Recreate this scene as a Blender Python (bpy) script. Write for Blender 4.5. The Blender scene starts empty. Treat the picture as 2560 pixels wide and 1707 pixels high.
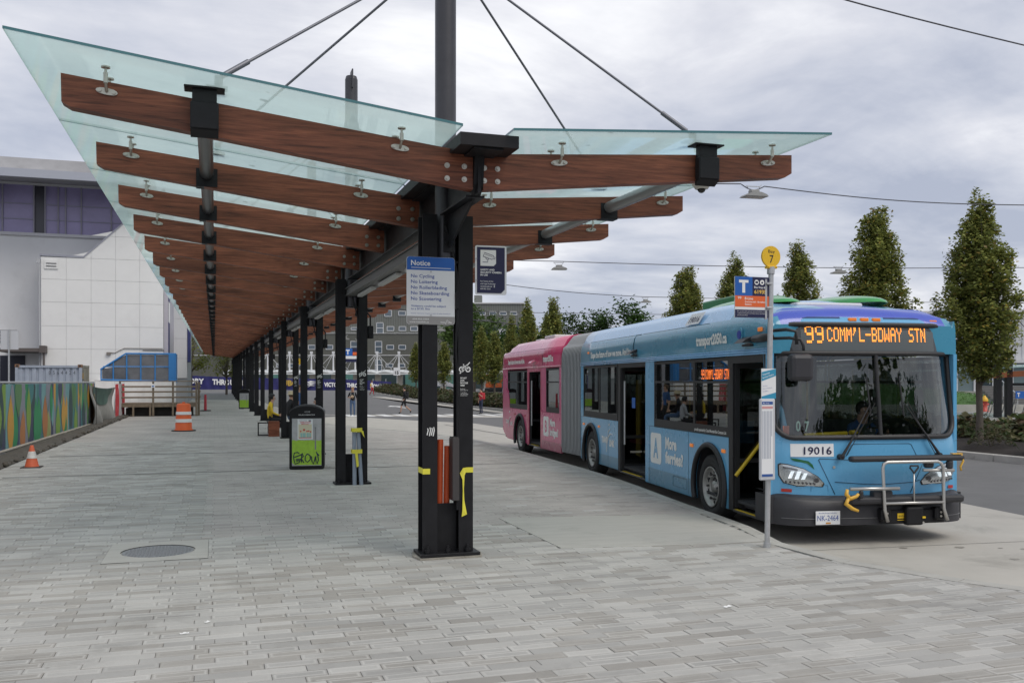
import bpy, bmesh, math, random
import numpy as np
from mathutils import Matrix, Vector, noise as mnoise

random.seed(7)
C = bpy.context.scene
COL = C.collection
R = math.radians

# ------------------------------------------------------------------ camera
cam_d = bpy.data.cameras.new('camera')
cam = bpy.data.objects.new('camera', cam_d)
COL.objects.link(cam)
cam.location = (0, 0, 1.85)
cam.rotation_euler = (R(90), 0, R(-17.925))
cam_d.lens = 32.34
cam_d.sensor_width = 36
cam_d.shift_y = 0.0396
cam_d.clip_start = 0.1
cam_d.clip_end = 4000
C.camera = cam

# ------------------------------------------------------------------ sky and sun
SUN_EL, SUN_AZ = 52.0, 150.0          # azimuth clockwise from +Y
world = bpy.data.worlds.new('World')
C.world = world
world.use_nodes = True
wn, wl = world.node_tree.nodes, world.node_tree.links
wn.clear()
def W(t, **k):
    n = wn.new(t)
    for a, b in k.items():
        setattr(n, a, b)
    return n
wout = W('ShaderNodeOutputWorld')
wbg = W('ShaderNodeBackground')
wbg.inputs['Strength'].default_value = 0.1
wl.new(wbg.outputs[0], wout.inputs[0])
sky = W('ShaderNodeTexSky', sky_type='NISHITA', sun_disc=False)
sky.sun_elevation = R(SUN_EL)
sky.sun_rotation = R(SUN_AZ)
tc = W('ShaderNodeTexCoord')
sep = W('ShaderNodeSeparateXYZ')
wl.new(tc.outputs['Generated'], sep.inputs[0])
def WM(op, a, b=None, clamp=False):
    n = W('ShaderNodeMath', operation=op, use_clamp=clamp)
    for i, v in enumerate((a, b)):
        if v is None:
            continue
        if isinstance(v, (int, float)):
            n.inputs[i].default_value = v
        else:
            wl.new(v, n.inputs[i])
    return n.outputs[0]
zc = WM('MAXIMUM', sep.outputs['Z'], 0.0)
zd = WM('ADD', zc, 0.16)
cx = WM('DIVIDE', sep.outputs['X'], zd)
cy = WM('DIVIDE', sep.outputs['Y'], zd)
comb = W('ShaderNodeCombineXYZ')
wl.new(cx, comb.inputs[0]); wl.new(cy, comb.inputs[1])
def WN(scale, detail, rough, dist, loc, scl):
    mp = W('ShaderNodeMapping')
    mp.inputs['Location'].default_value = loc
    mp.inputs['Rotation'].default_value = (0, 0, R(-20))
    mp.inputs['Scale'].default_value = scl
    wl.new(comb.outputs[0], mp.inputs[0])
    n = W('ShaderNodeTexNoise')
    n.inputs['Scale'].default_value = scale
    n.inputs['Detail'].default_value = detail
    n.inputs['Roughness'].default_value = rough
    n.inputs['Distortion'].default_value = dist
    wl.new(mp.outputs[0], n.inputs['Vector'])
    return n.outputs['Fac']
n1 = WN(1.15, 8, 0.55, 0.35, (3.1, 1.7, 0), (0.8, 1.0, 1))
n2 = WN(0.55, 5, 0.5, 0.2, (7.3, 4.1, 0), (1.0, 0.8, 1))
n3 = WN(2.6, 6, 0.6, 0.5, (1.3, 9.4, 0), (0.6, 1.0, 1))
s = WM('ADD', WM('ADD', WM('MULTIPLY', n1, 0.5), WM('MULTIPLY', n2, 0.3)), WM('MULTIPLY', n3, 0.2))
ramp = W('ShaderNodeValToRGB')
cr = ramp.color_ramp
cr.elements[0].position = 0.41; cr.elements[0].color = (4.3, 4.65, 5.7, 1)
cr.elements[1].position = 0.60; cr.elements[1].color = (9.9, 9.9, 10.1, 1)
e = cr.elements.new(0.47); e.color = (5.75, 6.0, 6.85, 1)
e = cr.elements.new(0.53); e.color = (7.25, 7.35, 7.95, 1)
wl.new(s, ramp.inputs[0])
mixs = W('ShaderNodeMixRGB', blend_type='MIX')
mixs.inputs[0].default_value = 0.9
wl.new(sky.outputs[0], mixs.inputs[1])
wl.new(ramp.outputs[0], mixs.inputs[2])
wl.new(mixs.outputs[0], wbg.inputs['Color'])

sun_d = bpy.data.lights.new('sun', 'SUN')
sun_d.energy = 1.5
sun_d.angle = R(35)
sun_d.color = (1.0, 0.94, 0.85)
sun = bpy.data.objects.new('sun', sun_d)
COL.objects.link(sun)
_sd = Vector((math.sin(R(SUN_AZ)) * math.cos(R(SUN_EL)), math.cos(R(SUN_AZ)) * math.cos(R(SUN_EL)), math.sin(R(SUN_EL))))
sun.rotation_euler = _sd.to_track_quat('Z', 'Y').to_euler()
sun.location = _sd * 60

vs = C.view_settings
vs.view_transform = 'Standard'
vs.look = 'None'
vs.exposure = 0.14
vs.gamma = 1.0
vs.use_curve_mapping = False
C.render.engine = 'CYCLES'
C.cycles.max_bounces = 8
C.cycles.transparent_max_bounces = 24
C.cycles.use_denoising = True

# ------------------------------------------------------------------ materials
_mats = {}
def mat(name, col=(.5, .5, .5), rough=.6, metal=0, var=0, vscale=4, bump=0, bscale=40, coat=0,
        emis=None, estr=0, alpha=None, grain=None, attr=False, spec=None, dirt=0):
    if name in _mats:
        return _mats[name]
    m = bpy.data.materials.new(name)
    m.use_nodes = True
    n, l = m.node_tree.nodes, m.node_tree.links
    b = n['Principled BSDF']
    b.inputs['Base Color'].default_value = (*col, 1)
    b.inputs['Roughness'].default_value = rough
    b.inputs['Metallic'].default_value = metal
    if spec is not None:
        b.inputs['Specular IOR Level'].default_value = spec
    if coat:
        b.inputs['Coat Weight'].default_value = coat
        b.inputs['Coat Roughness'].default_value = .06
    if emis:
        b.inputs['Emission Color'].default_value = (*emis, 1)
        b.inputs['Emission Strength'].default_value = estr
    tcn = n.new('ShaderNodeTexCoord')
    src = None
    if attr:
        a = n.new('ShaderNodeAttribute'); a.attribute_name = 'Col'
        src = a.outputs['Color']
    if var:
        mp = n.new('ShaderNodeMapping')
        if grain:
            mp.inputs['Scale'].default_value = grain
        l.new(tcn.outputs['Object'], mp.inputs[0])
        nz = n.new('ShaderNodeTexNoise')
        nz.inputs['Scale'].default_value = vscale
        nz.inputs['Detail'].default_value = 6
        nz.inputs['Roughness'].default_value = .62
        l.new(mp.outputs[0], nz.inputs['Vector'])
        rg = n.new('ShaderNodeMapRange')
        rg.inputs[1].default_value = .25; rg.inputs[2].default_value = .75
        rg.inputs[3].default_value = 1 - var; rg.inputs[4].default_value = 1 + var
        l.new(nz.outputs['Fac'], rg.inputs[0])
        mx = n.new('ShaderNodeVectorMath'); mx.operation = 'SCALE'
        if src is not None:
            l.new(src, mx.inputs[0])
        else:
            mx.inputs[0].default_value = col
        l.new(rg.outputs[0], mx.inputs['Scale'])
        src = mx.outputs[0]
        rr_ = n.new('ShaderNodeMapRange')
        rr_.inputs[3].default_value = max(0, rough - .08); rr_.inputs[4].default_value = min(1, rough + .08)
        l.new(nz.outputs['Fac'], rr_.inputs[0])
        l.new(rr_.outputs[0], b.inputs['Roughness'])
    if src is not None:
        l.new(src, b.inputs['Base Color'])
    if dirt:
        dz = n.new('ShaderNodeTexNoise'); dz.inputs['Scale'].default_value = dirt[0]; dz.inputs['Detail'].default_value = 9; dz.inputs['Roughness'].default_value = .68; dz.inputs['Distortion'].default_value = .4
        l.new(tcn.outputs['Object'], dz.inputs['Vector'])
        dr_ = n.new('ShaderNodeMapRange'); dr_.inputs[1].default_value = dirt[2]; dr_.inputs[2].default_value = dirt[2] + .16; dr_.inputs[3].default_value = 0; dr_.inputs[4].default_value = dirt[1]
        l.new(dz.outputs['Fac'], dr_.inputs[0])
        dm = n.new('ShaderNodeMixRGB'); dm.inputs[2].default_value = (*dirt[3], 1)
        l.new(dr_.outputs[0], dm.inputs[0])
        if src is not None: l.new(src, dm.inputs[1])
        else: dm.inputs[1].default_value = (*col, 1)
        src = dm.outputs[0]
        l.new(src, b.inputs['Base Color'])
    if bump:
        nb = n.new('ShaderNodeTexNoise')
        nb.inputs['Scale'].default_value = bscale
        nb.inputs['Detail'].default_value = 5
        l.new(tcn.outputs['Object'], nb.inputs['Vector'])
        bp = n.new('ShaderNodeBump')
        bp.inputs['Strength'].default_value = bump
        bp.inputs['Distance'].default_value = .02
        l.new(nb.outputs['Fac'], bp.inputs['Height'])
        l.new(bp.outputs[0], b.inputs['Normal'])
    _mats[name] = m
    return m

def glass_mat(name, tint, refl=(1, 1, 1), base=.05, diffuse=None, dfac=0, rough=.02, blend=.5, film=None, specks=None):
    """a pane: see-through tint, fresnel reflection and, for frosted panes, light scattered through it"""
    if name in _mats:
        return _mats[name]
    m = bpy.data.materials.new(name)
    m.use_nodes = True
    n, l = m.node_tree.nodes, m.node_tree.links
    n.remove(n['Principled BSDF'])
    out = n['Material Output']
    tr = n.new('ShaderNodeBsdfTransparent'); tr.inputs[0].default_value = (*tint, 1)
    last = tr.outputs[0]
    if diffuse:
        tl = n.new('ShaderNodeBsdfTranslucent'); tl.inputs[0].default_value = (*diffuse, 1)
        df = n.new('ShaderNodeBsdfDiffuse'); df.inputs[0].default_value = (*[x * .5 for x in diffuse], 1)
        m1 = n.new('ShaderNodeMixShader'); m1.inputs[0].default_value = .25
        l.new(tl.outputs[0], m1.inputs[1]); l.new(df.outputs[0], m1.inputs[2])
        m0 = n.new('ShaderNodeMixShader'); m0.inputs[0].default_value = dfac
        if film:
            tcn = n.new('ShaderNodeTexCoord')
            nz = n.new('ShaderNodeTexNoise'); nz.inputs['Scale'].default_value = film; nz.inputs['Detail'].default_value = 7
            l.new(tcn.outputs['Object'], nz.inputs['Vector'])
            rg = n.new('ShaderNodeMapRange')
            rg.inputs[1].default_value = .3; rg.inputs[2].default_value = .75
            rg.inputs[3].default_value = dfac - .07; rg.inputs[4].default_value = dfac + .12
            l.new(nz.outputs['Fac'], rg.inputs[0]); l.new(rg.outputs[0], m0.inputs[0])
        l.new(last, m0.inputs[1]); l.new(m1.outputs[0], m0.inputs[2])
        last = m0.outputs[0]
    if specks:
        tcs = n.new('ShaderNodeTexCoord')
        nd = n.new('ShaderNodeTexNoise'); nd.inputs['Scale'].default_value = 9
        l.new(tcs.outputs['Object'], nd.inputs['Vector'])
        vm = n.new('ShaderNodeVectorMath'); vm.operation = 'MULTIPLY_ADD'; vm.inputs[1].default_value = (.18, .18, .18)
        l.new(nd.outputs['Color'], vm.inputs[0]); l.new(tcs.outputs['Object'], vm.inputs[2])
        vo = n.new('ShaderNodeTexVoronoi'); vo.inputs['Scale'].default_value = specks
        l.new(vm.outputs[0], vo.inputs['Vector'])
        vr = n.new('ShaderNodeMapRange'); vr.inputs[1].default_value = .07; vr.inputs[2].default_value = .03; vr.inputs[3].default_value = 0; vr.inputs[4].default_value = .4
        l.new(vo.outputs['Distance'], vr.inputs[0])
        dk = n.new('ShaderNodeBsdfDiffuse'); dk.inputs[0].default_value = (.10, .12, .09, 1)
        ms = n.new('ShaderNodeMixShader'); l.new(vr.outputs[0], ms.inputs[0]); l.new(last, ms.inputs[1]); l.new(dk.outputs[0], ms.inputs[2])
        last = ms.outputs[0]
    gl = n.new('ShaderNodeBsdfGlossy'); gl.inputs['Color'].default_value = (*refl, 1); gl.inputs['Roughness'].default_value = rough
    lw = n.new('ShaderNodeLayerWeight'); lw.inputs['Blend'].default_value = blend
    mr = n.new('ShaderNodeMapRange')
    mr.inputs[3].default_value = base; mr.inputs[4].default_value = .75
    pw = n.new('ShaderNodeMath'); pw.operation = 'POWER'; pw.inputs[1].default_value = 2.6
    l.new(lw.outputs['Facing'], pw.inputs[0])
    l.new(pw.outputs[0], mr.inputs[0])
    m2 = n.new('ShaderNodeMixShader')
    l.new(mr.outputs[0], m2.inputs[0]); l.new(last, m2.inputs[1]); l.new(gl.outputs[0], m2.inputs[2])
    l.new(m2.outputs[0], out.inputs[0])
    _mats[name] = m
    return m

# ------------------------------------------------------------------ mesh helpers
class MB:
    """collects shapes and links them as one mesh object"""
    def __init__(s):
        s.v, s.f, s.m, s.s, s.c = [], [], [], [], []
    def add(s, vs_, fs_, m=0, smooth=False, col=None, T=None):
        o = len(s.v)
        if T is not None:
            vs_ = [T @ Vector(p) for p in vs_]
        s.v.extend([tuple(p) for p in vs_])
        for f in fs_:
            s.f.append(tuple(i + o for i in f)); s.m.append(m); s.s.append(smooth); s.c.append(col or (1, 1, 1, 1))
        return s
    def box(s, x0, x1, y0, y1, z0, z1, m=0, bev=0, T=None, col=None):
        if bev <= 0:
            v = [(x, y, z) for z in (z0, z1) for y in (y0, y1) for x in (x0, x1)]
            f = [(0, 2, 3, 1), (4, 5, 7, 6), (0, 1, 5, 4), (2, 6, 7, 3), (0, 4, 6, 2), (1, 3, 7, 5)]
            return s.add(v, f, m, False, col, T)
        b = min(bev, (x1 - x0) / 2.01, (y1 - y0) / 2.01, (z1 - z0) / 2.01)
        bm = bmesh.new()
        bmesh.ops.create_cube(bm, size=1)
        for w in bm.verts:
            w.co = ((x0 + x1) / 2 + w.co.x * (x1 - x0), (y0 + y1) / 2 + w.co.y * (y1 - y0), (z0 + z1) / 2 + w.co.z * (z1 - z0))
        bmesh.ops.bevel(bm, geom=bm.edges[:], offset=b, segments=2 if bev > .02 else 1, affect='EDGES', profile=.5)
        bm.verts.index_update()
        v = [tuple(w.co) for w in bm.verts]
        f = [tuple(w.index for w in q.verts) for q in bm.faces]
        bm.free()
        return s.add(v, f, m, False, col, T)
    def cyl(s, p0, p1, r0, r1=None, n=12, m=0, cap=True, smooth=True, col=None):
        p0, p1 = Vector(p0), Vector(p1)
        r1 = r0 if r1 is None else r1
        d = (p1 - p0).normalized()
        a = d.orthogonal().normalized(); b = d.cross(a)
        v = []
        for p, r in ((p0, r0), (p1, r1)):
            for i in range(n):
                t = 2 * math.pi * i / n
                v.append(p + (a * math.cos(t) + b * math.sin(t)) * r)
        f = [(i, (i + 1) % n, n + (i + 1) % n, n + i) for i in range(n)]
        s.add(v, f, m, smooth, col)
        if cap:
            s.add(v[:n], [tuple(range(n))[::-1]], m, False, col)
            s.add(v[n:], [tuple(range(n))], m, False, col)
        return s
    def tube(s, pts, r, n=8, m=0, closed=False, cap=True, col=None):
        pts = [Vector(p) for p in pts]
        k = len(pts)
        rs = r if isinstance(r, (list, tuple)) else [r] * k
        v = []; prev = None
        for i, p in enumerate(pts):
            if closed:
                d = (pts[(i + 1) % k] - pts[i - 1]).normalized()
            else:
                d = (pts[min(i + 1, k - 1)] - pts[max(i - 1, 0)]).normalized()
            if prev is None:
                a = d.orthogonal().normalized()
            else:
                a = (prev - d * prev.dot(d)).normalized()
            prev = a; b = d.cross(a)
            for j in range(n):
                t = 2 * math.pi * j / n
                v.append(p + (a * math.cos(t) + b * math.sin(t)) * rs[i])
        f = []
        for i in range(k if closed else k - 1):
            for j in range(n):
                f.append((i * n + j, i * n + (j + 1) % n, ((i + 1) % k) * n + (j + 1) % n, ((i + 1) % k) * n + j))
        s.add(v, f, m, True, col)
        if cap and not closed:
            s.add(v[:n], [tuple(range(n))[::-1]], m, False, col)
            s.add(v[-n:], [tuple(range(n))], m, False, col)
        return s
    def prism(s, poly, lo, hi, axis='z', m=0, col=None, mside=None):
        """poly of 2-D points pushed along an axis: z -> (x,y), y -> (x,z), x -> (y,z)"""
        def P(a, b, t):
            return {'z': (a, b, t), 'y': (a, t, b), 'x': (t, a, b)}[axis]
        n = len(poly)
        v = [P(a, b, lo) for a, b in poly] + [P(a, b, hi) for a, b in poly]
        s.add(v, [tuple(range(n))[::-1], tuple(range(n, 2 * n))], m, False, col)
        s.add(v, [(i, (i + 1) % n, n + (i + 1) % n, n + i) for i in range(n)], m if mside is None else mside, False, col)
        return s
    def grid(s, fn, nu, nv, m=0, smooth=True, col=None):
        v = [fn(i / nu, j / nv) for j in range(nv + 1) for i in range(nu + 1)]
        f = [(j * (nu + 1) + i, j * (nu + 1) + i + 1, (j + 1) * (nu + 1) + i + 1, (j + 1) * (nu + 1) + i) for j in range(nv) for i in range(nu)]
        return s.add(v, f, m, smooth, col)
    def lathe(s, prof, n=16, m=0, T=None, smooth=True, col=None):
        v = []
        for r, z in prof:
            for i in range(n):
                t = 2 * math.pi * i / n
                v.append((r * math.cos(t), r * math.sin(t), z))
        f = [(k * n + i, k * n + (i + 1) % n, (k + 1) * n + (i + 1) % n, (k + 1) * n + i) for k in range(len(prof) - 1) for i in range(n)]
        return s.add(v, f, m, smooth, col, T)
    def ball(s, c, r, n=10, m=0, sc=(1, 1, 1), col=None):
        k = max(4, n // 2 + 1)
        v = [(c[0] + r * sc[0] * math.sin(math.pi * j / k) * math.cos(2 * math.pi * i / n), c[1] + r * sc[1] * math.sin(math.pi * j / k) * math.sin(2 * math.pi * i / n), c[2] + r * sc[2] * math.cos(math.pi * j / k)) for j in range(k + 1) for i in range(n)]
        f = [(j * n + i, (j + 1) * n + i, (j + 1) * n + (i + 1) % n, j * n + (i + 1) % n) for j in range(k) for i in range(n)]
        return s.add(v, f, m, True, col)
    def quad(s, a, b, c, d, m=0, col=None):
        return s.add([a, b, c, d], [(0, 1, 2, 3)], m, False, col)
    def mesh(s, name, mats, colors=False):
        me = bpy.data.meshes.new(name)
        me.from_pydata(s.v, [], s.f)
        for m in (mats if isinstance(mats, (list, tuple)) else [mats]):
            me.materials.append(m)
        me.polygons.foreach_set('material_index', s.m)
        me.polygons.foreach_set('use_smooth', s.s)
        if colors:
            a = me.attributes.new('Col', 'FLOAT_COLOR', 'FACE')
            a.data.foreach_set('color', [x for c in s.c for x in (tuple(c) + (1,))[:4]])
        me.update()
        return me
    def build(s, name, mats, parent=None, colors=False):
        return link(name, s.mesh(name, mats, colors), parent)

def link(name, data, parent=None):
    o = bpy.data.objects.new(name, data)
    COL.objects.link(o)
    if parent is not None:
        o.parent = parent
    return o

def tag(o, label=None, cat=None, group=None, kind=None):
    if label: o['label'] = label
    if cat: o['category'] = cat
    if group: o['group'] = group
    if kind: o['kind'] = kind
    return o

def thing(name, label, cat, loc=(0, 0, 0), rz=0, group=None):
    o = bpy.data.objects.new(name, None)
    COL.objects.link(o)
    o.location = loc; o.rotation_euler = (0, 0, rz)
    o.empty_display_size = .2
    return tag(o, label, cat, group)

def copy_tree(o, parent=None):
    c = o.copy(); COL.objects.link(c)
    if parent is not None:
        c.parent = parent
    for ch in list(o.children):
        copy_tree(ch, c)
    return c

_font_cache = {}
def text_mesh(s, bold=0.0, shear=0.0, spacing=1.0):
    key = (s, bold, shear, spacing)
    if key not in _font_cache:
        cu = bpy.data.curves.new('lettering', 'FONT')
        cu.body = s; cu.size = 1; cu.offset = bold; cu.shear = shear; cu.space_character = spacing
        cu.resolution_u = 2
        o = bpy.data.objects.new('lettering', cu)
        COL.objects.link(o)
        bpy.context.view_layer.update()
        me = bpy.data.meshes.new_from_object(o.evaluated_get(bpy.context.evaluated_depsgraph_get()))
        bpy.data.objects.remove(o); bpy.data.curves.remove(cu)
        co = np.empty(len(me.vertices) * 3); me.vertices.foreach_get('co', co); co = co.reshape(-1, 3)
        _font_cache[key] = (co, [tuple(p.vertices) for p in me.polygons])
        bpy.data.meshes.remove(me)
    return _font_cache[key]

def text(s, m, parent, org, xa, ya, h, w=None, align='L', bold=0.0, shear=0.0, name='lettering', spacing=1.0, mb=None, mi=0):
    """flat lettering: cap height h, squeezed to width w, written along xa with ya up, starting at org (or centred / right)"""
    co, fs = text_mesh(s, bold, shear, spacing)
    x0, x1 = co[:, 0].min(), co[:, 0].max()
    cap = .69
    sy = h / cap
    sx = sy if w is None else w / (x1 - x0)
    off = {'L': 0, 'C': .5, 'R': 1}[align] * (x1 - x0)
    xa, ya, org = Vector(xa).normalized(), Vector(ya).normalized(), Vector(org)
    v = [org + xa * ((x - x0 - off) * sx) + ya * (y * sy) for x, y, _ in co]
    b = mb or MB()
    b.add(v, fs, mi)
    return b if mb else b.build(name, m, parent)

def poly_in(x, y, poly):
    r = False; j = len(poly) - 1
    for i in range(len(poly)):
        xi, yi = poly[i]; xj, yj = poly[j]
        if (yi > y) != (yj > y) and x < (xj - xi) * (y - yi) / (yj - yi) + xi:
            r = not r
        j = i
    return r

def rrect(x0, x1, z0, z1, rad, nc=6, ns=4):
    """rounded rectangle, fixed point count: nc per corner, ns per side; rad = (bl, br, tr, tl)"""
    if not isinstance(rad, (tuple, list)):
        rad = (rad,) * 4
    cs = [(x0 + rad[0], z0 + rad[0], rad[0], 180), (x1 - rad[1], z0 + rad[1], rad[1], 270), (x1 - rad[2], z1 - rad[2], rad[2], 0), (x0 + rad[3], z1 - rad[3], rad[3], 90)]
    p = []
    for k, (a, b, r, t0) in enumerate(cs):
        arc = [(a + r * math.cos(R(t0 + 90 * i / nc)), b + r * math.sin(R(t0 + 90 * i / nc))) for i in range(nc + 1)]
        p += arc
        a2, b2, r2, t2 = cs[(k + 1) % 4]
        q = (a2 + r2 * math.cos(R(t2)), b2 + r2 * math.sin(R(t2)))
        e0 = arc[-1]
        for i in range(1, ns + 1):
            p.append((e0[0] + (q[0] - e0[0]) * i / (ns + 1), e0[1] + (q[1] - e0[1]) * i / (ns + 1)))
    return p

BLACK = mat('black steel', (.0125, .0125, .0145), .5, 0, var=.25, vscale=6, bump=.08, bscale=120, spec=.28)
DARK = mat('dark rubber', (.014, .014, .015), .55, 0)
GREY = mat('grey steel', (.15, .152, .155), .32, .75, var=.12, vscale=8)
STEEL = mat('stainless steel', (.62, .6, .56), .34, .85, var=.1)
GALV = mat('galvanised steel', (.5, .51, .52), .42, .7, var=.12, vscale=14)
WHITE = mat('white paint', (.78, .78, .77), .5)
WHITE_PRINT = mat('white print', (.82, .82, .8), .55)
YELLOW = mat('yellow paint', (.72, .42, .02), .45)

def split_loose(o):
    """give every loose piece of a part an object of its own"""
    bm = bmesh.new(); bm.from_mesh(o.data)
    bmesh.ops.remove_doubles(bm, verts=bm.verts[:], dist=1e-5)
    bm.verts.ensure_lookup_table(); bm.verts.index_update()
    seen = [-1] * len(bm.verts); k = 0
    for v in bm.verts:
        if seen[v.index] >= 0: continue
        st_ = [v]; seen[v.index] = k
        while st_:
            w = st_.pop()
            for e_ in w.link_edges:
                u = e_.other_vert(w)
                if seen[u.index] < 0: seen[u.index] = k; st_.append(u)
        k += 1
    if k < 2 or k > 60:
        bm.free(); return
    fs = [[] for _ in range(k)]
    for f in bm.faces: fs[seen[f.verts[0].index]].append(f)
    mats_ = list(o.data.materials)
    metas = []
    for g_ in fs:
        idx = {}; V = []; F = []; MI = []; SM = []
        for f in g_:
            q = []
            for v in f.verts:
                if v.index not in idx: idx[v.index] = len(V); V.append(tuple(v.co))
                q.append(idx[v.index])
            F.append(q); MI.append(f.material_index); SM.append(f.smooth)
        metas.append((V, F, MI, SM))
    bm.free()
    for i, (V, F, MI, SM) in enumerate(metas):
        if not F: continue
        me = bpy.data.meshes.new(o.name.split('.')[0]); me.from_pydata(V, [], F)
        for m in mats_: me.materials.append(m)
        me.polygons.foreach_set('material_index', MI); me.polygons.foreach_set('use_smooth', SM); me.update()
        if i == 0: o.data = me
        else:
            c = o.copy(); c.data = me; COL.objects.link(c)
# ================================================================== ground, roads, pavement
ROAD = -.2
def rise(x, y):
    d = .952 * y + .308 * x
    t = min(1, max(0, (d - 75) / 60)); t = t * t * (3 - 2 * t)
    return ROAD + .75 * t
ASPHALT = mat('asphalt', (.145, .145, .143), .85, var=.14, vscale=1.3, bump=.35, bscale=160, dirt=(.35, .4, .52, (.09, .09, .088)))
CONC = mat('road concrete', (.44, .42, .375), .85, var=.1, vscale=.9, bump=.18, bscale=90, dirt=(.8, .45, .54, (.2, .19, .165)))
CONC2 = mat('slab concrete', (.42, .41, .375), .85, var=.09, vscale=1.4, bump=.2, bscale=60, grain=(1, 6, 1), dirt=(1.3, .3, .56, (.22, .21, .19)))
KERB = mat('kerb concrete', (.41, .40, .365), .85, var=.14, vscale=2.5, bump=.2, bscale=70, dirt=(3, .5, .55, (.16, .155, .14)))
SOIL = mat('dark mulch', (.02, .015, .012), .95, var=.5, vscale=14, bump=1, bscale=40)
MARK = mat('road paint', (.7, .7, .68), .7, var=.12, vscale=5)
JOINT = mat('joint sand', (.15, .146, .136), .95, var=.3, vscale=9)

def sheet(name, poly, z, m, kind='structure', label=None, parent=None):
    b = MB(); b.add([(x, y, z) for x, y in poly], [tuple(range(len(poly)))])
    o = b.build(name, m, parent)
    if kind: o['kind'] = kind
    return o

def terr(name, x0, x1, y0, y1, nx, ny, dz, m):
    b = MB()
    b.grid(lambda s_, t: (x0 + (x1 - x0) * s_, y0 + (y1 - y0) * t, rise(x0 + (x1 - x0) * s_, y0 + (y1 - y0) * t) + dz), nx, ny, 0, True)
    o = b.build(name, m); o['kind'] = 'structure'
    return o
g = MB(); g.add([(-900, -300, -.6), (900, -300, -.6), (900, 1500, -.6), (-900, 1500, -.6)], [(0, 1, 2, 3)])
o = g.build('ground', mat('distant ground', (.09, .1, .07), .95, var=.2, vscale=.05)); o['kind'] = 'structure'
terr('road', -90, 200, -40, 260, 58, 60, -.006, ASPHALT)

# kerb line of the waiting island, walked from far to near
KERBLINE = [(4.5, 131), (4.4, 60), (4.6, 46), (5.1, 40), (6.2, 36.6), (7.5, 32.5), (7.98, 28.5), (7.99, 26.2), (7.66, 20.0), (7.33, 15.96), (6.86, 12.74), (6.6, 10.6),
            (6.42, 9.85), (6.24, 9.15), (6.18, 8.65), (6.24, 8.15), (6.42, 7.65), (6.68, 7.0), (7.02, 6.35), (7.6, 5.45), (8.5, 4.35), (10.2, 2.7), (13, .6), (19, -3)]
def smooth_line(pts, n=4):
    out = []
    for i in range(len(pts) - 1):
        p0 = Vector(pts[max(i - 1, 0)]); p1 = Vector(pts[i]); p2 = Vector(pts[i + 1]); p3 = Vector(pts[min(i + 2, len(pts) - 1)])
        for k in range(n):
            t = k / n
            out.append(.5 * ((2 * p1) + (p2 - p0) * t + (2 * p0 - 5 * p1 + 4 * p2 - p3) * t * t + (3 * p1 - p0 - 3 * p2 + p3) * t ** 3))
    out.append(Vector(pts[-1]))
    return out
KL = smooth_line(KERBLINE, 4)
def kerb_x(y):
    """kerb position at a given y (first crossing seen from the island)"""
    best = None
    for a, b in zip(KL, KL[1:]):
        if (a.y - y) * (b.y - y) <= 0 and a.y != b.y:
            x = a.x + (b.x - a.x) * (y - a.y) / (b.y - a.y)
            best = x if best is None else min(best, x)
    return best if best is not None else 30.0

# the concrete bus lane between the island and the asphalt
lane = [(p.x + .02, p.y) for p in KL if p.y < 60]
lane += [(16, -2), (13.6, 5.0), (12.3, 8.4), (11.85, 11.0), (12.1, 12.8), (12.4, 17), (12.5, 30), (12.3, 44), (9.5, 50), (7.4, 56)]
sheet('bus_lane', lane, ROAD - .002, CONC)
sheet('road_concrete', [(4.4, 62), (7.2, 58.4), (13.2, 56.6), (17.5, 53.5), (18.9, 53.4), (18.9, 50), (13, 52), (7.6, 57.2), (4.4, 60.8)], ROAD - .0025, CONC)
o = sheet('gutter', [(17.9, 55.5), (18.75, 55.5), (18.5, 104), (16.9, 104)], ROAD + .0, CONC)
for v_ in o.data.vertices:
    v_.co.z = rise(v_.co.x, v_.co.y) + .004

# joints sawn across the bus lane, oil drips where buses stand
lane_o = bpy.data.objects['bus_lane']
for y0 in (6.9, 9.6, 15.2, 20.6, 26.0, 31.5, 37, 42.5):
    b = MB(); x0 = kerb_x(y0) + .05
    for k in range(10):
        xa_, xb_ = x0 + (12.0 - x0) * k / 10, x0 + (12.0 - x0) * (k + 1) / 10
        b.add([(xa_, y0 - .006 - .10 * (xa_ - x0), ROAD + .0005), (xb_, y0 - .006 - .10 * (xb_ - x0), ROAD + .0005), (xb_, y0 + .008 - .10 * (xb_ - x0), ROAD + .0005), (xa_, y0 + .008 - .10 * (xa_ - x0), ROAD + .0005)], [(0, 1, 2, 3)])
    b.build('lane_joint', JOINT, lane_o)
STAIN = mat('oil stain', (.26, .245, .21), .6, var=.3, vscale=9)
rs_ = random.Random(4)
for i in range(16):
    cx_, cy_ = rs_.choice(((8.3, 8.6), (9.2, 7.6), (7.8, 7.2), (9.9, 8.2))); cx_ += rs_.gauss(0, .7); cy_ += rs_.gauss(0, .5)
    b = MB(); q = []
    r0 = rs_.uniform(.015, .075)
    for k in range(14):
        a = 2 * math.pi * k / 14; q.append((cx_ + r0 * rs_.uniform(.7, 1.3) * math.cos(a) * 1.5, cy_ + r0 * rs_.uniform(.7, 1.3) * math.sin(a), ROAD + .0012 + i * .0001))
    b.add(q, [tuple(range(14))]); b.build('oil_stain', STAIN, lane_o)

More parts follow.
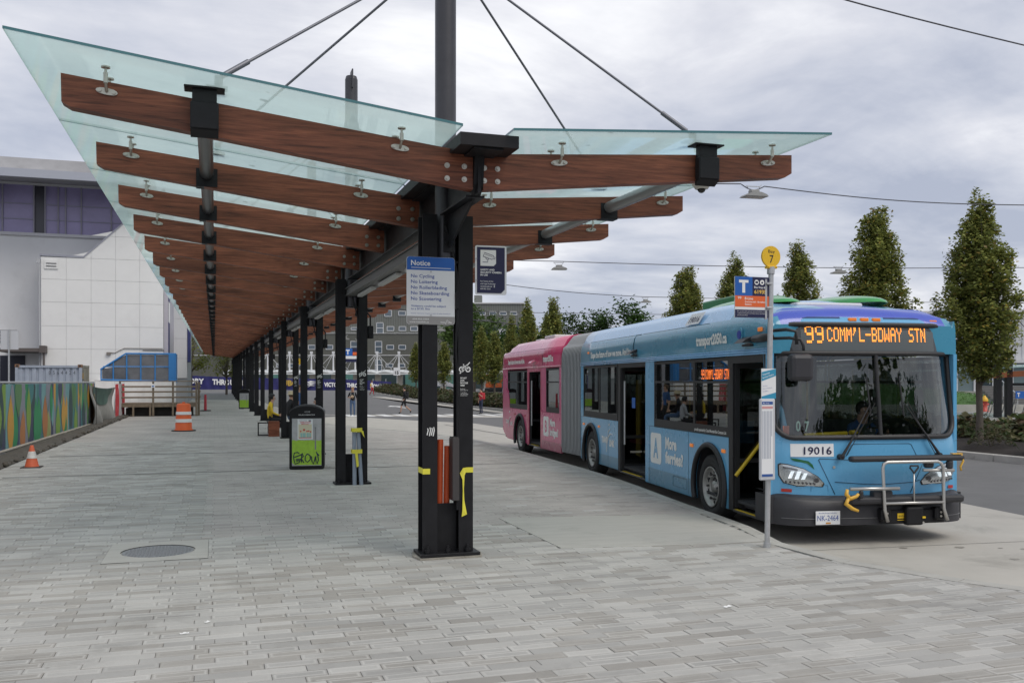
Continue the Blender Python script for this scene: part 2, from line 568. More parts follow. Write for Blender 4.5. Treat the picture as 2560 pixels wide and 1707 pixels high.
# crosswalk bars and a lane arrow
cw = thing('crosswalk', None, None); cw['kind'] = 'structure'
del cw['kind']
bars = [(7.9, 56.5), (8.9, 56.4), (9.95, 56.2), (11.0, 56.0), (12.05, 55.8), (13.1, 55.55), (14.15, 55.3), (15.2, 55.1), (16.3, 54.9), (17.3, 54.7)]
first = None
root = None
for i, (x, y) in enumerate(bars):
    b = MB(); b.box(x - .3, x + .3, y - 1.7, y + 1.7, ROAD + .001, ROAD + .006)
    if root is None:
        root = b.build('crosswalk_marking', MARK); root['kind'] = 'structure'
    else:
        b.build('stripe', MARK, root)
bpy.data.objects.remove(cw)
b = MB()
b.add([(14.2, 71, 0), (14.45, 71, 0), (14.6, 75.5, 0), (15.2, 75.4, 0), (14.4, 78.5, 0), (13.6, 75.6, 0), (14.25, 75.5, 0)], [(0, 1, 2, 3, 4, 5, 6)])
o = b.build('lane_arrow_marking', MARK); o['kind'] = 'structure'
for v_ in o.data.vertices:
    v_.co.z = rise(v_.co.x, v_.co.y) + .012
b = MB(); b.add([(10.9, 29, ROAD + .003), (11.02, 29, ROAD + .003), (10.6, 43, ROAD + .003), (10.48, 43, ROAD + .003)], [(0, 1, 2, 3)])
b.build('lane_line_marking', JOINT)['kind'] = 'structure'

# ---- island pavement: base bed, kerb stones, pavers
isl = [(p.x - .12, p.y) for p in KL] + [(19, -8), (-14, -8), (-14, 24), (-4.9, 24.0), (-4.75, 50), (-4.6, 54), (-9, 55), (-9, 131)]
pav = sheet('pavement', isl, -.013, JOINT)

kb = [(.0, -.62), (.15, -.62), (.15, -.012), (.138, .0), (.0, .0)]
def kerb_stone(a, b_, na, nb):
    m = MB()
    prof = [(-.19, -.45), (0, -.45), (0, -.012), (-.014, .0042), (-.19, .0042)]
    v = []
    for p, nn in ((a, na), (b_, nb)):
        for s_, z in prof:
            q = p + nn * s_
            v.append((q.x, q.y, z))
    n = len(prof)
    m.add(v, [(i, i + n, (i + 1) % n + n, (i + 1) % n) for i in range(n)] + [tuple(range(n)), tuple(range(2 * n - 1, n - 1, -1))])
    return m
# resample kerb line every 1.2 m
samp = [KL[0]]; acc = 0
dist = 0
pts = []
tot = [0]
for a, b_ in zip(KL, KL[1:]):
    tot.append(tot[-1] + (b_ - a).length)
def along(t):
    for i in range(len(KL) - 1):
        if tot[i + 1] >= t:
            k = (t - tot[i]) / max(1e-6, tot[i + 1] - tot[i])
            p = KL[i].lerp(KL[i + 1], k)
            i0, i1 = max(i - 1, 0), min(i + 2, len(KL) - 1)
            d = (KL[i + 1] - KL[i]).normalized()
            return p, d
    return KL[-1], (KL[-1] - KL[-2]).normalized()
kroot = None
t = 60.0
while t < tot[-1] - 2:
    L_ = 1.15 if t > 95 else 3.0
    pa, da = along(t + .004); pb, db = along(min(t + L_ - .004, tot[-1]))
    na = Vector((-da.y, da.x)); nb = Vector((-db.y, db.x))
    m = kerb_stone(pa, pb, na, nb)
    if kroot is None:
        kroot = m.build('kerb', KERB); kroot['kind'] = 'structure'
    else:
        m.build('kerb_stone', KERB, kroot)
    t += L_

# slab, manhole surround
SLAB = [(3.68, 11.95), (3.68, 9.6), (4.6, 9.42), (5.5, 9.30), (6.10, 9.28), (6.26, 10.2), (6.47, 11.5)]
b = MB(); b.prism(SLAB, -.1, .003)
o = b.build('concrete_pad', CONC2); o['kind'] = 'structure'
MANS = [(-1.1, 10.24), (-.07, 10.24), (-.07, 11.32), (-1.1, 11.32)]
mh = thing('manhole', 'round patterned grey manhole cover in its square concrete collar', 'manhole cover', (-.585, 10.788, 0))
ring = MB()
n = 32
v = []; f = []
for i in range(n):
    a = 2 * math.pi * i / n
    v.append((.385 * math.cos(a), .385 * math.sin(a), .0025))
sq = []
for i in range(n):
    a = 2 * math.pi * i / n
    c_, s_ = math.cos(a), math.sin(a)
    k = .518 / max(abs(c_), abs(s_))
    sq.append((c_ * k, s_ * k * 1.146, .0025))
ring.add(v + sq, [(i, (i + 1) % n, n + (i + 1) % n, n + i) for i in range(n)])
ring.build('collar', CONC2, mh)
lid = MB(); lid.cyl((0, 0, -.05), (0, 0, -.002), .37, n=32)
for i in range(-9, 10):
    for j in range(-9, 10):
        x, y = i * .036, j * .036
        if x * x + y * y < .34 ** 2:
            lid.box(x - .011, x + .011, y - .011, y + .011, -.003, .003)
lid.build('lid', mat('cast iron', (.25, .255, .265), .55, .3, var=.15, vscale=20), mh)
rim_ = MB()
for i in range(n):
    a0, a1 = 2 * math.pi * i / n, 2 * math.pi * (i + 1) / n
    rim_.quad((.372 * math.cos(a0), .372 * math.sin(a0), -.008), (.372 * math.cos(a1), .372 * math.sin(a1), -.008), (.386 * math.cos(a1), .386 * math.sin(a1), -.008), (.386 * math.cos(a0), .386 * math.sin(a0), -.008))
rim_.build('rim', CONC2, mh)

# pavers
def paver_material():
    m = bpy.data.materials.new('paver concrete'); m.use_nodes = True
    n, l = m.node_tree.nodes, m.node_tree.links
    b = n['Principled BSDF']; b.inputs['Roughness'].default_value = .86
    a = n.new('ShaderNodeAttribute'); a.attribute_name = 'Col'
    uv = n.new('ShaderNodeAttribute'); uv.attribute_name = 'Edge'
    tcn = n.new('ShaderNodeTexCoord')
    geo = n.new('ShaderNodeNewGeometry')
    nz = n.new('ShaderNodeTexNoise'); nz.inputs['Scale'].default_value = 24; nz.inputs['Detail'].default_value = 6
    l.new(geo.outputs['Position'], nz.inputs['Vector'])
    nz2 = n.new('ShaderNodeTexNoise'); nz2.inputs['Scale'].default_value = 300; nz2.inputs['Detail'].default_value = 3
    l.new(geo.outputs['Position'], nz2.inputs['Vector'])
    nz3 = n.new('ShaderNodeTexNoise'); nz3.inputs['Scale'].default_value = 1.1; nz3.inputs['Detail'].default_value = 5
    l.new(geo.outputs['Position'], nz3.inputs['Vector'])
    sx = n.new('ShaderNodeSeparateXYZ'); l.new(uv.outputs['Vector'], sx.inputs[0])
    def mth(op, x, y=None, clamp=False):
        k = n.new('ShaderNodeMath'); k.operation = op; k.use_clamp = clamp
        for i, q in enumerate((x, y)):
            if q is None: continue
            if isinstance(q, (int, float)): k.inputs[i].default_value = q
            else: l.new(q, k.inputs[i])
        return k.outputs[0]
    ex = mth('MINIMUM', sx.outputs['X'], mth('SUBTRACT', sx.outputs['Z'], sx.outputs['X']))
    ey = mth('MINIMUM', sx.outputs['Y'], mth('SUBTRACT', .114, sx.outputs['Y']))
    ed = mth('MINIMUM', ex, ey)
    wob = mth('ADD', ed, mth('MULTIPLY', mth('SUBTRACT', nz.outputs['Fac'], .5), .022))
    # pale band of lime bloom around 16 mm inside the edge
    band = mth('SUBTRACT', 1.0, mth('MULTIPLY', mth('ABSOLUTE', mth('SUBTRACT', wob, .019)), 75), True)
    amt = mth('MULTIPLY', band, a.outputs['Alpha'], True)
    grain = n.new('ShaderNodeMapRange'); grain.inputs[1].default_value = .3; grain.inputs[2].default_value = .7; grain.inputs[3].default_value = .9; grain.inputs[4].default_value = 1.1
    l.new(nz2.outputs['Fac'], grain.inputs[0])
    gr2 = n.new('ShaderNodeMapRange'); gr2.inputs[1].default_value = .3; gr2.inputs[2].default_value = .7; gr2.inputs[3].default_value = .9; gr2.inputs[4].default_value = 1.09
    l.new(nz3.outputs['Fac'], gr2.inputs[0])
    sc = n.new('ShaderNodeVectorMath'); sc.operation = 'SCALE'
    l.new(a.outputs['Color'], sc.inputs[0]); l.new(mth('MULTIPLY', grain.outputs[0], gr2.outputs[0]), sc.inputs['Scale'])
    mx = n.new('ShaderNodeMixRGB'); mx.inputs[2].default_value = (.53, .52, .485, 1)
    l.new(amt, mx.inputs[0]); l.new(sc.outputs[0], mx.inputs[1])
    # gum and drip spots, broad soiling
    vo = n.new('ShaderNodeTexVoronoi'); vo.inputs['Scale'].default_value = 1.9; l.new(geo.outputs['Position'], vo.inputs['Vector'])
    vr = n.new('ShaderNodeMapRange'); vr.inputs[1].default_value = .045; vr.inputs[2].default_value = .02; vr.inputs[3].default_value = 0; vr.inputs[4].default_value = .55
    l.new(vo.outputs['Distance'], vr.inputs[0])
    nz4 = n.new('ShaderNodeTexNoise'); nz4.inputs['Scale'].default_value = .9; nz4.inputs['Detail'].default_value = 9; nz4.inputs['Roughness'].default_value = .7; nz4.inputs['Distortion'].default_value = .5
    l.new(geo.outputs['Position'], nz4.inputs['Vector'])
    sr = n.new('ShaderNodeMapRange'); sr.inputs[1].default_value = .53; sr.inputs[2].default_value = .7; sr.inputs[3].default_value = 0; sr.inputs[4].default_value = .38
    l.new(nz4.outputs['Fac'], sr.inputs[0])
    dmx = n.new('ShaderNodeMixRGB'); dmx.inputs[2].default_value = (.15, .143, .125, 1)
    l.new(mth('MAXIMUM', vr.outputs[0], sr.outputs[0]), dmx.inputs[0]); l.new(mx.outputs[0], dmx.inputs[1])
    l.new(dmx.outputs[0], b.inputs['Base Color'])
    bp = n.new('ShaderNodeBump'); bp.inputs['Strength'].default_value = .22; bp.inputs['Distance'].default_value = .004
    l.new(nz2.outputs['Fac'], bp.inputs['Height']); l.new(bp.outputs[0], b.inputs['Normal'])
    return m
PAVER = paver_material()
PL, PW, GAP = .345, .119, .0032
def paver_geo(L_, w=PW - GAP):
    e_ = .0024
    v = [(0, 0, -.012), (L_, 0, -.012), (L_, w, -.012), (0, w, -.012), (0, 0, -.0022), (L_, 0, -.0022), (L_, w, -.0022), (0, w, -.0022), (e_, e_, 0), (L_ - e_, e_, 0), (L_ - e_, w - e_, 0), (e_, w - e_, 0)]
    f = [(8, 9, 10, 11), (4, 5, 9, 8), (5, 6, 10, 9), (6, 7, 11, 10), (7, 4, 8, 11), (0, 1, 5, 4), (1, 2, 6, 5), (2, 3, 7, 6), (3, 0, 4, 7)]
    return v, f
def paver_mesh(items, name):
    """items: (x, y, dz, length, rgba)"""
    V, F, Cc, E = [], [], [], []
    for x, y, dz, L_, c_ in items:
        v, f = paver_geo(L_)
        o_ = len(V)
        tx = random.uniform(-.0012, .0012); ty = random.uniform(-.001, .001)
        V += [(a + x, b_ + y, q + dz + (tx * (a / L_ - .5) + ty * (b_ / PW - .5) if q > -.01 else 0)) for a, b_, q in v]
        for k in f:
            F.append(tuple(i + o_ for i in k))
            Cc.append(c_)
            for i in k:
                E.append((v[i][0], v[i][1], L_))
    me = bpy.data.meshes.new(name)
    me.from_pydata(V, [], F)
    me.materials.append(PAVER)
    a = me.attributes.new('Col', 'FLOAT_COLOR', 'FACE'); a.data.foreach_set('color', [q for c_ in Cc for q in c_])
    a = me.attributes.new('Edge', 'FLOAT_VECTOR', 'CORNER'); a.data.foreach_set('vector', [q for c_ in E for q in c_])
    me.update()
    return me
ct, st = math.cos(R(17.925)), math.sin(R(17.925))
def cam_xd(x, y):
    return x * ct - y * st, x * st + y * ct
rng = random.Random(3)
def tone(x, y):
    """colour of one paver: newer pale ones and taupe ones come in patches; the right half and under the roof is an even grey"""
    pn = mnoise.noise(Vector((x * .35 + 3.1, y * .3, 0)))
    pm = mnoise.noise(Vector((x * .22 - 7, y * .22 + 4, 2)))
    r_ = rng.random()
    under = 1 if (-.3 < x < 6.5 and y > 11.5) else 0
    pale = .30 + .35 * pn if not under else .05
    if y > 9 and x < 2: pale -= .04
    if x < -1 and y > 12: pale = .30 + .3 * pn
    if r_ < pale:
        k = rng.uniform(.385, .44); c_ = (k * 1.01, k * .99, k * .925); rim = rng.uniform(0, .6)
    elif r_ < pale + .32 + .35 * pm:
        k = rng.uniform(.285, .34); c_ = (k * 1.045, k, k * .91); rim = rng.choice((0, 0, .15, .3))
    else:
        k = rng.uniform(.325, .38); c_ = (k * 1.005, k * .985, k * .925); rim = rng.choice((0, 0, .3, .6, .85))
    if under:
        k = rng.uniform(.355, .395) if rng.random() < .9 else rng.uniform(.30, .34); c_ = (k * 1.055, k * .985, k * .92); rim = 0 if rng.random() < .9 else .35
        if rng.random() < .03:
            k = .45; c_ = (k, k * .98, k * .94)
    if y < 8.5 and rng.random() < .25: rim = max(rim, .7)
    return (*c_, rim)
items = []
Y0, Y1 = 3.648, 31.0
rows = int((Y1 - Y0) / PW)
for r_i in range(rows):
    y = Y0 + r_i * PW
    yc = y + PW / 2
    xa, xb = None, None
    # frustum limits with a margin, widened so a step to the side still shows pavers
    x = -16.0 + (.115 if r_i % 2 else 0) + .02 * math.sin(r_i * 1.7)
    kx = min(kerb_x(yc - .06), kerb_x(yc + .06)) - .155
    while x < kx - .05:
        L_ = PL - GAP
        X, d = cam_xd(x + L_ / 2, yc)
        if abs(X) < .60 * d + 1.0 and d > 3.6 and x > -13.9:
            if x + L_ > kx:
                L_ = kx - x
            xm = x + L_ / 2
            ok = not poly_in(xm, yc, SLAB)
            segs = [(x, L_)]
            if ok and yc > 9.2 and yc < 11.98 and kx > 3.6:
                # trim against the pad's left edge
                if x < 3.68 < x + L_ and 9.6 < yc < 11.95:
                    segs = [(x, 3.675 - x)]
            if 10.22 < yc < 11.34:
                ns = []
                for a, q in segs:
                    if a + q > -1.1 and a < -.07:
                        if a < -1.105: ns.append((a, -1.105 - a))
                        if a + q > -.065: ns.append((-.065, a + q + .065))
                    else:
                        ns.append((a, q))
                segs = ns
            if 24 < yc and x < -4.95:
                ok = False
            if ok:
                for a, q in segs:
                    if q > .03:
                        items.append((a, y, rng.uniform(-.0022, .0016), q, tone(a, yc), d, X))
        x += PL
full = [it for it in items if abs(it[3] - (PL - GAP)) < 1e-6]
full.sort(key=lambda it: (0 if abs(it[6]) < .56 * it[5] + .1 and it[5] > 5.55 else 1, it[5]))
near = full[:298]
near_set = set(id(i) for i in near)
rest = [it for it in items if id(it) not in near_set]
variants = {}
for it in near:
    key = tuple(round(q * 22) / 22 if i < 3 else round(q * 3) / 3 for i, q in enumerate(it[4]))
    if key not in variants:
        variants[key] = paver_mesh([(0, 0, 0, PL - GAP, it[4])], 'paver')
    o = link('paver', variants[key], pav)
    o.location = (it[0], it[1], it[2])
    o.rotation_euler = (rng.uniform(-.006, .006), rng.uniform(-.003, .003), rng.uniform(-.004, .004))
o = link('paver_field', paver_mesh([it[:5] for it in rest], 'paver_field'), pav)
o['kind'] = 'stuff'

# farther paving where single pavers cannot be told apart
def far_paving():
    m = bpy.data.materials.new('far paving'); m.use_nodes = True
    n, l = m.node_tree.nodes, m.node_tree.links
    b = n['Principled BSDF']; b.inputs['Roughness'].default_value = .88
    geo = n.new('ShaderNodeNewGeometry')
    br = n.new('ShaderNodeTexBrick')
    br.inputs['Color1'].default_value = (.37, .345, .318, 1); br.inputs['Color2'].default_value = (.42, .395, .365, 1); br.inputs['Mortar'].default_value = (.2, .2, .19, 1)
    br.inputs['Scale'].default_value = 1; br.inputs['Mortar Size'].default_value = .004
    br.inputs['Brick Width'].default_value = PL; br.inputs['Row Height'].default_value = PW
    l.new(geo.outputs['Position'], br.inputs['Vector'])
    nz = n.new('ShaderNodeTexNoise'); nz.inputs['Scale'].default_value = .5; nz.inputs['Detail'].default_value = 6
    l.new(geo.outputs['Position'], nz.inputs['Vector'])
    mr = n.new('ShaderNodeMapRange'); mr.inputs[1].default_value = .3; mr.inputs[2].default_value = .7; mr.inputs[3].default_value = .85; mr.inputs[4].default_value = 1.15
    l.new(nz.outputs['Fac'], mr.inputs[0])
    sc = n.new('ShaderNodeVectorMath'); sc.operation = 'SCALE'
    l.new(br.outputs['Color'], sc.inputs[0]); l.new(mr.outputs[0], sc.inputs['Scale']); l.new(sc.outputs[0], b.inputs['Base Color'])
    return m
fp = [(kerb_x(y) - .15, y) for y in (Y0 + rows * PW, 31.6, 33, 34.5, 36, 37, 38, 40, 42, 44, 46, 50, 55, 60, 80, 100, 130.5)]
fp = [(-4.93, Y0 + rows * PW), (-4.75, 50), (-4.6, 54), (-4.5, 66), (-4.5, 130.5)][::-1] + fp
sheet('far_pavement', fp, -.002, far_paving())
b = MB(); 
sheet('brick_band', [(-3.9, 25.2), (6.0, 25.2), (6.0, 25.33), (-3.9, 25.33)], .0035, mat('dark joint', (.2, .198, .19), .9))
sheet('brick_band', [(-3.9, 19.9), (6.6, 19.9), (6.6, 19.98), (-3.9, 19.98)], .0035, mat('dark joint', (.2, .198, .19), .9))

# strip of soil and rubble along the fence foot
rub = MB()
rr_ = random.Random(9)
rub.grid(lambda s_, t: (-5.05 + .75 * s_ - .05 * t, 20 + 34 * t, .02 + (.09 + .05 * mnoise.noise(Vector((s_ * 3, t * 60, 0)))) * math.sin(math.pi * min(1, s_ * .9 + .1))), 6, 170)
for i in range(260):
    y = rr_.uniform(20, 54); x = -4.5 + rr_.uniform(-.35, .25); s_ = rr_.uniform(.02, .07)
    rub.ball((x, y, .06), s_, 5, 0, (1, 1.2, .7))
o = rub.build('rubble', mat('rubble soil', (.085, .075, .062), .95, var=.5, vscale=8, bump=.8, bscale=30)); o['kind'] = 'stuff'

# ---- planter bed along the far side of the road
bed = MB()
bed.grid(lambda s_, t: (19.45 + 4.3 * s_, 13 + 107 * t, rise(19, 13 + 107 * t) + .14 + .25 * math.sin(math.pi * s_) + .05 * mnoise.noise(Vector((s_ * 9, t * 200, 0)))), 10, 160)
bed.build('planting_bed', SOIL)['kind'] = 'structure'
pk = None
for i in range(36):
    y0 = 12.9 + i * 3.0
    for xx in (19.25, 23.7):
        b = MB()
        zr = rise(19, y0 + 1.5)
        b.box(xx - (.0 if xx < 20 else 0), xx + .22, y0 + .006, y0 + 2.994, zr - .3, zr + .17, bev=.015)
        if pk is None:
            pk = b.build('planter_kerb', KERB); pk['kind'] = 'structure'
        else:
            b.build('kerb_stone', KERB, pk)
b = MB(); b.box(19.25, 23.92, 12.66, 12.9, ROAD - .3, ROAD + .17, bev=.015); b.build('kerb_stone', KERB, pk)
# ================================================================== the long timber and glass canopy
def wood_mat():
    m = bpy.data.materials.new('stained timber'); m.use_nodes = True
    n, l = m.node_tree.nodes, m.node_tree.links
    b = n['Principled BSDF']; b.inputs['Roughness'].default_value = .5; b.inputs['Specular IOR Level'].default_value = .35
    tcn = n.new('ShaderNodeTexCoord'); oi = n.new('ShaderNodeObjectInfo')
    ad = n.new('ShaderNodeVectorMath'); ad.operation = 'ADD'
    l.new(tcn.outputs['Object'], ad.inputs[0])
    sc0 = n.new('ShaderNodeVectorMath'); sc0.operation = 'SCALE'; sc0.inputs[0].default_value = (37, 11, 23)
    l.new(oi.outputs['Random'], sc0.inputs['Scale']); l.new(sc0.outputs[0], ad.inputs[1])
    mp = n.new('ShaderNodeMapping'); mp.inputs['Scale'].default_value = (1.6, 14, 30); l.new(ad.outputs[0], mp.inputs[0])
    nz = n.new('ShaderNodeTexNoise'); nz.inputs['Scale'].default_value = 1.5; nz.inputs['Detail'].default_value = 8; nz.inputs['Roughness'].default_value = .65; nz.inputs['Distortion'].default_value = .6
    l.new(mp.outputs[0], nz.inputs['Vector'])
    mp2 = n.new('ShaderNodeMapping'); mp2.inputs['Scale'].default_value = (.7, 3, 5); l.new(ad.outputs[0], mp2.inputs[0])
    nz2 = n.new('ShaderNodeTexNoise'); nz2.inputs['Scale'].default_value = 1.3; nz2.inputs['Detail'].default_value = 4
    l.new(mp2.outputs[0], nz2.inputs['Vector'])
    rp = n.new('ShaderNodeValToRGB')
    rp.color_ramp.elements[0].position = .28; rp.color_ramp.elements[0].color = (.07, .025, .0145, 1)
    rp.color_ramp.elements[1].position = .72; rp.color_ramp.elements[1].color = (.30, .104, .054, 1)
    e_ = rp.color_ramp.elements.new(.5); e_.color = (.195, .064, .035, 1)
    l.new(nz.outputs['Fac'], rp.inputs[0])
    mr = n.new('ShaderNodeMapRange'); mr.inputs[1].default_value = .3; mr.inputs[2].default_value = .7; mr.inputs[3].default_value = .7; mr.inputs[4].default_value = 1.35
    l.new(nz2.outputs['Fac'], mr.inputs[0])
    mr2 = n.new('ShaderNodeMapRange'); mr2.inputs[3].default_value = .85; mr2.inputs[4].default_value = 1.2; l.new(oi.outputs['Random'], mr2.inputs[0])
    mu = n.new('ShaderNodeMath'); mu.operation = 'MULTIPLY'; l.new(mr.outputs[0], mu.inputs[0]); l.new(mr2.outputs[0], mu.inputs[1])
    sc = n.new('ShaderNodeVectorMath'); sc.operation = 'SCALE'; l.new(rp.outputs[0], sc.inputs[0]); l.new(mu.outputs[0], sc.inputs['Scale'])
    l.new(sc.outputs[0], b.inputs['Base Color'])
    bp = n.new('ShaderNodeBump'); bp.inputs['Strength'].default_value = .12; bp.inputs['Distance'].default_value = .01
    l.new(nz.outputs['Fac'], bp.inputs['Height']); l.new(bp.outputs[0], b.inputs['Normal'])
    return m
WOOD = wood_mat()
GLASS = glass_mat('frosted canopy glass', (.88, .965, .95), (.9, 1, .98), .04, (.80, .965, .935), .60, .03, .35, film=1.6, specks=2.1)
GLASS_TOP = glass_mat('clear glass face', (.93, .985, .975), (.95, 1, 1), .04, rough=.02, blend=.35)
GLASS_EDGE = mat('glass edge', (.05, .17, .19), .2, 0, spec=.6)
CABLE = mat('cable steel', (.16, .165, .185), .45, .6)
SPIDER = mat('spider steel', (.5, .475, .42), .36, .8, var=.1, vscale=30)
LAMP_WHITE = mat('lamp housing', (.46, .46, .44), .5)

XC = 2.355
BEAM0, BSP, NB = 8.38, 2.367, 49
SLOPE = .0105          # the roof climbs gently along its length
def climb(o):
    a = math.atan(SLOPE); o.rotation_euler = (a, 0, 0); o.location = (0, 0, -SLOPE * BEAM0); return o
COL0, CSP, NC = 9.56, 7.1, 17
canopy = thing('bus_shelter_canopy', 'long bus shelter canopy of dark timber beams and frosted glass on black columns', 'canopy', (0, 0, 0))

def beam_bm(left):
    b = MB()
    if left:
        prof = [(-1.20, 4.384), (XC - .05, 3.995), (XC - .05, 3.652), (-1.13, 4.112), (-1.195, 4.15)]
    else:
        prof = [(XC + .05, 3.992), (5.786, 4.238), (5.786, 4.045), (5.70, 3.995), (XC + .05, 3.655)]
    b.prism(prof, -.065, .065, 'y')
    return b
def top_z(x):
    return 4.384 + (x + 1.20) * (3.995 - 4.384) / 3.505 if x < XC else 3.992 + (x - 2.405) * .246 / 3.381
def glass_z(x):
    return 4.535 + (x + 1.53) * (4.105 - 4.535) / 3.61 if x < XC else 4.105 + (x - 2.55) * (4.345 - 4.105) / 3.37

beamL_me = beam_bm(True).mesh('beam', WOOD); beamR_me = beam_bm(False).mesh('beam', WOOD)
def spider_mesh(x):
    b = MB()
    z = top_z(x) - .085
    gz = glass_z(x) - .012
    sl = (top_z(x + .1) - top_z(x - .1)) / .2
    n = 14
    # oval plate on the beam face
    pl_ = []
    for i in range(n):
        a = 2 * math.pi * i / n
        px = .085 * math.cos(a); pz = .03 * math.sin(a) * (1.0 if abs(math.cos(a)) > .3 else .95)
        pl_.append((x + px, z + pz + px * sl))
    out = []
    for sgn in (-1, 1):
        b = MB()
        b.prism(pl_, sgn * .066, sgn * .08, 'y')
        for px in (-.055, .055):
            b.cyl((x + px, sgn * .08, z + px * sl), (x + px, sgn * .092, z + px * sl), .015, n=8)
        yb = sgn * .155
        b.tube([(x, sgn * .08, z), (x, sgn * .12, z + .02), (x, yb, z + .05)], .013, 8)
        b.cyl((x, yb, z + .045), (x, yb, gz - .05), .018, n=8)
        b.cyl((x, yb, gz - .05), (x, yb, gz - .012), .011, n=8)
        b.cyl((x, yb, gz - .012), (x, yb, gz), .036, n=12)
        out.append(b.mesh('spider_fitting', SPIDER))
    return out
SPX = (-.851, 1.612, 3.166, 5.49)
spiders = [spider_mesh(x) for x in SPX]
def bolt_mesh(x0, x1):
    out = []
    for x in (x0, x1):
        for dz in (-.245, -.125):
            b = MB()
            z = 3.985 + dz
            b.cyl((x, -.066, z), (x, -.073, z), .026, n=12)
            b.cyl((x, -.073, z), (x, -.086, z), .014, n=6)
            out.append(b.mesh('bolt', SPIDER))
    return out
boltL, boltR = bolt_mesh(XC - .3, XC - .135), bolt_mesh(XC + .06, XC + .19)
def collar_mesh(x, zc):
    b = MB()
    b.box(x - .112, x + .112, -.075, .075, zc - .15, zc + .05)
    return b.mesh('tube_collar', BLACK)
TLX, TRX = -.08, 4.745
TLZ, TRZ = 4.125, 4.03
colL, colR = collar_mesh(TLX, TLZ), collar_mesh(TRX, TRZ)
for k in range(NB):
    y = BEAM0 + k * BSP
    for me, side in ((beamL_me, 0), (beamR_me, 1)):
        o = link('beam', me, canopy); o.location = (0, y, SLOPE * (y - BEAM0))
        if k < 26:
            for sp in spiders[side * 2:side * 2 + 2]:
                for q in sp: link('spider_fitting', q, o)
        if k < 14:
            for q in (boltL, boltR)[side]: link('bolt', q, o)
        if k:
            link('tube_collar', (colL, colR)[side], o)

# glass panels
def panel_mesh(x0, x1, w):
    b = MB()
    z0, z1 = glass_z(x0), glass_z(x1)
    v = [(x0, 0, z0), (x1, 0, z1), (x1, w, z1), (x0, w, z0), (x0, 0, z0 + .022), (x1, 0, z1 + .022), (x1, w, z1 + .022), (x0, w, z0 + .022)]
    b.add(v, [(3, 2, 1, 0)], 0); b.add(v, [(4, 5, 6, 7)], 2)
    b.add(v, [(0, 1, 5, 4), (1, 2, 6, 5), (2, 3, 7, 6), (3, 0, 4, 7)], 1)
    return b.mesh('glass_panel', [GLASS, GLASS_EDGE, GLASS_TOP])
G0 = 7.87
first_w = BEAM0 + BSP - .2 - G0
pmL0, pmR0 = panel_mesh(-1.53, 2.08, first_w - .012), panel_mesh(2.55, 5.92, first_w - .012)
pmL, pmR = panel_mesh(-1.53, 2.08, BSP - .012), panel_mesh(2.55, 5.92, BSP - .012)
for k in range(NB):
    y = G0 if k == 0 else BEAM0 + k * BSP - .2
    for me in ((pmL0, pmR0) if k == 0 else (pmL, pmR)):
        o = link('glass_panel', me, canopy); o.location = (0, y, SLOPE * (y - BEAM0)); o.rotation_euler = (math.atan(SLOPE), 0, 0)

YEND = BEAM0 + (NB - 1) * BSP + .3
# spine: gutter box, web plate, flange
b = MB()
b.box(2.085, 2.635, 7.98, YEND, 3.975, 3.985)
b.box(2.085, 2.10, 7.98, YEND, 3.985, 4.085); b.box(2.62, 2.635, 7.98, YEND, 3.985, 4.085)
b.box(2.1, 2.62, 7.98, 7.995, 3.985, 4.085)
b.box(2.22, 2.50, 8.02, YEND, 3.955, 3.973)
b.box(XC - .014, XC + .014, 8.31, YEND, 3.62, 3.955)
b.box(XC - .09, XC + .09, 8.45, YEND, 3.6, 3.619)
climb(b.build('spine_gutter', BLACK, canopy))
b = MB()
b.prism([(8.255, 3.96), (8.30, 3.70), (8.38, 3.62), (8.44, 3.605), (8.44, 3.96)], XC - .047, XC + .047, 'x')
b.build('end_plate', BLACK, canopy)
b = MB()
b.prism([(8.46, 3.598), (9.45, 3.598), (9.45, 3.28), (9.36, 3.27), (8.62, 3.54)], XC - .012, XC + .012, 'x')
b.box(XC - .06, XC + .06, 9.425, 9.445, 3.22, 3.62)
for z in (3.32, 3.42, 3.52):
    for dx in (-.04, .04):
        b.cyl((XC + dx, 9.425, z), (XC + dx, 9.408, z), .014, n=6)
b.build('gusset', BLACK, canopy)

# hangers and purlin tubes
for x, tz, zt in ((TLX, TLZ, glass_z(TLX) - .012), (TRX, TRZ, glass_z(TRX) - .012)):
    b = MB()
    b.box(x - .165, x + .165, 8.19, 8.36, zt - .016, zt, bev=.004)
    b.box(x - .1, x + .1, 8.225, 8.30, zt - .15, zt - .017)
    b.box(x - .115, x + .115, 8.195, 8.30, tz - .14, zt - .13, bev=.012)
    b.prism([(8.2, tz - .141), (8.3, tz - .141), (8.3, tz - .19)], x - .113, x + .113, 'x')
    b.build('hanger', BLACK, canopy)
    b = MB(); b.cyl((x, 8.34, tz), (x, YEND, tz), .072, n=20)
    climb(b.build('purlin_tube', GREY if x < 0 else mat('light grey tube', (.3, .3, .3), .35, .5), canopy))

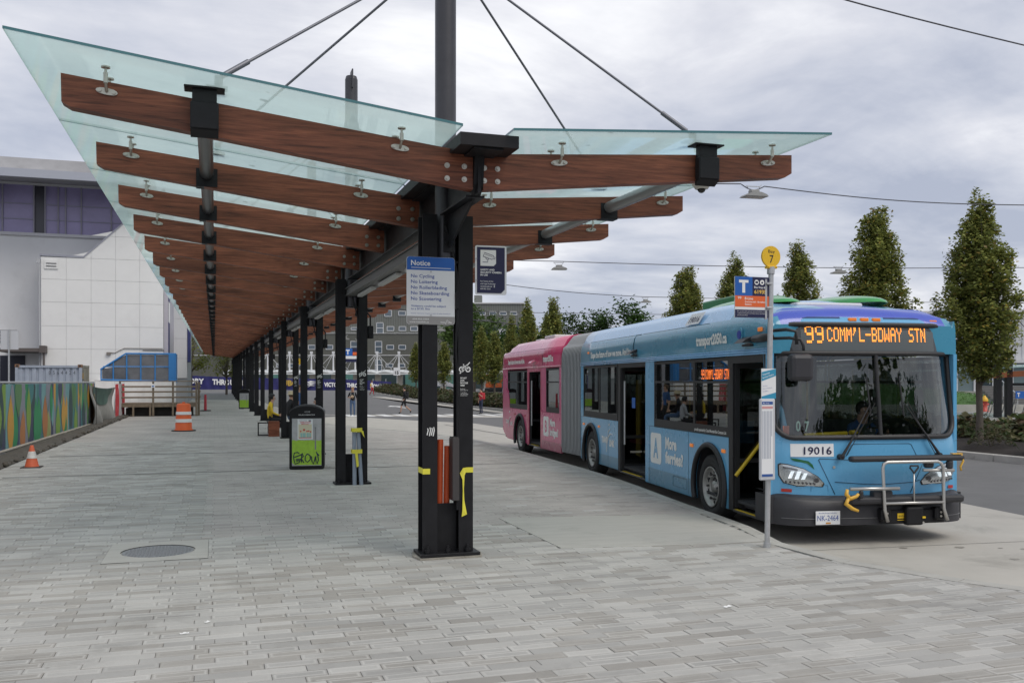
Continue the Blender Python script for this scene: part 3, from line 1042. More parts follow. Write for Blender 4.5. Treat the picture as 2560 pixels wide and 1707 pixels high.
# columns
def hpost(x0, x1):
    b = MB()
    b.box(x0, x1, 9.45, 9.465, .056, 3.6); b.box(x0, x1, 9.668, 9.683, .056, 3.6)
    xm = (x0 + x1) / 2
    b.box(xm - .006, xm + .006, 9.465, 9.668, .056, 3.6)
    T_ = Matrix.Translation((0, -COL0, 0))
    b.v = [(p[0], p[1] - COL0, p[2]) for p in b.v]
    return b
postL = hpost(2.075, 2.232).mesh('post', BLACK); postR = hpost(2.463, 2.62).mesh('post', BLACK)
b = MB(); b.box(2.04, 2.68, -.19, .2, .022, .056, bev=.004); baseP = b.mesh('base_plate', BLACK)
b = MB()
b.prism([(2.03, -.2), (2.69, -.2), (2.74, .0), (2.69, .22), (2.03, .22), (1.99, .0)], -.01, .021)
groutN = b.mesh('grout_pad', mat('grout', (.30, .28, .24), .95, var=.25, vscale=9, bump=.5, bscale=50))
b = MB(); b.box(1.93, 2.79, -.33, .33, -.05, .021, bev=.02); groutF = b.mesh('grout_pad', mat('pale footing', (.40, .39, .36), .9, var=.15, vscale=6))
b = MB(); b.box(2.2325, 2.4625, -.008, .008, .0565, .56); webA = b.mesh('web_plate', BLACK)
b = MB(); b.box(2.238, 2.457, -.02, -.009, 3.115, 3.6); webB = b.mesh('web_plate', BLACK)
b = MB(); b.box(2.2325, 2.4625, -.1, .1, 3.10, 3.114); webC = b.mesh('tie_plate', BLACK)
b = MB()
b.cyl((2.348, .005, 3.116), (2.348, .005, 7.2), .113, n=28)
b.cyl((2.348, .005, 7.2), (2.348, .005, 7.26), .113, .095, n=28)
b.box(2.335, 2.361, -.08, .09, 7.26, 7.36, bev=.01)
b.box(2.335, 2.361, -.16, -.1, 7.02, 7.36, bev=.01)
b.cyl((2.348, .005, 6.25), (2.348, .005, 6.42), .13, n=28)
mast_me = b.mesh('mast', mat('dark painted steel', (.055, .055, .062), .38, .2, var=.15, vscale=5))
b = MB()
for x in (2.12, 2.335, 2.55):
    b.cyl((x, -.145, .056), (x, -.145, .075), .022, n=6); b.cyl((x, -.145, .075), (x, -.145, .1), .03, n=6); b.cyl((x, -.145, .1), (x, -.145, .135), .016, n=8)
for x in (2.12, 2.55):
    b.cyl((x, .155, .056), (x, .155, .1), .028, n=6); b.cyl((x, .155, .1), (x, .155, .135), .016, n=8)
boltP = b.mesh('anchor_bolt', BLACK)
def cable_mesh():
    out = []
    for tx in (.02, 4.635):
        for dy in (BEAM0 - COL0, BEAM0 + BSP - COL0):
            zt = glass_z(tx) + .022
            a = Vector((2.348 + (-.12 if tx < XC else .12), .005, 6.34)); e_ = Vector((tx, dy, zt + .09))
            b = MB()
            b.cyl(a, e_, .0135, n=8)
            d = (a - e_).normalized()
            b.cyl(e_ + d * .06, e_ + d * .38, .024, n=8)
            b.box(tx - .09, tx + .09, dy - .05, dy + .05, zt, zt + .02, 1)
            b.box(tx - .02, tx + .05, dy - .014, dy + .014, zt + .02, zt + .12, 1)
            out.append(b.mesh('stay_cable', [CABLE, BLACK]))
    return out
cables = cable_mesh()
# power conduit on the inner side of the right post
b = MB()
b.tube([(2.445, -.12, .5), (2.445, -.12, 1.9), (2.43, -.12, 2.2), (2.445, -.12, 2.5), (2.445, -.1, 3.0), (2.36, -.13, 3.35), (2.31, -.14, 3.5)], .013, 6)
b.box(2.425, 2.4615, -.15, -.085, 2.62, 2.8, bev=.006)
conduit = b.mesh('conduit', BLACK)
b = MB(); b.box(2.64, 2.74, -.05, .09, 2.55, 2.78, bev=.01); b.tube([(2.69, 0, 2.78), (2.69, 0, 2.95), (2.58, 0, 3.08), (2.4, 0, 3.1)], .014, 6); jbox = b.mesh('junction_box', BLACK)
for j in range(NC):
    y = COL0 + j * CSP
    cr_ = link('column', baseP, canopy); cr_.location = (0, y, 0)
    dz = SLOPE * (y - BEAM0)
    for q in (postL, postR): link('post', q, cr_).scale = (1, 1, (3.6 + dz) / 3.6)
    link('web_plate', webA, cr_)
    for nm, q in (('web_plate', webB), ('tie_plate', webC)): link(nm, q, cr_).location = (0, 0, dz)
    link('grout_pad', groutN if j < 1 else groutF, cr_)
    link('mast', mast_me, cr_).location = (0, 0, dz)
    if j < 6:
        link('anchor_bolt', boltP, cr_)
        link('conduit', conduit, cr_)
        if j: link('junction_box', jbox, cr_).location = (0, 0, dz)
    for cm in cables:
        link('stay_cable', cm, cr_).location = (0, 0, dz)
# light channel between columns, lamps under it
b = MB()
b.box(XC - .11, XC + .11, 9.72, COL0 + (NC - 1) * CSP - .15, 3.31, 3.42)
b.box(XC - .14, XC + .14, 9.72, COL0 + (NC - 1) * CSP - .15, 3.42, 3.432)
b.box(XC - .14, XC + .14, 9.72, COL0 + (NC - 1) * CSP - .15, 3.296, 3.309)
climb(b.build('light_channel', mat('channel grey', (.12, .118, .115), .5, .2), canopy))
b = MB(); b.box(-.045, .045, 0, 1.45, 3.245, 3.294, bev=.01)
lamp_me = b.mesh('linear_lamp', LAMP_WHITE)
for j in range(NC - 1):
    for i in range(3):
        o = link('linear_lamp', lamp_me, canopy); o.location = (XC + .02, COL0 + j * CSP + .7 + i * 2.05, SLOPE * (COL0 + j * CSP + .7 + i * 2.05 - BEAM0))
# dome camera under the right wing
b = MB()
b.cyl((0, 0, 0), (0, 0, -.05), .10, .105, n=20); b.cyl((0, 0, -.05), (0, 0, -.10), .105, .07, n=20); b.ball((0, 0, -.1), .045, 12, 1)
o = b.build('dome_camera', [mat('cream plastic', (.62, .6, .55), .45), mat('dark lens', (.02, .02, .02), .1)])
o.location = (5.06, 8.92, 4.055)
tag(o, 'cream dome camera fixed under the right wing of the canopy near its end', 'camera')
b = MB(); b.cyl((0, 0, 0), (0, 0, .2), .012, n=8); bo = b.build('bracket', GREY, o)

# ------------------------------------------------------------------ signs, prints and things on the columns
BLUE = mat('sign blue', (.012, .11, .42), .45)
NAVY = mat('sign navy', (.012, .014, .06), .4)
BLUEINK = mat('blue ink', (.03, .08, .33), .5)
GREYS = mat('sign grey', (.3, .29, .28), .5)
SIGNW = mat('sign white', (.74, .75, .76), .45)
sg = thing('notice_sign', 'white and blue notice sign listing banned activities on the nearest column', 'sign', (2.158, 9.437, 2.805))
pl2 = rrect(-.257, .257, -.353, .353, .03)
b = MB(); b.prism(pl2, -.004, .004, 'y'); b.build('plate', SIGNW, sg)
hd = [(x, z) for x, z in rrect(-.255, .255, -.351, .351, .03)]
top = [(x, max(z, .215)) for x, z in hd if z > .215] 
b = MB(); b.prism([(-.255, .215), (.255, .215)] + [(x, z) for x, z in hd if z > .216], -.0065, -.0045, 'y'); b.build('header', BLUE, sg)
b = MB(); b.prism([(x, z) for x, z in hd if z < -.27] + [(.255, -.268), (-.255, -.268)], -.0065, -.0045, 'y'); b.build('footer', GREYS, sg)
XA, ZA = (1, 0, 0), (0, 0, 1)
text('Notice', WHITE_PRINT, sg, (-.212, -.0072, .262), XA, ZA, .052, .205, bold=.018)
b = MB(); b.box(-.21, .215, -.0076, -.0068, .236, .241); b.build('rule', WHITE_PRINT, sg)
b = MB()
for i, (s_, w_) in enumerate((('No Cycling', .25), ('No Loitering', .285), ('No Rollerblading', .385), ('No Skateboarding', .41), ('No Scootering', .325))):
    text(s_, None, None, (-.212, -.005, .135 - i * .059), XA, ZA, .034, w_, bold=.012, mb=b)
text('Violators could be subject', None, None, (-.212, -.005, -.17), XA, ZA, .021, .375, bold=.008, mb=b)
text('to a $150. fine', None, None, (-.212, -.005, -.2), XA, ZA, .021, .2, bold=.008, mb=b)
text('Greater Vancouver Transit Conduct & Safety Regulation', None, None, (-.212, -.005, -.242), XA, ZA, .009, .42, mb=b)
b.build('lettering', BLUEINK, sg)
b = MB()
text('604-953-3333', None, None, (-.195, -.0072, -.305), XA, ZA, .016, .17, bold=.01, mb=b)
text('www.translink.ca', None, None, (-.228, -.0072, -.335), XA, ZA, .016, .205, bold=.01, mb=b)
text('TRANS', None, None, (.1, -.0072, -.335), XA, ZA, .012, .055, bold=.02, mb=b)
text('LINK', None, None, (.185, -.0072, -.335), XA, ZA, .012, .04, bold=.02, mb=b)
b.tube([(.155, -.0075, -.347), (.165, -.0075, -.325), (.185, -.0075, -.312), (.205, -.0075, -.322)], .0022, 4)
b.tube([(.165, -.0075, -.313), (.178, -.0075, -.3)], .0022, 4)
b.build('lettering', WHITE_PRINT, sg)
b = MB(); b.cyl((0, -.006, .2), (0, -.012, .2), .009, n=8); b.cyl((0, -.006, -.255), (0, -.012, -.255), .009, n=8); b.build('bolt', GALV, sg)

sg = thing('camera_sign', 'navy security camera warning sign with white border on the right post', 'sign', (2.815, 9.44, 3.045), R(-4))
b = MB(); b.prism(rrect(-.172, .172, -.262, .262, .02), -.004, .004, 'y'); b.build('plate', SIGNW, sg)
b = MB(); b.prism([(-.152, -.245), (.112, -.245), (.152, -.205), (.152, .245), (-.152, .245)], -.0065, -.0045, 'y'); b.build('face', NAVY, sg)
b = MB(); b.prism([(-.115, .045), (.03, .045), (.055, .07), (.055, .215), (-.115, .215)], -.0085, -.0067, 'y'); b.build('pictogram_panel', WHITE_PRINT, sg)
b = MB()
def line(b, pts, r=.003, y=-.0088):
    b.tube([(p[0], y, p[1]) for p in pts], r, 5)
line(b, [(-.085, .145), (-.07, .185), (.03, .155), (.015, .115), (-.085, .145)])
line(b, [(-.07, .168), (.012, .143)], .0018)
line(b, [(.022, .125), (.04, .118), (.046, .138), (.028, .143)])
line(b, [(-.06, .138), (-.05, .115), (-.03, .113), (-.022, .127)])
line(b, [(-.035, .112), (-.035, .085), (-.09, .085)])
b.build('pictogram', NAVY, sg)
b = MB()
for i, (s_, w_) in enumerate((('SAFETY AND', .155), ('SECURITY CAMERA', .235), ('IN USE', .08))):
    text(s_, None, None, (-.115, -.0072, -.005 - i * .028), XA, ZA, .018, w_, bold=.03, mb=b)
for i, (s_, w_) in enumerate((('For Terms of Use', .14), ('and Legal Authority:', .165), ('cameras.ubc.ca/', .13), ('604 822 2222', .11))):
    text(s_, None, None, (-.115, -.0072, -.125 - i * .027), XA, ZA, .013, w_, bold=.015, mb=b)
text('2', None, None, (.03, -.0072, -.182), XA, ZA, .022, .014, bold=.03, mb=b)
b.build('lettering', WHITE_PRINT, sg)
b = MB(); b.cyl((-.16, -.004, .12), (-.16, -.012, .12), .01, n=8); b.cyl((-.16, -.004, -.11), (-.16, -.012, -.11), .01, n=8); b.build('bolt', GALV, sg)

# stencilled no-bicycle print on the right posts of the nearest columns
def bike_print(j):
    y = COL0 + j * CSP - .1105
    b = MB()
    def ringz(x, z, r, w=.006):
        n = 16
        for i in range(n):
            a0, a1 = 2 * math.pi * i / n, 2 * math.pi * (i + 1) / n
            b.quad((x + (r - w) * math.cos(a0), y, z + (r - w) * math.sin(a0)), (x + (r + w) * math.cos(a0), y, z + (r + w) * math.sin(a0)), (x + (r + w) * math.cos(a1), y, z + (r + w) * math.sin(a1)), (x + (r - w) * math.cos(a1), y, z + (r - w) * math.sin(a1)))
    def seg(p, q, w=.005):
        d = Vector((q[0] - p[0], 0, q[1] - p[1])).normalized(); n_ = Vector((-d.z, 0, d.x)) * w
        P_, Q_ = Vector((p[0], y, p[1])), Vector((q[0], y, q[1]))
        b.quad(P_ + n_, P_ - n_, Q_ - n_, Q_ + n_)
    cx, cz = 2.53, 1.985
    ringz(cx - .035, cz, .024); ringz(cx + .035, cz, .024)
    for p, q in (((-.035, 0), (-.015, .035)), ((-.015, .035), (.02, .035)), ((.02, .035), (.035, 0)), ((-.015, .035), (0, 0)), ((0, 0), (.02, .03)), ((-.035, 0), (0, 0)), ((.02, .035), (.018, .05)), ((-.02, .05), (-.008, .05)), ((-.055, -.045), (.055, .075))):
        seg((cx + p[0], cz + p[1]), (cx + q[0], cz + q[1]))
    for i, (s_, w_) in enumerate((('DO NOT', .068), ('LOCK', .045), ('BICYCLES', .082), ('HERE', .045))):
        text(s_, None, None, (2.482, y, 1.885 - i * .026), XA, ZA, .016, w_, bold=.03, mb=b)
    for i, w_ in enumerate((.05, .082)):
        text('Bicycles will be removed'[:12 + 8 * i], None, None, (2.482, y, 1.775 - i * .015), XA, ZA, .007, w_, bold=.015, mb=b)
    for i, w_ in enumerate((.065, .085, .075)):
        text(('To report violations', 'at this location please', 'call campus security')[i], None, None, (2.482, y, 1.735 - i * .015), XA, ZA, .007, w_, bold=.015, mb=b)
    return b
cols = [o for o in canopy.children if o.name.startswith('column')]
for j in range(4):
    o = bike_print(j).build('lettering', WHITE_PRINT, cols[j])
    o.location = (0, -COL0 - j * CSP, 0)
# white paint scrawl on the left post
b = MB()
for dx, h_ in ((.02, .05), (.045, .07), (.065, .06), (.085, .075)):
    b.tube([(2.1 + dx, 9.4485, 1.32 - h_ / 2), (2.112 + dx, 9.4485, 1.345), (2.106 + dx, 9.4485, 1.34 + h_ / 2)], .007, 4)
o = b.build('paint_scrawl', WHITE_PRINT, cols[0]); o.location = (0, -COL0, 0)

TAPE = mat('yellow tape', (.72, .66, .06), .5)
t1 = MB()
t1.box(2.073, 2.153, 9.4475, 9.4492, .885, .943)
t1.box(2.0722, 2.0735, 9.4475, 9.66, .89, .95)
t1.build('caution_tape', TAPE)
tag(bpy.data.objects['caution_tape'], 'short yellow tape strip stuck round the left post of the nearest column', 'tape', 'yellow tape on the nearest column')
t2 = MB()
t2.box(2.545, 2.622, 9.4475, 9.4492, .89, .945)
t2.add([(2.475, 9.447, .885), (2.51, 9.446, .94), (2.545, 9.4475, .944), (2.545, 9.4475, .90), (2.525, 9.44, .86), (2.515, 9.43, .72), (2.52, 9.432, .6), (2.548, 9.428, .45), (2.49, 9.43, .425), (2.497, 9.425, .5), (2.503, 9.43, .7), (2.50, 9.435, .82)],
       [(0, 1, 4, 11), (1, 2, 3, 4), (11, 4, 5, 10), (10, 5, 6, 9), (9, 6, 7, 8)])
o = t2.build('caution_tape', TAPE)
tag(o, 'torn yellow tape hanging down the right post of the nearest column', 'tape', 'yellow tape on the nearest column')

PIPE = mat('orange plastic pipe', (.62, .10, .03), .45, var=.08)
for x, lean, zt, lb in ((2.29, .012, 1.235, 'taller orange plastic pipe standing between the posts of the nearest column'), (2.362, .018, 1.165, 'shorter orange plastic pipe beside the taller one in the nearest column')):
    b = MB(); 
    n = 16
    b.cyl((x, 9.615, .058), (x + lean, 9.615, zt), .034, n=n, cap=False)
    b.cyl((x + lean, 9.615, zt), (x, 9.615, .3), .029, n=n, cap=False)
    o = b.build('orange_pipe', PIPE); tag(o, lb, 'pipe', 'orange pipes in the nearest column')
b = MB(); b.box(2.385, 2.458, 9.40, 9.56, .6, 1.26, bev=.006); b.box(2.39, 2.45, 9.41, 9.55, 1.26, 1.272)
o = b.build('cable_box', mat('dark brown box', (.05, .045, .045), .5)); tag(o, 'tall dark box fixed inside the right post of the nearest column', 'box')
PIPEG = mat('grey plastic pipe', (.25, .29, .35), .5)
y2 = COL0 + CSP
for x, zt, tilt, lb in ((2.37, 1.02, .0, 'taller grey plastic pipe taped upright at the second column'), (2.44, .95, .05, 'shorter grey plastic pipe leaning beside the taller one at the second column')):
    b = MB(); b.cyl((x + tilt, y2 - .245, .0), (x, y2 - .19, zt), .036, n=14)
    o = b.build('grey_pipe', PIPEG); tag(o, lb, 'pipe', 'grey pipes at the second column')
b = MB()
for z, dx in ((1.0, 0), (.62, .01)):
    b.box(2.32, 2.50, y2 - .28, y2 - .276, z - .035, z + .035)
    b.box(2.32, 2.324, y2 - .276, y2 - .12, z - .035, z + .035); b.box(2.496, 2.50, y2 - .276, y2 - .12, z - .035, z + .035)
b.add([(2.37, y2 - .282, .6), (2.42, y2 - .283, .6), (2.44, y2 - .288, .36), (2.40, y2 - .285, .34)], [(0, 1, 2, 3)])
b.add([(2.47, y2 - .282, 1.0), (2.52, y2 - .283, .98), (2.54, y2 - .288, .86), (2.50, y2 - .285, .93)], [(0, 1, 2, 3)])
o = b.build('caution_tape', TAPE); tag(o, 'yellow tape wrapped round the grey pipes at the second column', 'tape')
# ================================================================== the articulated bus
def paint(name, col, rough=.28, dirt=None):
    return mat(name, col, rough, 0, var=.03, vscale=.8, coat=.5, dirt=dirt or 0)
GRIME = (2.2, .32, .55, (.16, .17, .17))
BLU = paint('bus sky blue', (.118, .375, .62))
TEAL = paint('bus teal', (.065, .285, .43))
LBLU = paint('bus pale blue', (.22, .46, .74))
BAND = paint('bus skirt blue', (.085, .25, .385), dirt=GRIME)
DEEP = paint('bus violet blue', (.045, .085, .50))
PINK = paint('bus pink', (.60, .07, .20), dirt=(1.6, .22, .56, (.22, .12, .14)))
PINKD = paint('bus deep pink', (.52, .035, .125))
PINKB = paint('bus skirt pink', (.38, .06, .13), dirt=GRIME)
PINKR = paint('bus roof pink', (.72, .21, .31))
GREEN = paint('bus green', (.03, .30, .06))
BGLASS = glass_mat('bus window glass', (.42, .45, .44), (.95, .98, 1), .10, rough=.01, blend=.45)
WGLASS = glass_mat('windshield glass', (.55, .60, .585), (.95, .98, 1), .085, rough=.01, blend=.5)
SGLASS = mat('sign glass', (.045, .05, .055), .12, 0, spec=.6)
RUB = mat('black rubber trim', (.02, .02, .022), .5)
BUMP = mat('bumper black', (.03, .03, .035), .5, var=.2, vscale=5, bump=.1, bscale=90)
TYRE = mat('tyre', (.022, .022, .023), .8, var=.2, vscale=9)
RIM = mat('rim alloy', (.36, .355, .34), .42, .6, var=.2, vscale=8)
AMBER = mat('amber lens', (.62, .16, .03), .3, emis=(1, .3, .03), estr=.25)
REFL = mat('red reflector', (.42, .03, .02), .35)
INT = mat('bus interior', (.035, .037, .042), .7)
INTL = mat('bus interior light', (.32, .33, .34), .7)
YRAIL = mat('yellow rail', (.68, .48, .03), .4)
LED = mat('amber dots', (.8, .25, .03), .5, emis=(1, .33, .04), estr=1.7)
LEDR = mat('red orange dots', (.8, .15, .03), .5, emis=(1, .2, .03), estr=1.7)

bus = thing('articulated_bus', 'blue and pink articulated city bus with its doors open at the kerb', 'bus', (6.742, 9.99, -.2), R(-7.7))
BW = 2.66
REAR_LOC, REAR_RZ = (-.004, 8.93, 0), R(3.42)
def rear(o):
    o.location = REAR_LOC; o.rotation_euler = (0, 0, REAR_RZ); return o

def FS(x, z):
    e_ = min(1, abs(x - BW / 2) / (BW / 2))
    a = .02 + .04 * e_ ** 2 + .17 * e_ ** 7
    if z > 1.15: a += .085 * (z - 1.15) + .05 * e_ ** 5 * (z - 1.15)
    if z > 2.72: a += 3.2 * (z - 2.72) ** 2
    return a

def ring_patch(b, loopA, loopB, rings, matf, off=0.0):
    n = len(loopA)
    v = []
    for k in range(rings + 1):
        t = k / rings
        for (xa, za), (xb, zb) in zip(loopA, loopB):
            x, z = xa + (xb - xa) * t, za + (zb - za) * t
            v.append((x, FS(x, z) - off, z))
    o = len(b.v)
    b.v.extend(v)
    for k in range(rings):
        for i in range(n):
            q = (k * n + i, k * n + (i + 1) % n, (k + 1) * n + (i + 1) % n, (k + 1) * n + i)
            zc = sum(v[j][2] for j in q) / 4; xc = sum(v[j][0] for j in q) / 4
            b.f.append(tuple(j + o for j in q)); b.m.append(matf(xc, zc)); b.s.append(True); b.c.append((1, 1, 1, 1))

outer = rrect(.0, BW, .58, 3.03, (.03, .03, .42, .42), 8, 12)
inner = rrect(.055, BW - .055, 1.335, 2.80, (.22, .22, .3, .3), 8, 12)
b = MB()
ring_patch(b, inner, outer, 8, lambda x, z: 1 if z > 2.94 else 0)
fr = b.build('front_panel', [BLU, DEEP], bus)
# gasket round the windshield and sign, divider and centre post
gl_ = rrect(.06, BW - .06, 1.34, 2.795, (.21, .21, .29, .29), 8, 12)
b = MB()
b.tube([(x, FS(x, z) - .008, z) for x, z in gl_], .034, 8, closed=True)
b.tube([(x, FS(x, 2.42) - .012, 2.42) for x in np.linspace(.06, BW - .06, 20)], .03, 8)
b.tube([(1.425 + .02 * (2.4 - z), FS(1.43, z) - .008, z) for z in np.linspace(1.34, 2.42, 8)], .026, 8)
b.build('gasket', RUB, bus)
def clip_patch(name, z0, z1, m, off=0.0, x0=.07, x1=BW - .07):
    b = MB()
    nx, nz = 30, 12
    v = []
    for j in range(nz + 1):
        z = z0 + (z1 - z0) * j / nz
        # rounded ends of the opening
        cut = 0
        if z < 1.335 + .22: cut = .22 - math.sqrt(max(0, .22 ** 2 - (1.555 - z) ** 2))
        if z > 2.80 - .3: cut = .3 - math.sqrt(max(0, .3 ** 2 - (z - 2.5) ** 2))
        for i in range(nx + 1):
            x = x0 + cut + (x1 - x0 - 2 * cut) * i / nx
            v.append((x, FS(x, z) + off, z))
    f = [(j * (nx + 1) + i, j * (nx + 1) + i + 1, (j + 1) * (nx + 1) + i + 1, (j + 1) * (nx + 1) + i) for j in range(nz) for i in range(nx)]
    b.add(v, f, 0, True)
    return b.build(name, m, bus)
clip_patch('windshield', 1.34, 2.42, WGLASS, .012)
sgp = clip_patch('destination_sign', 2.42, 2.795, SGLASS, .01)
b = MB(); b.grid(lambda s_, t: (.42 + 1.9 * s_ + (.03 if t < .5 else 0) * 0, FS(.42 + 1.9 * s_, 2.44 + .34 * t) + .006, 2.44 + .34 * t), 16, 4)
b.build('display', mat('display grey', (.10, .115, .12), .3), sgp)

FONT57 = {'C': '01110 10001 10000 10000 10000 10001 01110', 'O': '01110 10001 10001 10001 10001 10001 01110', 'M': '10001 11011 10101 10101 10001 10001 10001', "'": '01100 01100 01000 10000 00000 00000 00000',
          'L': '10000 10000 10000 10000 10000 10000 11111', '-': '00000 00000 00000 11111 00000 00000 00000', 'B': '11110 10001 10001 11110 10001 10001 11110', 'D': '11110 10001 10001 10001 10001 10001 11110',
          'W': '10001 10001 10001 10101 10101 11011 10001', 'A': '01110 10001 10001 11111 10001 10001 10001', 'Y': '10001 10001 01010 00100 00100 00100 00100', 'S': '01111 10000 10000 01110 00001 00001 11110',
          'T': '11111 00100 00100 00100 00100 00100 00100', 'N': '10001 11001 10101 10101 10011 10001 10001', '9': '01110 10001 10001 01111 00001 00001 01110', ' ': '00000 ' * 7}
def dots(s_, x, z, px, pz, put, b, adv=6, fill=(.86, .74)):
    for ch in s_:
        rows_ = FONT57[ch].split()
        for r_, row in enumerate(rows_):
            for c_, q in enumerate(row):
                if q == '1':
                    # two dots high per cell, like a fine dot matrix
                    for h in range(2):
                        x0 = x + c_ * px; z0 = z - r_ * pz - h * pz / 2
                        put(b, x0, x0 + px * fill[0], z0 - pz / 2 * fill[1], z0)
        x += adv * px
    return x
def put_front(b, x0, x1, z0, z1):
    b.quad(*[(x, FS(x, z) - .002, z) for x, z in ((x0, z0), (x1, z0), (x1, z1), (x0, z1))])
b = MB()
dots('99', .47, 2.785, .0225, .0335, put_front, b)
dots("COMM'L-BDWAY STN", .765, 2.755, .0149, .0262, put_front, b)
b.build('route_text', LED, sgp)['kind'] = 'stuff'

# cap lights and slots
b = MB()
for x in (.2, 1.16, 1.33, 1.5, 2.36):
    z = 2.865 if .5 < x < 2.2 else 2.85
    y = FS(x, z)
    b.box(x - .055, x + .055, y - .03, y + .02, z - .022, z + .022, bev=.008)
b.build('marker_lamp', AMBER, bus)
b = MB()
for x0, x1 in ((.42, 1.0), (1.62, 2.15)):
    b.grid(lambda s_, t: (x0 + (x1 - x0) * s_, FS(x0 + (x1 - x0) * s_, 2.878 + .022 * t) - .003, 2.878 + .022 * t), 8, 1)
b.build('vent_slot', mat('slot blue', (.02, .05, .16), .6), bus)

# bumper: swept black block
bp = []
for i in range(31):
    x = -.015 + (BW + .03) * i / 30
    e_ = min(1, abs(x - BW / 2) / (BW / 2 + .015))
    y = -.16 + .05 * e_ ** 2 + .30 * e_ ** 9
    bp.append((x, y))
b = MB()
prof = [(0, .25), (-.0, .44), (.012, .53), (.05, .565), (.16, .60), (.42, .61)]
v = []
for x, y in bp:
    e_ = min(1, abs(x - BW / 2) / (BW / 2 + .015))
    for dy, z in prof:
        v.append((x, min(y + dy, .62), z + (.045 * e_ ** 3 if z > .5 else -.005 * e_)))
n = len(prof)
b.add(v, [(i * n + k, (i + 1) * n + k, (i + 1) * n + k + 1, i * n + k + 1) for i in range(30) for k in range(n - 1)], 0, True)
b.add([(x, y, .25) for x, y in bp] + [(BW, .7, .25), (0, .7, .25)], [tuple(range(32, -1, -1))])
b.box(-.015, .1, .14, .6, .25, .6); b.box(BW - .1, BW + .015, .14, .6, .25, .6)
b.build('bumper', BUMP, bus)
b = MB()
b.tube([(x, y - .004, .335) for x, y in bp[1:-1]], .006, 4)
b.build('bumper_trim', mat('bumper line', (.12, .12, .125), .4), bus)

# headlights
HL = mat('headlight reflector', (.55, .56, .57), .18, .7)
HLON = mat('headlight led', (.9, .95, 1), .2, emis=(.9, .97, 1), estr=.4)
HGL = glass_mat('headlight glass', (.92, .95, .96), (1, 1, 1), .1, rough=.02)
def headlight(mir):
    o = [(.095, .99), (.10, .86), (.15, .775), (.30, .735), (.62, .725), (.64, .765), (.56, .85), (.38, .945), (.2, .995), (.12, 1.005)]
    fx = (lambda x: BW - x) if mir else (lambda x: x)
    root = None
    b = MB()
    cxh, czh = .32, .85
    rim_o = [(cxh + (x - cxh) * 1.06, czh + (z - czh) * 1.09) for x, z in o]
    def patch(b, loop, off, m, rings=3):
        n = len(loop); v = []
        for k in range(rings + 1):
            t = k / rings
            for x, z in loop:
                xx, zz = cxh + (x - cxh) * t, czh + (z - czh) * t
                v.append((fx(xx), FS(xx, zz) - off - .012 * (1 - t * t), zz))
        f = []
        for k in range(rings):
            for i in range(n):
                q = (k * n + i, k * n + (i + 1) % n, (k + 1) * n + (i + 1) % n, (k + 1) * n + i)
                f.append(q if not mir else q[::-1])
        b.add(v, f, m, True)
    patch(b, rim_o, .004, 0)
    root = b.build('headlight', RUB, bus)
    b = MB(); patch(b, o, .010, 0); b.build('reflector', HL, root)
    b = MB()
    for x, z, w, h_ in ((.22, .875, .05, .045), (.30, .868, .055, .05), (.38, .855, .05, .04)):
        b.quad(*[(fx(x + dx * w / 2 + .02 * dz), FS(x, z) - .034, z + dz * h_) for dx, dz in ((-1, -1), (1, -1), (1, 1), (-1, 1))])
    b.build('lamp', HLON, root)
    b = MB()
    for i in range(8):
        x = .16 + i * .05
        b.cyl((fx(x), FS(x, .78) - .03, .782 - .006 * i * .6), (fx(x), FS(x, .78) - .036, .782 - .006 * i * .6), .014, n=8)
    b.cyl((fx(.54), FS(.54, .8) - .028, .80), (fx(.54), FS(.54, .8) - .036, .80), .03, n=10)
    b.quad((fx(.13), FS(.13, .95) - .026, .955), (fx(.30), FS(.3, .95) - .028, .925), (fx(.30), FS(.3, .95) - .028, .945), (fx(.13), FS(.13, .95) - .026, .98))
    b.build('running_lamps', mat('lamp dark', (.1, .1, .11), .3, .6), root)
    b = MB(); patch(b, o, .03, 0, 4); b.build('lens', HGL, root)
headlight(False); headlight(True)

# panel lines of the hood, green accents, reflectors, number plates
b = MB()
def fl(pts, r=.005, off=.002):
    b.tube([(x, FS(x, z) - off, z) for x, z in pts], r, 4)
fl([(.58, 1.06), (.60, 1.075), (1.0, 1.055), (1.4, 1.045)]); fl([(.58, 1.06), (.80, .62)]); fl([(BW - .58, 1.06), (BW - .80, .62)])
fl([(.95, 1.10), (1.03, 1.24), (1.06, 1.255), (1.85, 1.255), (1.88, 1.24), (1.95, 1.10)])
fl([(.8, .775), (1.2, .745), (1.5, .735), (1.9, .755), (2.0, .78)], .006)
b.build('panel_seam', mat('seam blue', (.02, .07, .13), .5), bus)
b = MB()
fl([(.48, .66), (.48, .74), (.70, .735), (.71, .66)], .003)
b.build('panel_seam', mat('seam soft blue', (.07, .22, .38), .5), bus)
b = MB()
for mir in (0, 1):
    q = [(.215, 1.085), (.26, 1.05), (.43, 1.015), (.51, .95), (.525, .935), (.50, 1.0), (.445, 1.045), (.30, 1.075)]
    b.add([((BW - x if mir else x), FS(x, z) - .004, z) for x, z in q], [tuple(range(len(q)))])
b.build('accent', mat('accent green', (.01, .12, .04), .4), bus)
b = MB()
for x0, x1 in ((.12, .24), (BW - .2, BW - .09)):
    b.quad(*[(x, FS(x, z) - .004, z) for x, z in ((x0, .655), (x1, .65), (x1, .69), (x0, .695))])
b.box(-.003, .0, .235, .30, .64, .76)
b.build('reflector', REFL, bus)
b = MB()
b.grid(lambda s_, t: (.225 + .56 * s_, FS(.225 + .56 * s_, 1.1 + .16 * t) - .004, 1.10 + .165 * t), 6, 1)
np_ = b.build('number_plate', SIGNW, bus)
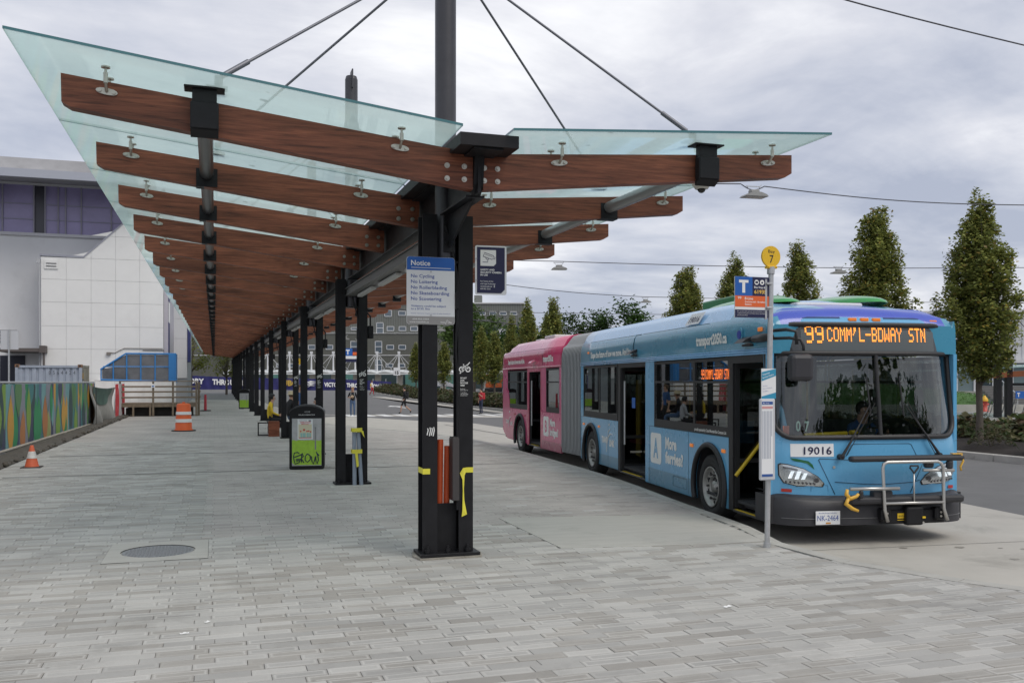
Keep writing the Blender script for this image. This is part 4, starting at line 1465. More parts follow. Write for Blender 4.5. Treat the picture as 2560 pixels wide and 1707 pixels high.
text('19016', NAVY, np_, (.385, FS(.40, 1.2) - .012, 1.13), (1, -.07, 0), ZA, .095, .37, bold=.012)
b = MB(); b.box(.435, .765, -.165, -.155, .265, .435, bev=.003)
lp = b.build('licence_plate', SIGNW, bus)
lp.rotation_euler = (0, 0, 0)
b = MB()
text('NK-2464', None, None, (.455, -.167, .315), XA, ZA, .068, .285, bold=.0, mb=b)
text('Beautiful British Columbia', None, None, (.475, -.167, .405), XA, ZA, .014, .24, mb=b)
b.build('lettering', BLUEINK, lp)
b = MB(); b.box(.57, .635, -.1675, -.166, .275, .295); b.build('sticker', mat('sticker orange', (.55, .25, .04), .5), lp)

# wipers
for x0, xt, zt in ((.86, 1.30, 1.78), (2.26, 1.77, 1.79)):
    b = MB()
    y = lambda x, z: FS(x, z) - .05
    b.tube([(x0, y(x0, 1.1) - .02, 1.10), (x0 + (xt - x0) * .25, y(x0, 1.3) - .03, 1.27), (xt, y(xt, zt), zt)], [.022, .014, .006], 6)
    b.tube([(x0 + .07 * np.sign(xt - x0), y(x0, 1.12) - .02, 1.12), (xt + .06, y(xt, zt), zt)], .005, 5)
    b.tube([(xt - .0, y(xt, 1.66) + .012, 1.62), (xt - .03, y(xt, 2.3) + .012, 2.12)], .011, 5)
    b.cyl((x0, y(x0, 1.1) + .05, 1.10), (x0, y(x0, 1.1) - .03, 1.10), .035, n=10)
    b.build('wiper', RUB, bus)

# folded bicycle rack
rk = MB()
rk.box(1.3, 2.2, -.20, -.16, .26, .43, 0, bev=.01)
rk.box(1.28, 1.42, -.26, -.14, .30, .46, 0, bev=.02); rk.box(2.03, 2.17, -.26, -.14, .30, .46, 0, bev=.02)
rk.box(1.62, 1.86, -.27, -.15, .24, .48, 0, bev=.03)
rko = rk.build('bike_rack', BLACK, bus)
b = MB()
b.tube([(1.335, -.30, .30), (1.30, -.29, .45), (1.285, -.27, .97), (1.30, -.268, 1.02), (1.35, -.266, 1.045), (2.05, -.266, 1.045), (2.10, -.268, 1.02), (2.125, -.27, .97), (2.12, -.29, .45), (2.16, -.31, .30)], .021, 10)
b.tube([(1.30, -.292, .53), (2.12, -.292, .53)], .018, 8)
b.tube([(1.71, -.285, .53), (1.712, -.275, .9)], .011, 6)
b.tube([(.83, -.28, .72), (1.5, -.29, .715)], .022, 8); b.tube([(1.86, -.24, .935), (2.3, -.24, .925)], .02, 8)
b.build('rack_frame', mat('brushed aluminium', (.52, .51, .49), .35, .75), rko)
b = MB()
b.box(.88, 2.46, -.245, -.13, 1.045, 1.12, 0, bev=.03)
b.box(.84, 2.44, -.27, -.12, .515, .615, 0, bev=.035)
b.box(1.17, 1.44, -.262, -.14, .56, .69, 0, bev=.03)
b.box(1.9, 2.03, -.24, -.17, .96, 1.06, 0, bev=.02); b.box(2.22, 2.3, -.24, -.17, .94, 1.05, 0, bev=.02)
b.tube([(1.71, -.28, .9), (1.69, -.28, .93), (1.655, -.28, .97), (1.66, -.28, .995), (1.765, -.28, .995), (1.77, -.28, .97), (1.735, -.28, .93)], .012, 6, closed=True)
b.box(.95, 1.0, -.32, -.27, .60, .70, 0, bev=.015)
b.build('wheel_tray', mat('rack black', (.028, .028, .032), .55), rko)
b = MB()
b.tube([(.79, -.29, .715), (.77, -.30, .66), (.82, -.30, .60), (.90, -.31, .63), (.93, -.31, .66)], [.02, .026, .026, .022, .018], 8)
b.tube([(.80, -.30, .61), (.76, -.31, .54), (.84, -.32, .48), (.92, -.32, .45)], [.024, .028, .024, .018], 8)
b.tube([(2.42, -.22, 1.12), (2.44, -.23, 1.04), (2.40, -.23, .97), (2.41, -.23, .92)], .014, 6)
b.box(2.3, 2.44, -.22, -.16, 1.126, 1.14)
b.build('hook', mat('hook yellow', (.68, .40, .05), .4), rko)
b = MB(); b.box(1.53, 1.69, -.206, -.2005, .325, .39); b.box(1.53, 1.69, -.206, -.2005, .30, .308); b.box(1.83, 1.87, -.285, -.271, .33, .355)
yl = b.build('label_plate', mat('label yellow', (.72, .48, .02), .5), rko)
text('sportworks', RUB, yl, (1.545, -.2075, .345), XA, ZA, .026, .13)
b = MB()
for x, z in ((1.35, .40), (2.1, .40), (1.85, .275), (1.35, .35), (2.1, .35)):
    b.cyl((x, -.262, z), (x, -.272, z), .014, n=8)
b.build('bolt', STEEL, rko)
b = MB(); b.cyl((.785, FS(.785, .99) - .0, .965), (.785, FS(.785, .99) - .012, .965), .018, n=12); b.build('hood_lock', STEEL, bus)

# ------------------------------------------------ side of the front section (kerb side)
def arch_poly(a0, a1, z0, z1, ac, r, hz=.5, zmin=None):
    """outline of a lower side panel with a wheel arch cut from its lower edge"""
    p = [(a0, z1), (a0, z0)]
    zb = z0
    h = math.sqrt(max(0, r * r - (hz - zb) ** 2))
    t0 = math.atan2(zb - hz, -h); t1 = math.atan2(zb - hz, h)
    if t0 < 0: t0 += 2 * math.pi
    n = 18
    for i in range(n + 1):
        t = t0 + (t1 - t0) * i / n
        p.append((ac + r * math.cos(t), hz + r * math.sin(t)))
    p += [(a1, z0), (a1, z1)]
    return p
ARC = .635
def side_part(name, polys, mats, parent=bus, x0=0.0, x1=.05, rearp=False, right=False):
    b = MB()
    for p, m in polys:
        if right: b.prism(p, BW - x1, BW - x0, 'x', m)
        else: b.prism(p, x0, x1, 'x', m)
    o = b.build(name, mats, parent)
    if rearp: rear(o)
    return o
HUBF, HUBM = 2.2, 8.93
zs = .53
def split_panel(name, a0, a1, z0, z1, hub, mats, rearp=False, right=False):
    """upper colour and darker skirt band, both cut by the arch"""
    if hub is None:
        side_part(name, [([(a0, zs), (a1, zs), (a1, z1), (a0, z1)], 0), ([(a0, z0), (a1, z0), (a1, zs), (a0, zs)], 1)], mats, rearp=rearp, right=right)
        return
    r = ARC; hz = .5
    h1 = math.sqrt(r * r - (zs - hz) ** 2)
    up = [(a0, z1), (a0, zs)]
    t0, t1 = math.pi - math.asin((zs - hz) / r), math.asin((zs - hz) / r)
    for i in range(19):
        t = t0 + (t1 - t0) * i / 18
        up.append((hub + r * math.cos(t), hz + r * math.sin(t)))
    up += [(a1, zs), (a1, z1)]
    h0 = math.sqrt(r * r - (z0 - hz) ** 2)
    lo = [([(a0, z0), (hub - h0, z0), (hub - h1, zs), (a0, zs)], 1), ([(hub + h0, z0), (a1, z0), (a1, zs), (hub + h1, zs)], 1)]
    lo = [q for q in lo if q[0][1][0] > q[0][0][0] + .01]
    side_part(name, [(up, 0)] + lo, mats, rearp=rearp, right=right)
split_panel('side_panel', 1.5, 5.02, .25, 1.27, HUBF, [BLU, BAND])
split_panel('side_panel', 6.9, 9.85, .30, 1.27, HUBM, [BLU, BAND])
side_part('corner_post', [([(.2, .25), (.33, .25), (.33, 2.42), (.2, 2.42)], 0)], [BLU])
side_part('door_post', [([(4.72, 1.275), (5.2, 1.275), (5.2, 2.42), (4.72, 2.42)], 0), ([(5.025, .25), (5.2, .25), (5.2, 1.274), (5.025, 1.274)], 0)], [BLU], x0=.004)
side_part('end_post', [([(9.62, 1.275), (9.85, 1.275), (9.85, 2.42), (9.62, 2.42)], 0)], [BLU])
# windows: black surround, panes, mullions
def window(a0, a1, z0, z1, mulls, zsplit, rearp=False, led=None, right=False):
    b = MB()
    fw = .045
    X0, X1 = (.004, .03) if not right else (BW - .03, BW - .004)
    b.box(X0, X1, a0, a1, z1 - fw, z1); b.box(X0, X1, a0, a1, z0, z0 + .13)
    b.box(X0, X1, a0, a0 + fw, z0 + .13, z1 - fw); b.box(X0, X1, a1 - fw, a1, z0 + .13, z1 - fw)
    for m_ in mulls: b.box(X0, X1, m_ - .035, m_ + .035, z0 + .13, z1 - fw)
    if zsplit:
        edges = [a0 + fw] + [k for m_ in mulls for k in (m_ - .035, m_ + .035)] + [a1 - fw]
        for q0, q1 in zip(edges[::2], edges[1::2]):
            b.box(X0, X1, q0, q1, zsplit - .018, zsplit + .018)
    w = b.build('window', RUB, bus)
    if rearp: rear(w)
    edges = [a0 + fw] + [k for m_ in mulls for k in (m_ - .035, m_ + .035)] + [a1 - fw]
    xm = (X0 + X1) / 2
    for q0, q1 in zip(edges[::2], edges[1::2]):
        p = MB(); p.box(xm - .004, xm + .004, q0 + .001, q1 - .001, z0 + .131, z1 - fw - .001)
        p.build('pane', BGLASS, w)
    return w
wbig = window(1.5, 4.72, 1.275, 2.40, [2.83], 2.05)
wmid = window(6.95, 9.62, 1.275, 2.40, [8.3], None)
# far side: one plain wall with a window strip
split_panel('far_side_panel', .2, 9.85, .25, 1.27, HUBF, [BLU, BAND], right=True)
window(.45, 9.6, 1.275, 2.40, [2.2, 4.0, 5.8, 7.6], 2.05, right=True)
side_part('corner_post', [([(.2, 1.275), (.45, 1.275), (.45, 2.42), (.2, 2.42)], 0), ([(9.6, 1.275), (9.85, 1.275), (9.85, 2.42), (9.6, 2.42)], 0)], [BLU], right=True)

# upper shell with the roof fairing
def shell(name, secs, matf, mats, parent=bus, rearp=False, capf=True, capb=True):
    b = MB(); n = len(secs[0][1]); v = []
    for a, s_ in secs:
        v += [(x, a, z) for x, z in s_]
    o = 0
    b.v.extend(v)
    for k in range(len(secs) - 1):
        for i in range(n - 1):
            q = (k * n + i, (k + 1) * n + i, (k + 1) * n + i + 1, k * n + i + 1)
            xc = sum(v[j][0] for j in q) / 4; ac = sum(v[j][1] for j in q) / 4; zc = sum(v[j][2] for j in q) / 4
            b.f.append(q); b.m.append(matf(xc, ac, zc)); b.s.append(True); b.c.append((1, 1, 1, 1))
    if capf: b.f.append(tuple(range(n))); b.m.append(0); b.s.append(False); b.c.append((1, 1, 1, 1))
    if capb: b.f.append(tuple(range((len(secs) - 1) * n, len(secs) * n))[::-1]); b.m.append(0); b.s.append(False); b.c.append((1, 1, 1, 1))
    o = b.build(name, mats, parent)
    if rearp: rear(o)
    return o
def sec(h, sh, inset=.0, zsh=2.93):
    """half profile: wall, shoulder, fairing, roof; sh = shoulder step"""
    hp = [(0 + inset, 2.42), (0 + inset, 2.56), (.006 + inset, 2.74), (.025 + inset, 2.86), (.055 + inset, zsh - .01), (.075 + inset, zsh + .012 * sh), (.16 + inset, zsh + (h - zsh) * .55), (.28 + inset, zsh + (h - zsh) * .88), (.45 + inset, h), (.9, h + .025), (BW / 2, h + .035)]
    return hp + [(BW - x, z) for x, z in hp[-2::-1]]
secs = []
for a, h, ins in ((.22, 2.80, .0), (.32, 2.93, .0), (.45, 3.0, 0), (.7, 3.05, 0), (1.0, 3.09, 0), (1.3, 3.15, 0), (1.6, 3.20, 0), (2.0, 3.225, 0), (2.6, 3.235, 0), (4.6, 3.24, 0), (7, 3.24, 0), (9.0, 3.24, 0), (9.85, 3.24, 0)):
    zsh = 2.93 if a > .5 else (2.78 if a < .3 else 2.88)
    secs.append((a, sec(max(h, zsh + .01), 1, ins, zsh)))
def mf(x, a, z):
    edge = 2.935 if a > 2.2 else 2.935 + (2.2 - a) * .10
    if x > .9 and x < BW - .9 and a < 1.2: return 2
    if a < .5 and z > 2.85: return 2
    return 1 if z > edge else 0
shell('roof', secs, mf, [TEAL, LBLU, DEEP])
# mouldings along the side
b = MB()
for z, r in ((2.455, .016), (2.485, .010), (2.425, .012)):
    b.tube([(-.004, .28, z), (-.004, 9.85, z)], r, 6)
b.build('side_rail', LBLU, bus)
b = MB()
b.tube([(-.001, 5.9, 2.5), (-.001, 5.9, 2.74), (.022, 5.9, 2.86), (.06, 5.88, 2.925), (.06, 5.6, 2.935)], .006, 5)
b.tube([(.068, 5.8, 2.934), (.068, 9.2, 2.934)], .005, 5)
b.tube([(.068, 2.35, 2.934), (.068, 5.5, 2.934)], .005, 5)
b.build('panel_seam', mat('seam dark teal', (.015, .06, .09), .5), bus)
for a_ in (3.05, 4.95):
    MB().box(-.002, .001, a_ - .004, a_ + .004, .28, 1.26).build('panel_gap', mat('seam dark teal'), bus)
for a_ in (7.6, 9.8):
    MB().box(-.002, .001, a_ - .004, a_ + .004, .32, 1.26).build('panel_gap', mat('seam dark teal'), bus)
b = MB(); b.tube([(-.001, p_[0], p_[1]) for p_ in rrect(3.12, 3.75, .34, .50, .02)], .004, 4, closed=True); b.build('access_door', mat('seam dark teal'), bus)
MB().box(-.003, .001, 1.5, 4.72, 1.262, 1.274).build('belt_line', mat('seam dark teal'), bus)
# green fairings over the front
b = MB()
def dome(xc, ac, rx, ra, z0, h):
    b.grid(lambda s_, t: (xc + rx * math.cos(2 * math.pi * s_) * math.sin(math.pi / 2 * t), ac + ra * math.sin(2 * math.pi * s_) * math.sin(math.pi / 2 * t), z0 + h * math.cos(math.pi / 2 * t)), 28, 8)
dome(.78, 2.6, .44, 1.5, 3.17, .15); dome(1.98, 2.4, .5, 1.5, 3.17, .17)
b.build('roof_fairing', GREEN, bus)
b = MB(); b.box(.85, 1.75, 3.2, 4.6, 3.2, 3.46, bev=.03); b.build('roof_unit', mat('roof unit green', (.015, .19, .055), .35), bus)
b = MB(); b.box(.75, 1.75, .95, 1.5, 3.08, 3.15, bev=.025); b.build('roof_hatch', mat('hatch white', (.62, .63, .66), .4), bus)
# roof number plate (slanted white patch)
b = MB()
b.add([(.058, 3.37, 2.96), (.058, 2.78, 2.96), (.150, 2.70, 3.14), (.150, 3.29, 3.14)], [(0, 1, 2, 3)])
for p_ in range(4):
    pass
rp = b.build('number_plate', SIGNW, bus)
up = Vector((.111, -.08, .18)).normalized()
text('19016', NAVY, rp, (.070, 3.26, 2.995), (0, -1, 0), Vector((.092, -.05, .18)).normalized(), .105, .42, bold=.012, shear=.0)

# wheels
def wheel_mesh():
    """axis along X, outer face towards -X"""
    tm = Matrix.Rotation(R(-90), 4, 'Y')
    b = MB()
    b.lathe([(.30, -.13), (.33, -.155), (.43, -.155), (.475, -.13), (.485, -.09), (.485, .09), (.475, .13), (.43, .155), (.34, .15), (.30, .12)], 36, 0, tm)
    ty = b.mesh('tyre', TYRE)
    b = MB()
    b.lathe([(.30, .135), (.305, .15), (.285, .15), (.275, .10), (.255, .075), (.17, .095), (.155, .09), (.15, .06), (.09, .06), (.085, .11), (.0, .115)], 36, 0, tm)
    ri = b.mesh('rim', RIM)
    b = MB()
    for i in range(10):
        t = 2 * math.pi * (i + .5) / 10
        z, y = .225 * math.sin(t), .225 * math.cos(t)
        b.cyl((-.083, y, z), (-.092, y, z), .023, n=10)
    b.cyl((-.062, 0, 0), (-.064, 0, 0), .148, n=24)
    ho = b.mesh('rim_hole', DARK)
    b = MB()
    for i in range(10):
        t = 2 * math.pi * i / 10
        z, y = .185 * math.sin(t), .185 * math.cos(t)
        b.cyl((-.09, y, z), (-.135, y, z), .017, n=6)
        z, y = .115 * math.sin(t), .115 * math.cos(t)
        b.cyl((-.062, y, z), (-.08, y, z), .011, n=6)
    nu = b.mesh('wheel_nut', GREY)
    return ty, ri, ho, nu
WM_ = wheel_mesh()
def wheel(y, x=.165, rearp=False, mirror=False):
    w = link('wheel', WM_[0], bus)
    loc = Vector((x, y, .487))
    if rearp:
        T_ = Matrix.Translation(REAR_LOC) @ Matrix.Rotation(REAR_RZ, 4, 'Z')
        loc = T_ @ loc
        w.rotation_euler = (0, 0, REAR_RZ + (math.pi if mirror else 0))
    elif mirror:
        w.rotation_euler = (0, 0, math.pi)
    w.location = loc
    for m_ in WM_[1:]:
        link(m_.name.split('.')[0], m_, w)
RHUB = 6.42
wheel(HUBF); wheel(HUBM); wheel(RHUB, rearp=True)
wheel(HUBF, BW - .165, mirror=True); wheel(HUBM, BW - .165, mirror=True); wheel(RHUB, BW - .165, rearp=True, mirror=True)
# arch trims and wells
def arch_trim(hub, m=RUB, rearp=False):
    b = MB()
    pts = [(-.012, hub + (ARC - .02) * math.cos(t), .5 + (ARC - .02) * math.sin(t)) for t in np.linspace(-.40, math.pi + .40, 30)]
    b.tube(pts, .042, 6)
    o = b.build('wheel_arch', m, bus)
    if rearp: rear(o)
    b = MB()
    pts = [(hub + ARC * math.cos(t), .5 + ARC * math.sin(t)) for t in np.linspace(-.4, math.pi + .4, 20)]
    v = [(.05, a, z) for a, z in pts] + [(.7, a, z) for a, z in pts]
    k = len(pts)
    b.add(v, [(i, i + 1, k + i + 1, k + i) for i in range(k - 1)], 0, True)
    b.add([(.7, a, z) for a, z in pts], [tuple(range(k))])
    o2 = b.build('wheel_well', INT, bus)
    if rearp: rear(o2)
arch_trim(HUBF); arch_trim(HUBM); arch_trim(RHUB, rearp=True)
b = MB()
for a, z, s_ in ((9.55, 1.10, 1), (8.28, 1.10, 1), (2.9, 1.06, 1.2), (1.66, 1.06, 1.2), (9.15, 2.70, 1), (.47, 2.74, 1.2)):
    b.box(-.02, .0, a - .05 * s_, a + .05 * s_, z - .022 * s_, z + .022 * s_, bev=.006)
b.build('marker_lamp', AMBER, bus)

# doors
def leaf(name, w, h_, hinge, ang, glass=True, rearp=False, handle=None, hz=.32):
    """a glazed black door leaf hinged at (x, a), lying in the Y-Z plane before it swings"""
    b = MB()
    fw = .06
    b.box(-.02, .02, 0, w, 0, .12); b.box(-.02, .02, 0, w, h_ - .08, h_); b.box(-.02, .02, 0, fw, .12, h_ - .08); b.box(-.02, .02, w - fw, w, .12, h_ - .08)
    b.box(-.018, .018, fw, w - fw, .62, .68)
    root = b.build(name, RUB, bus)
    T_ = Matrix.Translation((hinge[0], hinge[1], hz)) @ Matrix.Rotation(ang, 4, 'Z')
    if rearp: T_ = Matrix.Translation(REAR_LOC) @ Matrix.Rotation(REAR_RZ, 4, 'Z') @ T_
    root.matrix_local = T_
    b = MB(); b.box(-.004, .004, fw, w - fw, .12, .62); b.box(-.004, .004, fw, w - fw, .68, h_ - .08); b.build('pane', BGLASS, root)
    if handle == 'bar':
        b = MB(); b.tube([(.05, .05, .5), (.05, .05, 1.75)], .022, 8); b.build('handle', GALV, root)
    if handle == 'diag':
        b = MB(); b.tube([(-.06, w - .02, .62), (-.06, .02, 1.12)], .022, 8); b.build('handle', YRAIL, root)
    return root
# front door, leaves folded into the step well
b = MB(); b.tube([(.02, 1.30, .74), (.50, 1.29, 1.33)], .026, 8); b.build('door_rail', YRAIL, bus)
leaf('front_door', .5, 2.02, (.03, 1.34), R(-92), hz=.30)
leaf('front_door', .5, 2.02, (.03, .44), R(-88), hz=.30)
side_part('door_frame', [([(1.36, .25), (1.5, .25), (1.5, 2.42), (1.36, 2.42)], 0), ([(.33, 2.31), (1.36, 2.31), (1.36, 2.42), (.33, 2.42)], 0), ([(.33, .25), (.40, .25), (.40, 2.31), (.33, 2.31)], 0)], [RUB], x0=.002)
# middle door, rear leaf swung out
leaf('middle_door', .58, 2.02, (.02, 6.71), R(-92), handle='bar', hz=.32)
leaf('middle_door', .5, 2.02, (.04, 5.24), R(-88), hz=.32)
side_part('door_frame', [([(6.74, .28), (6.9, .28), (6.9, 2.42), (6.74, 2.42)], 0), ([(5.2, 2.33), (6.74, 2.33), (6.74, 2.42), (5.2, 2.42)], 0)], [RUB], x0=.002)
b = MB(); b.box(-.0, .5, 5.2, 6.74, .27, .30); b.box(.002, .5, .4, 1.36, .24, .27); b.build('door_sill', GREY, bus)
b = MB(); b.box(-.002, .05, 5.5, 6.6, .301, .306); b.box(-.0, .05, .45, 1.3, .271, .276); b.build('step_edge', YRAIL, bus)
b = MB(); b.box(.6, .64, 5.5, 5.75, .5, 2.1, bev=.01); b.box(.6, .63, 5.78, 5.84, .5, 2.1); b.tube([(.5, 6.35, .35), (.5, 6.35, 2.3)], .018, 6); b.build('yellow_panel', mat('dull yellow', (.5, .36, .05), .5), bus)
b = MB(); b.box(.1, .104, 6.1, 6.3, 1.55, 1.75); dl = b.build('door_notice', BLUE, bus)

# interior: floor, ceiling, seats, bulkhead, dash, steering wheel
b = MB()
b.box(.06, BW - .06, .5, 9.85, .36, .40); b.box(.06, BW - .06, .5, 9.8, 2.5, 2.53)
b.build('floor', INT, bus)
b = MB()
for i in range(6):
    a = 3.1 + i * .32
    if 5.0 < a < 6.9: continue
    for x in (.32, 2.1):
        b.box(x - .2, x + .2, a, a + .06, .85, 1.42, bev=.02); b.box(x - .2, x + .2, a - .38, a, .80, .86, bev=.02)
for a in (7.4, 8.15, 8.9, 9.5):
    for x in (.32, .78, 1.9, 2.35):
        b.box(x - .2, x + .2, a, a + .06, .95, 1.55, bev=.02); b.box(x - .2, x + .2, a - .38, a, .9, .96, bev=.02)
b.build('seat', mat('seat cloth', (.10, .03, .04), .9, var=.3, vscale=20), bus)
b = MB()
for a in (3.0, 4.6, 7.2, 9.0):
    for x in (.62, 2.0):
        b.tube([(x, a, .4), (x, a, 2.5)], .018, 6)
b.tube([(.55, 7.25, 1.0), (.55, 7.25, 1.62), (.2, 7.25, 1.66), (.14, 7.25, 1.0)], .02, 6)
b.tube([(.7, .62, 1.335), (1.3, .60, 1.36)], .03, 8); b.tube([(1.36, .62, 1.37), (1.52, .66, 1.37), (1.58, .72, 1.25), (1.58, .75, 1.0)], .03, 8)
b.build('grab_pole', YRAIL, bus)
b = MB()
b.box(.08, BW - .08, .26, .62, .9, 1.30, bev=.05)
b.grid(lambda s_, t: (1.72 + .42 * math.cos(math.pi * s_) * (1 - .3 * t) + .12, .42 + .35 * t, 1.30 + .28 * math.sin(math.pi * s_) * (1 - .25 * t)), 14, 4)
b.box(1.45, 1.75, .62, .72, 1.1, 1.42, bev=.03)
b.build('dashboard', mat('dash grey', (.045, .055, .055), .6), bus)
b = MB()
T_ = Matrix.Translation((1.98, .78, 1.42)) @ Matrix.Rotation(R(55), 4, 'X')
b.tube([T_ @ Vector((.225 * math.cos(t), .225 * math.sin(t), 0)) for t in np.linspace(0, 2 * math.pi, 25)[:-1]], .018, 6, closed=True)
b.tube([T_ @ Vector((-.22, 0, 0)), T_ @ Vector((.22, 0, 0))], .014, 6)
b.cyl(T_ @ Vector((0, 0, 0)), T_ @ Vector((0, 0, -.4)), .035, n=8)
b.build('steering_wheel', RUB, bus)
b = MB(); b.box(1.35, 1.38, 1.55, 1.7, .4, 2.4); b.box(1.35, 2.55, 1.75, 1.8, .4, 1.5); b.build('partition', INT, bus)
b = MB(); b.tube([(.33, .4, 1.3), (.26, .5, 1.8), (.20, .55, 2.38)], .045, 8); b.build('inner_pillar', BLU, bus)
b = MB()
b.box(2.3, 2.42, .55, .62, 1.72, 1.95, bev=.03); b.tube([(2.36, .58, 1.72), (2.34, .56, 1.58), (2.26, .5, 1.55), (2.24, .48, 1.65)], .02, 6); b.build('inner_mirror', RUB, bus)
b = MB()
text('0', None, None, (.35, .19, 1.42), XA, ZA, .13, .065, bold=.02, mb=b); text('7', None, None, (.46, .17, 1.415), XA, ZA, .13, .065, bold=.02, mb=b)
b.build('lettering', mat('mint card', (.5, .72, .64), .6), bus)
b = MB(); b.box(.16, .245, .165, .17, 1.37, 1.49); b.build('windshield_sticker', mat('sticker red', (.62, .22, .16), .6), bus)

# side route display behind the glass
b = MB()
def put_side(bb, x0, x1, z0, z1):
    bb.quad((.045, x0, z0), (.045, x1, z0), (.045, x1, z1), (.045, x0, z1))
def put_side_m(bb, x0, x1, z0, z1):
    A_ = 2.52
    bb.quad((.0, A_ - x0, z0), (.0, A_ - x1, z0), (.0, A_ - x1, z1), (.0, A_ - x0, z1))
x = dots('99', 0, 2.235, .0115, .0205, put_side_m, b)
dots("COMM'L-BDWAY STN", x + .03, 2.235, .0091, .0205, put_side_m, b)
b.build('side_route_text', LEDR, bus)['kind'] = 'stuff'

# lettering on the side: written towards the front
SA, SZ = (0, -1, 0), (0, 0, 1)
b = MB()
text('Shape the future of how we move. And live.', None, None, (-.006, 8.95, 2.575), SA, SZ, .125, 2.95, bold=.04, mb=b)
text('transport2050.ca', None, None, (-.006, 2.72, 2.61), SA, SZ, .145, 1.17, bold=.045, mb=b)
text('More', None, None, (-.004, 4.12, .93), SA, SZ, .18, .54, bold=.05, mb=b)
text('ferries?', None, None, (-.004, 4.12, .69), SA, SZ, .18, .84, bold=.05, mb=b)
text('TRANS', None, None, (-.004, 8.07, .79), SA, SZ, .12, .42, bold=.06, mb=b)
text('LINK', None, None, (-.004, 7.50, .74), SA, SZ, .12, .36, bold=.06, mb=b)
text('proudly operated by Coast Mountain Bus Company Ltd.', None, None, (.001, 2.8, 1.30), SA, SZ, .045, 1.22, bold=.015, mb=b)
b.tube([(-.003, 7.70, .60), (-.003, 7.66, .78), (-.003, 7.55, .93), (-.003, 7.40, .99), (-.003, 7.25, .98)], [.006, .016, .018, .014, .004], 5)
b.tube([(-.003, 7.62, .95), (-.003, 7.56, 1.03), (-.003, 7.46, 1.08)], [.006, .014, .012], 5); b.ball((-.003, 7.49, 1.17), .022, 8)
b.build('lettering', WHITE_PRINT, bus)
b = MB(); b.prism(rrect(4.33, 4.88, .63, 1.16, .07), -.0035, -.001, 'x'); ab = b.build('logo_box', WHITE_PRINT, bus)
text('A', BLU, ab, (-.0055, 4.605, .74), SA, SZ, .32, .25, 'C', bold=.035)
# kerb side cameras, disc, mirror arm
b = MB()
for a in (5.8, .84):
    b.box(-.05, .0, a - .16, a + .12, 2.53, 2.56, bev=.008)
    b.prism([(-.16, 2.57), (0, 2.60), (0, 2.66), (-.10, 2.62)], a - .13, a + .13, 'y')
b.build('side_camera', RUB, bus)
b = MB(); b.prism(rrect(1.02, 1.18, 2.60, 2.80, .07), -.018, -.002, 'x'); b.build('disc_housing', TEAL, bus)
b = MB(); b.cyl((-.018, 1.1, 2.70), (-.026, 1.1, 2.70), .06, n=20); b.build('disc', mat('disc blue', (.02, .05, .35), .3), bus)
b = MB()
b.tube([(-.02, .62, 2.62), (-.06, .25, 2.62), (-.06, .05, 2.62)], [.05, .055, .045], 8)
b.tube([(-.03, .06, 2.70), (.06, -.12, 2.705), (.17, -.16, 2.68), (.18, -.16, 2.52)], .022, 8); b.tube([(-.03, .06, 2.60), (.1, -.12, 2.60), (.22, -.18, 2.58), (.26, -.18, 2.50), (.26, -.18, 2.44)], .02, 8)
b.build('mirror_arm', RUB, bus)
b = MB(); b.box(.06, .37, -.26, -.1, 2.06, 2.40, bev=.055); b.build('mirror', mat('mirror black', (.03, .03, .036), .5, bump=.1, bscale=200), bus)

# ------------------------------------------------ bellows
secsA = [(9.85, 0), (11.2, 1)]
b = MB()
NB_ = 28
v = []; profs = []
Trear = Matrix.Translation(REAR_LOC) @ Matrix.Rotation(REAR_RZ, 4, 'Z')
base = [(.02, .34), (.0, .5), (.0, 1.3), (.0, 2.3), (.01, 2.7), (.05, 2.88), (.14, 2.95), (.22, 3.06), (.30, 3.16), (.45, 3.21), (BW / 2, 3.22)]
base = base + [(BW - x, z) for x, z in base[-2::-1]]
for k in range(NB_ + 1):
    t = k / NB_
    d_ = .0 if k % 2 else .075
    for x, z in base:
        xx = BW / 2 + (x - BW / 2) * (1 - d_ / 1.33)
        zz = z if z < .6 else z - d_ * (z > 2.9) * 1.0
        pA = Vector((xx, 9.85, zz)); pB = Trear @ Vector((xx, 2.28, zz))
        v.append(pA.lerp(pB, t))
n = len(base)
b.add(v, [(k * n + i, (k + 1) * n + i, (k + 1) * n + i + 1, k * n + i + 1) for k in range(NB_) for i in range(n - 1)], 0, False)
bel = b.build('bellows', mat('bellows grey', (.17, .175, .185), .6, var=.15, vscale=6), bus)
for k in range(1, NB_, 2):
    b = MB(); b.tube([v[k * n + i] for i in range(n)], .017, 5); b.build('hoop', mat('hoop grey', (.42, .43, .44), .45, .3), bel)

# ------------------------------------------------ rear section
RA0, RA1 = 2.30, 8.55
split_panel('rear_side_panel', RA0, 4.1, .30, 1.27, None, [PINK, PINKB], rearp=True)
lowp = [(5.62, 1.27), (5.62, .33)]
r = ARC; h0 = math.sqrt(r * r - (.33 - .5) ** 2)
t0, t1 = math.pi + math.asin((.5 - .33) / r), -math.asin((.5 - .33) / r)
for i in range(21):
    t = t0 + (t1 - t0) * i / 20
    lowp.append((RHUB + r * math.cos(t), .5 + r * math.sin(t)))
lowp += [(8.0, .34), (8.5, .52), (8.62, .62), (8.62, 1.27)]
side_part('rear_side_panel', [(lowp, 0)], [PINK], rearp=True)
side_part('rear_post', [([(RA0, 1.275), (2.46, 1.275), (2.46, 2.42), (RA0, 2.42)], 0), ([(3.68, 1.275), (4.1, 1.275), (4.1, 2.42), (3.68, 2.42)], 0), ([(7.98, 1.275), (8.62, 1.275), (8.62, 2.42), (7.98, 2.42)], 0), ([(7.7, 1.275), (7.98, 1.275), (7.98, 1.9)], 0)], [PINK], rearp=True)
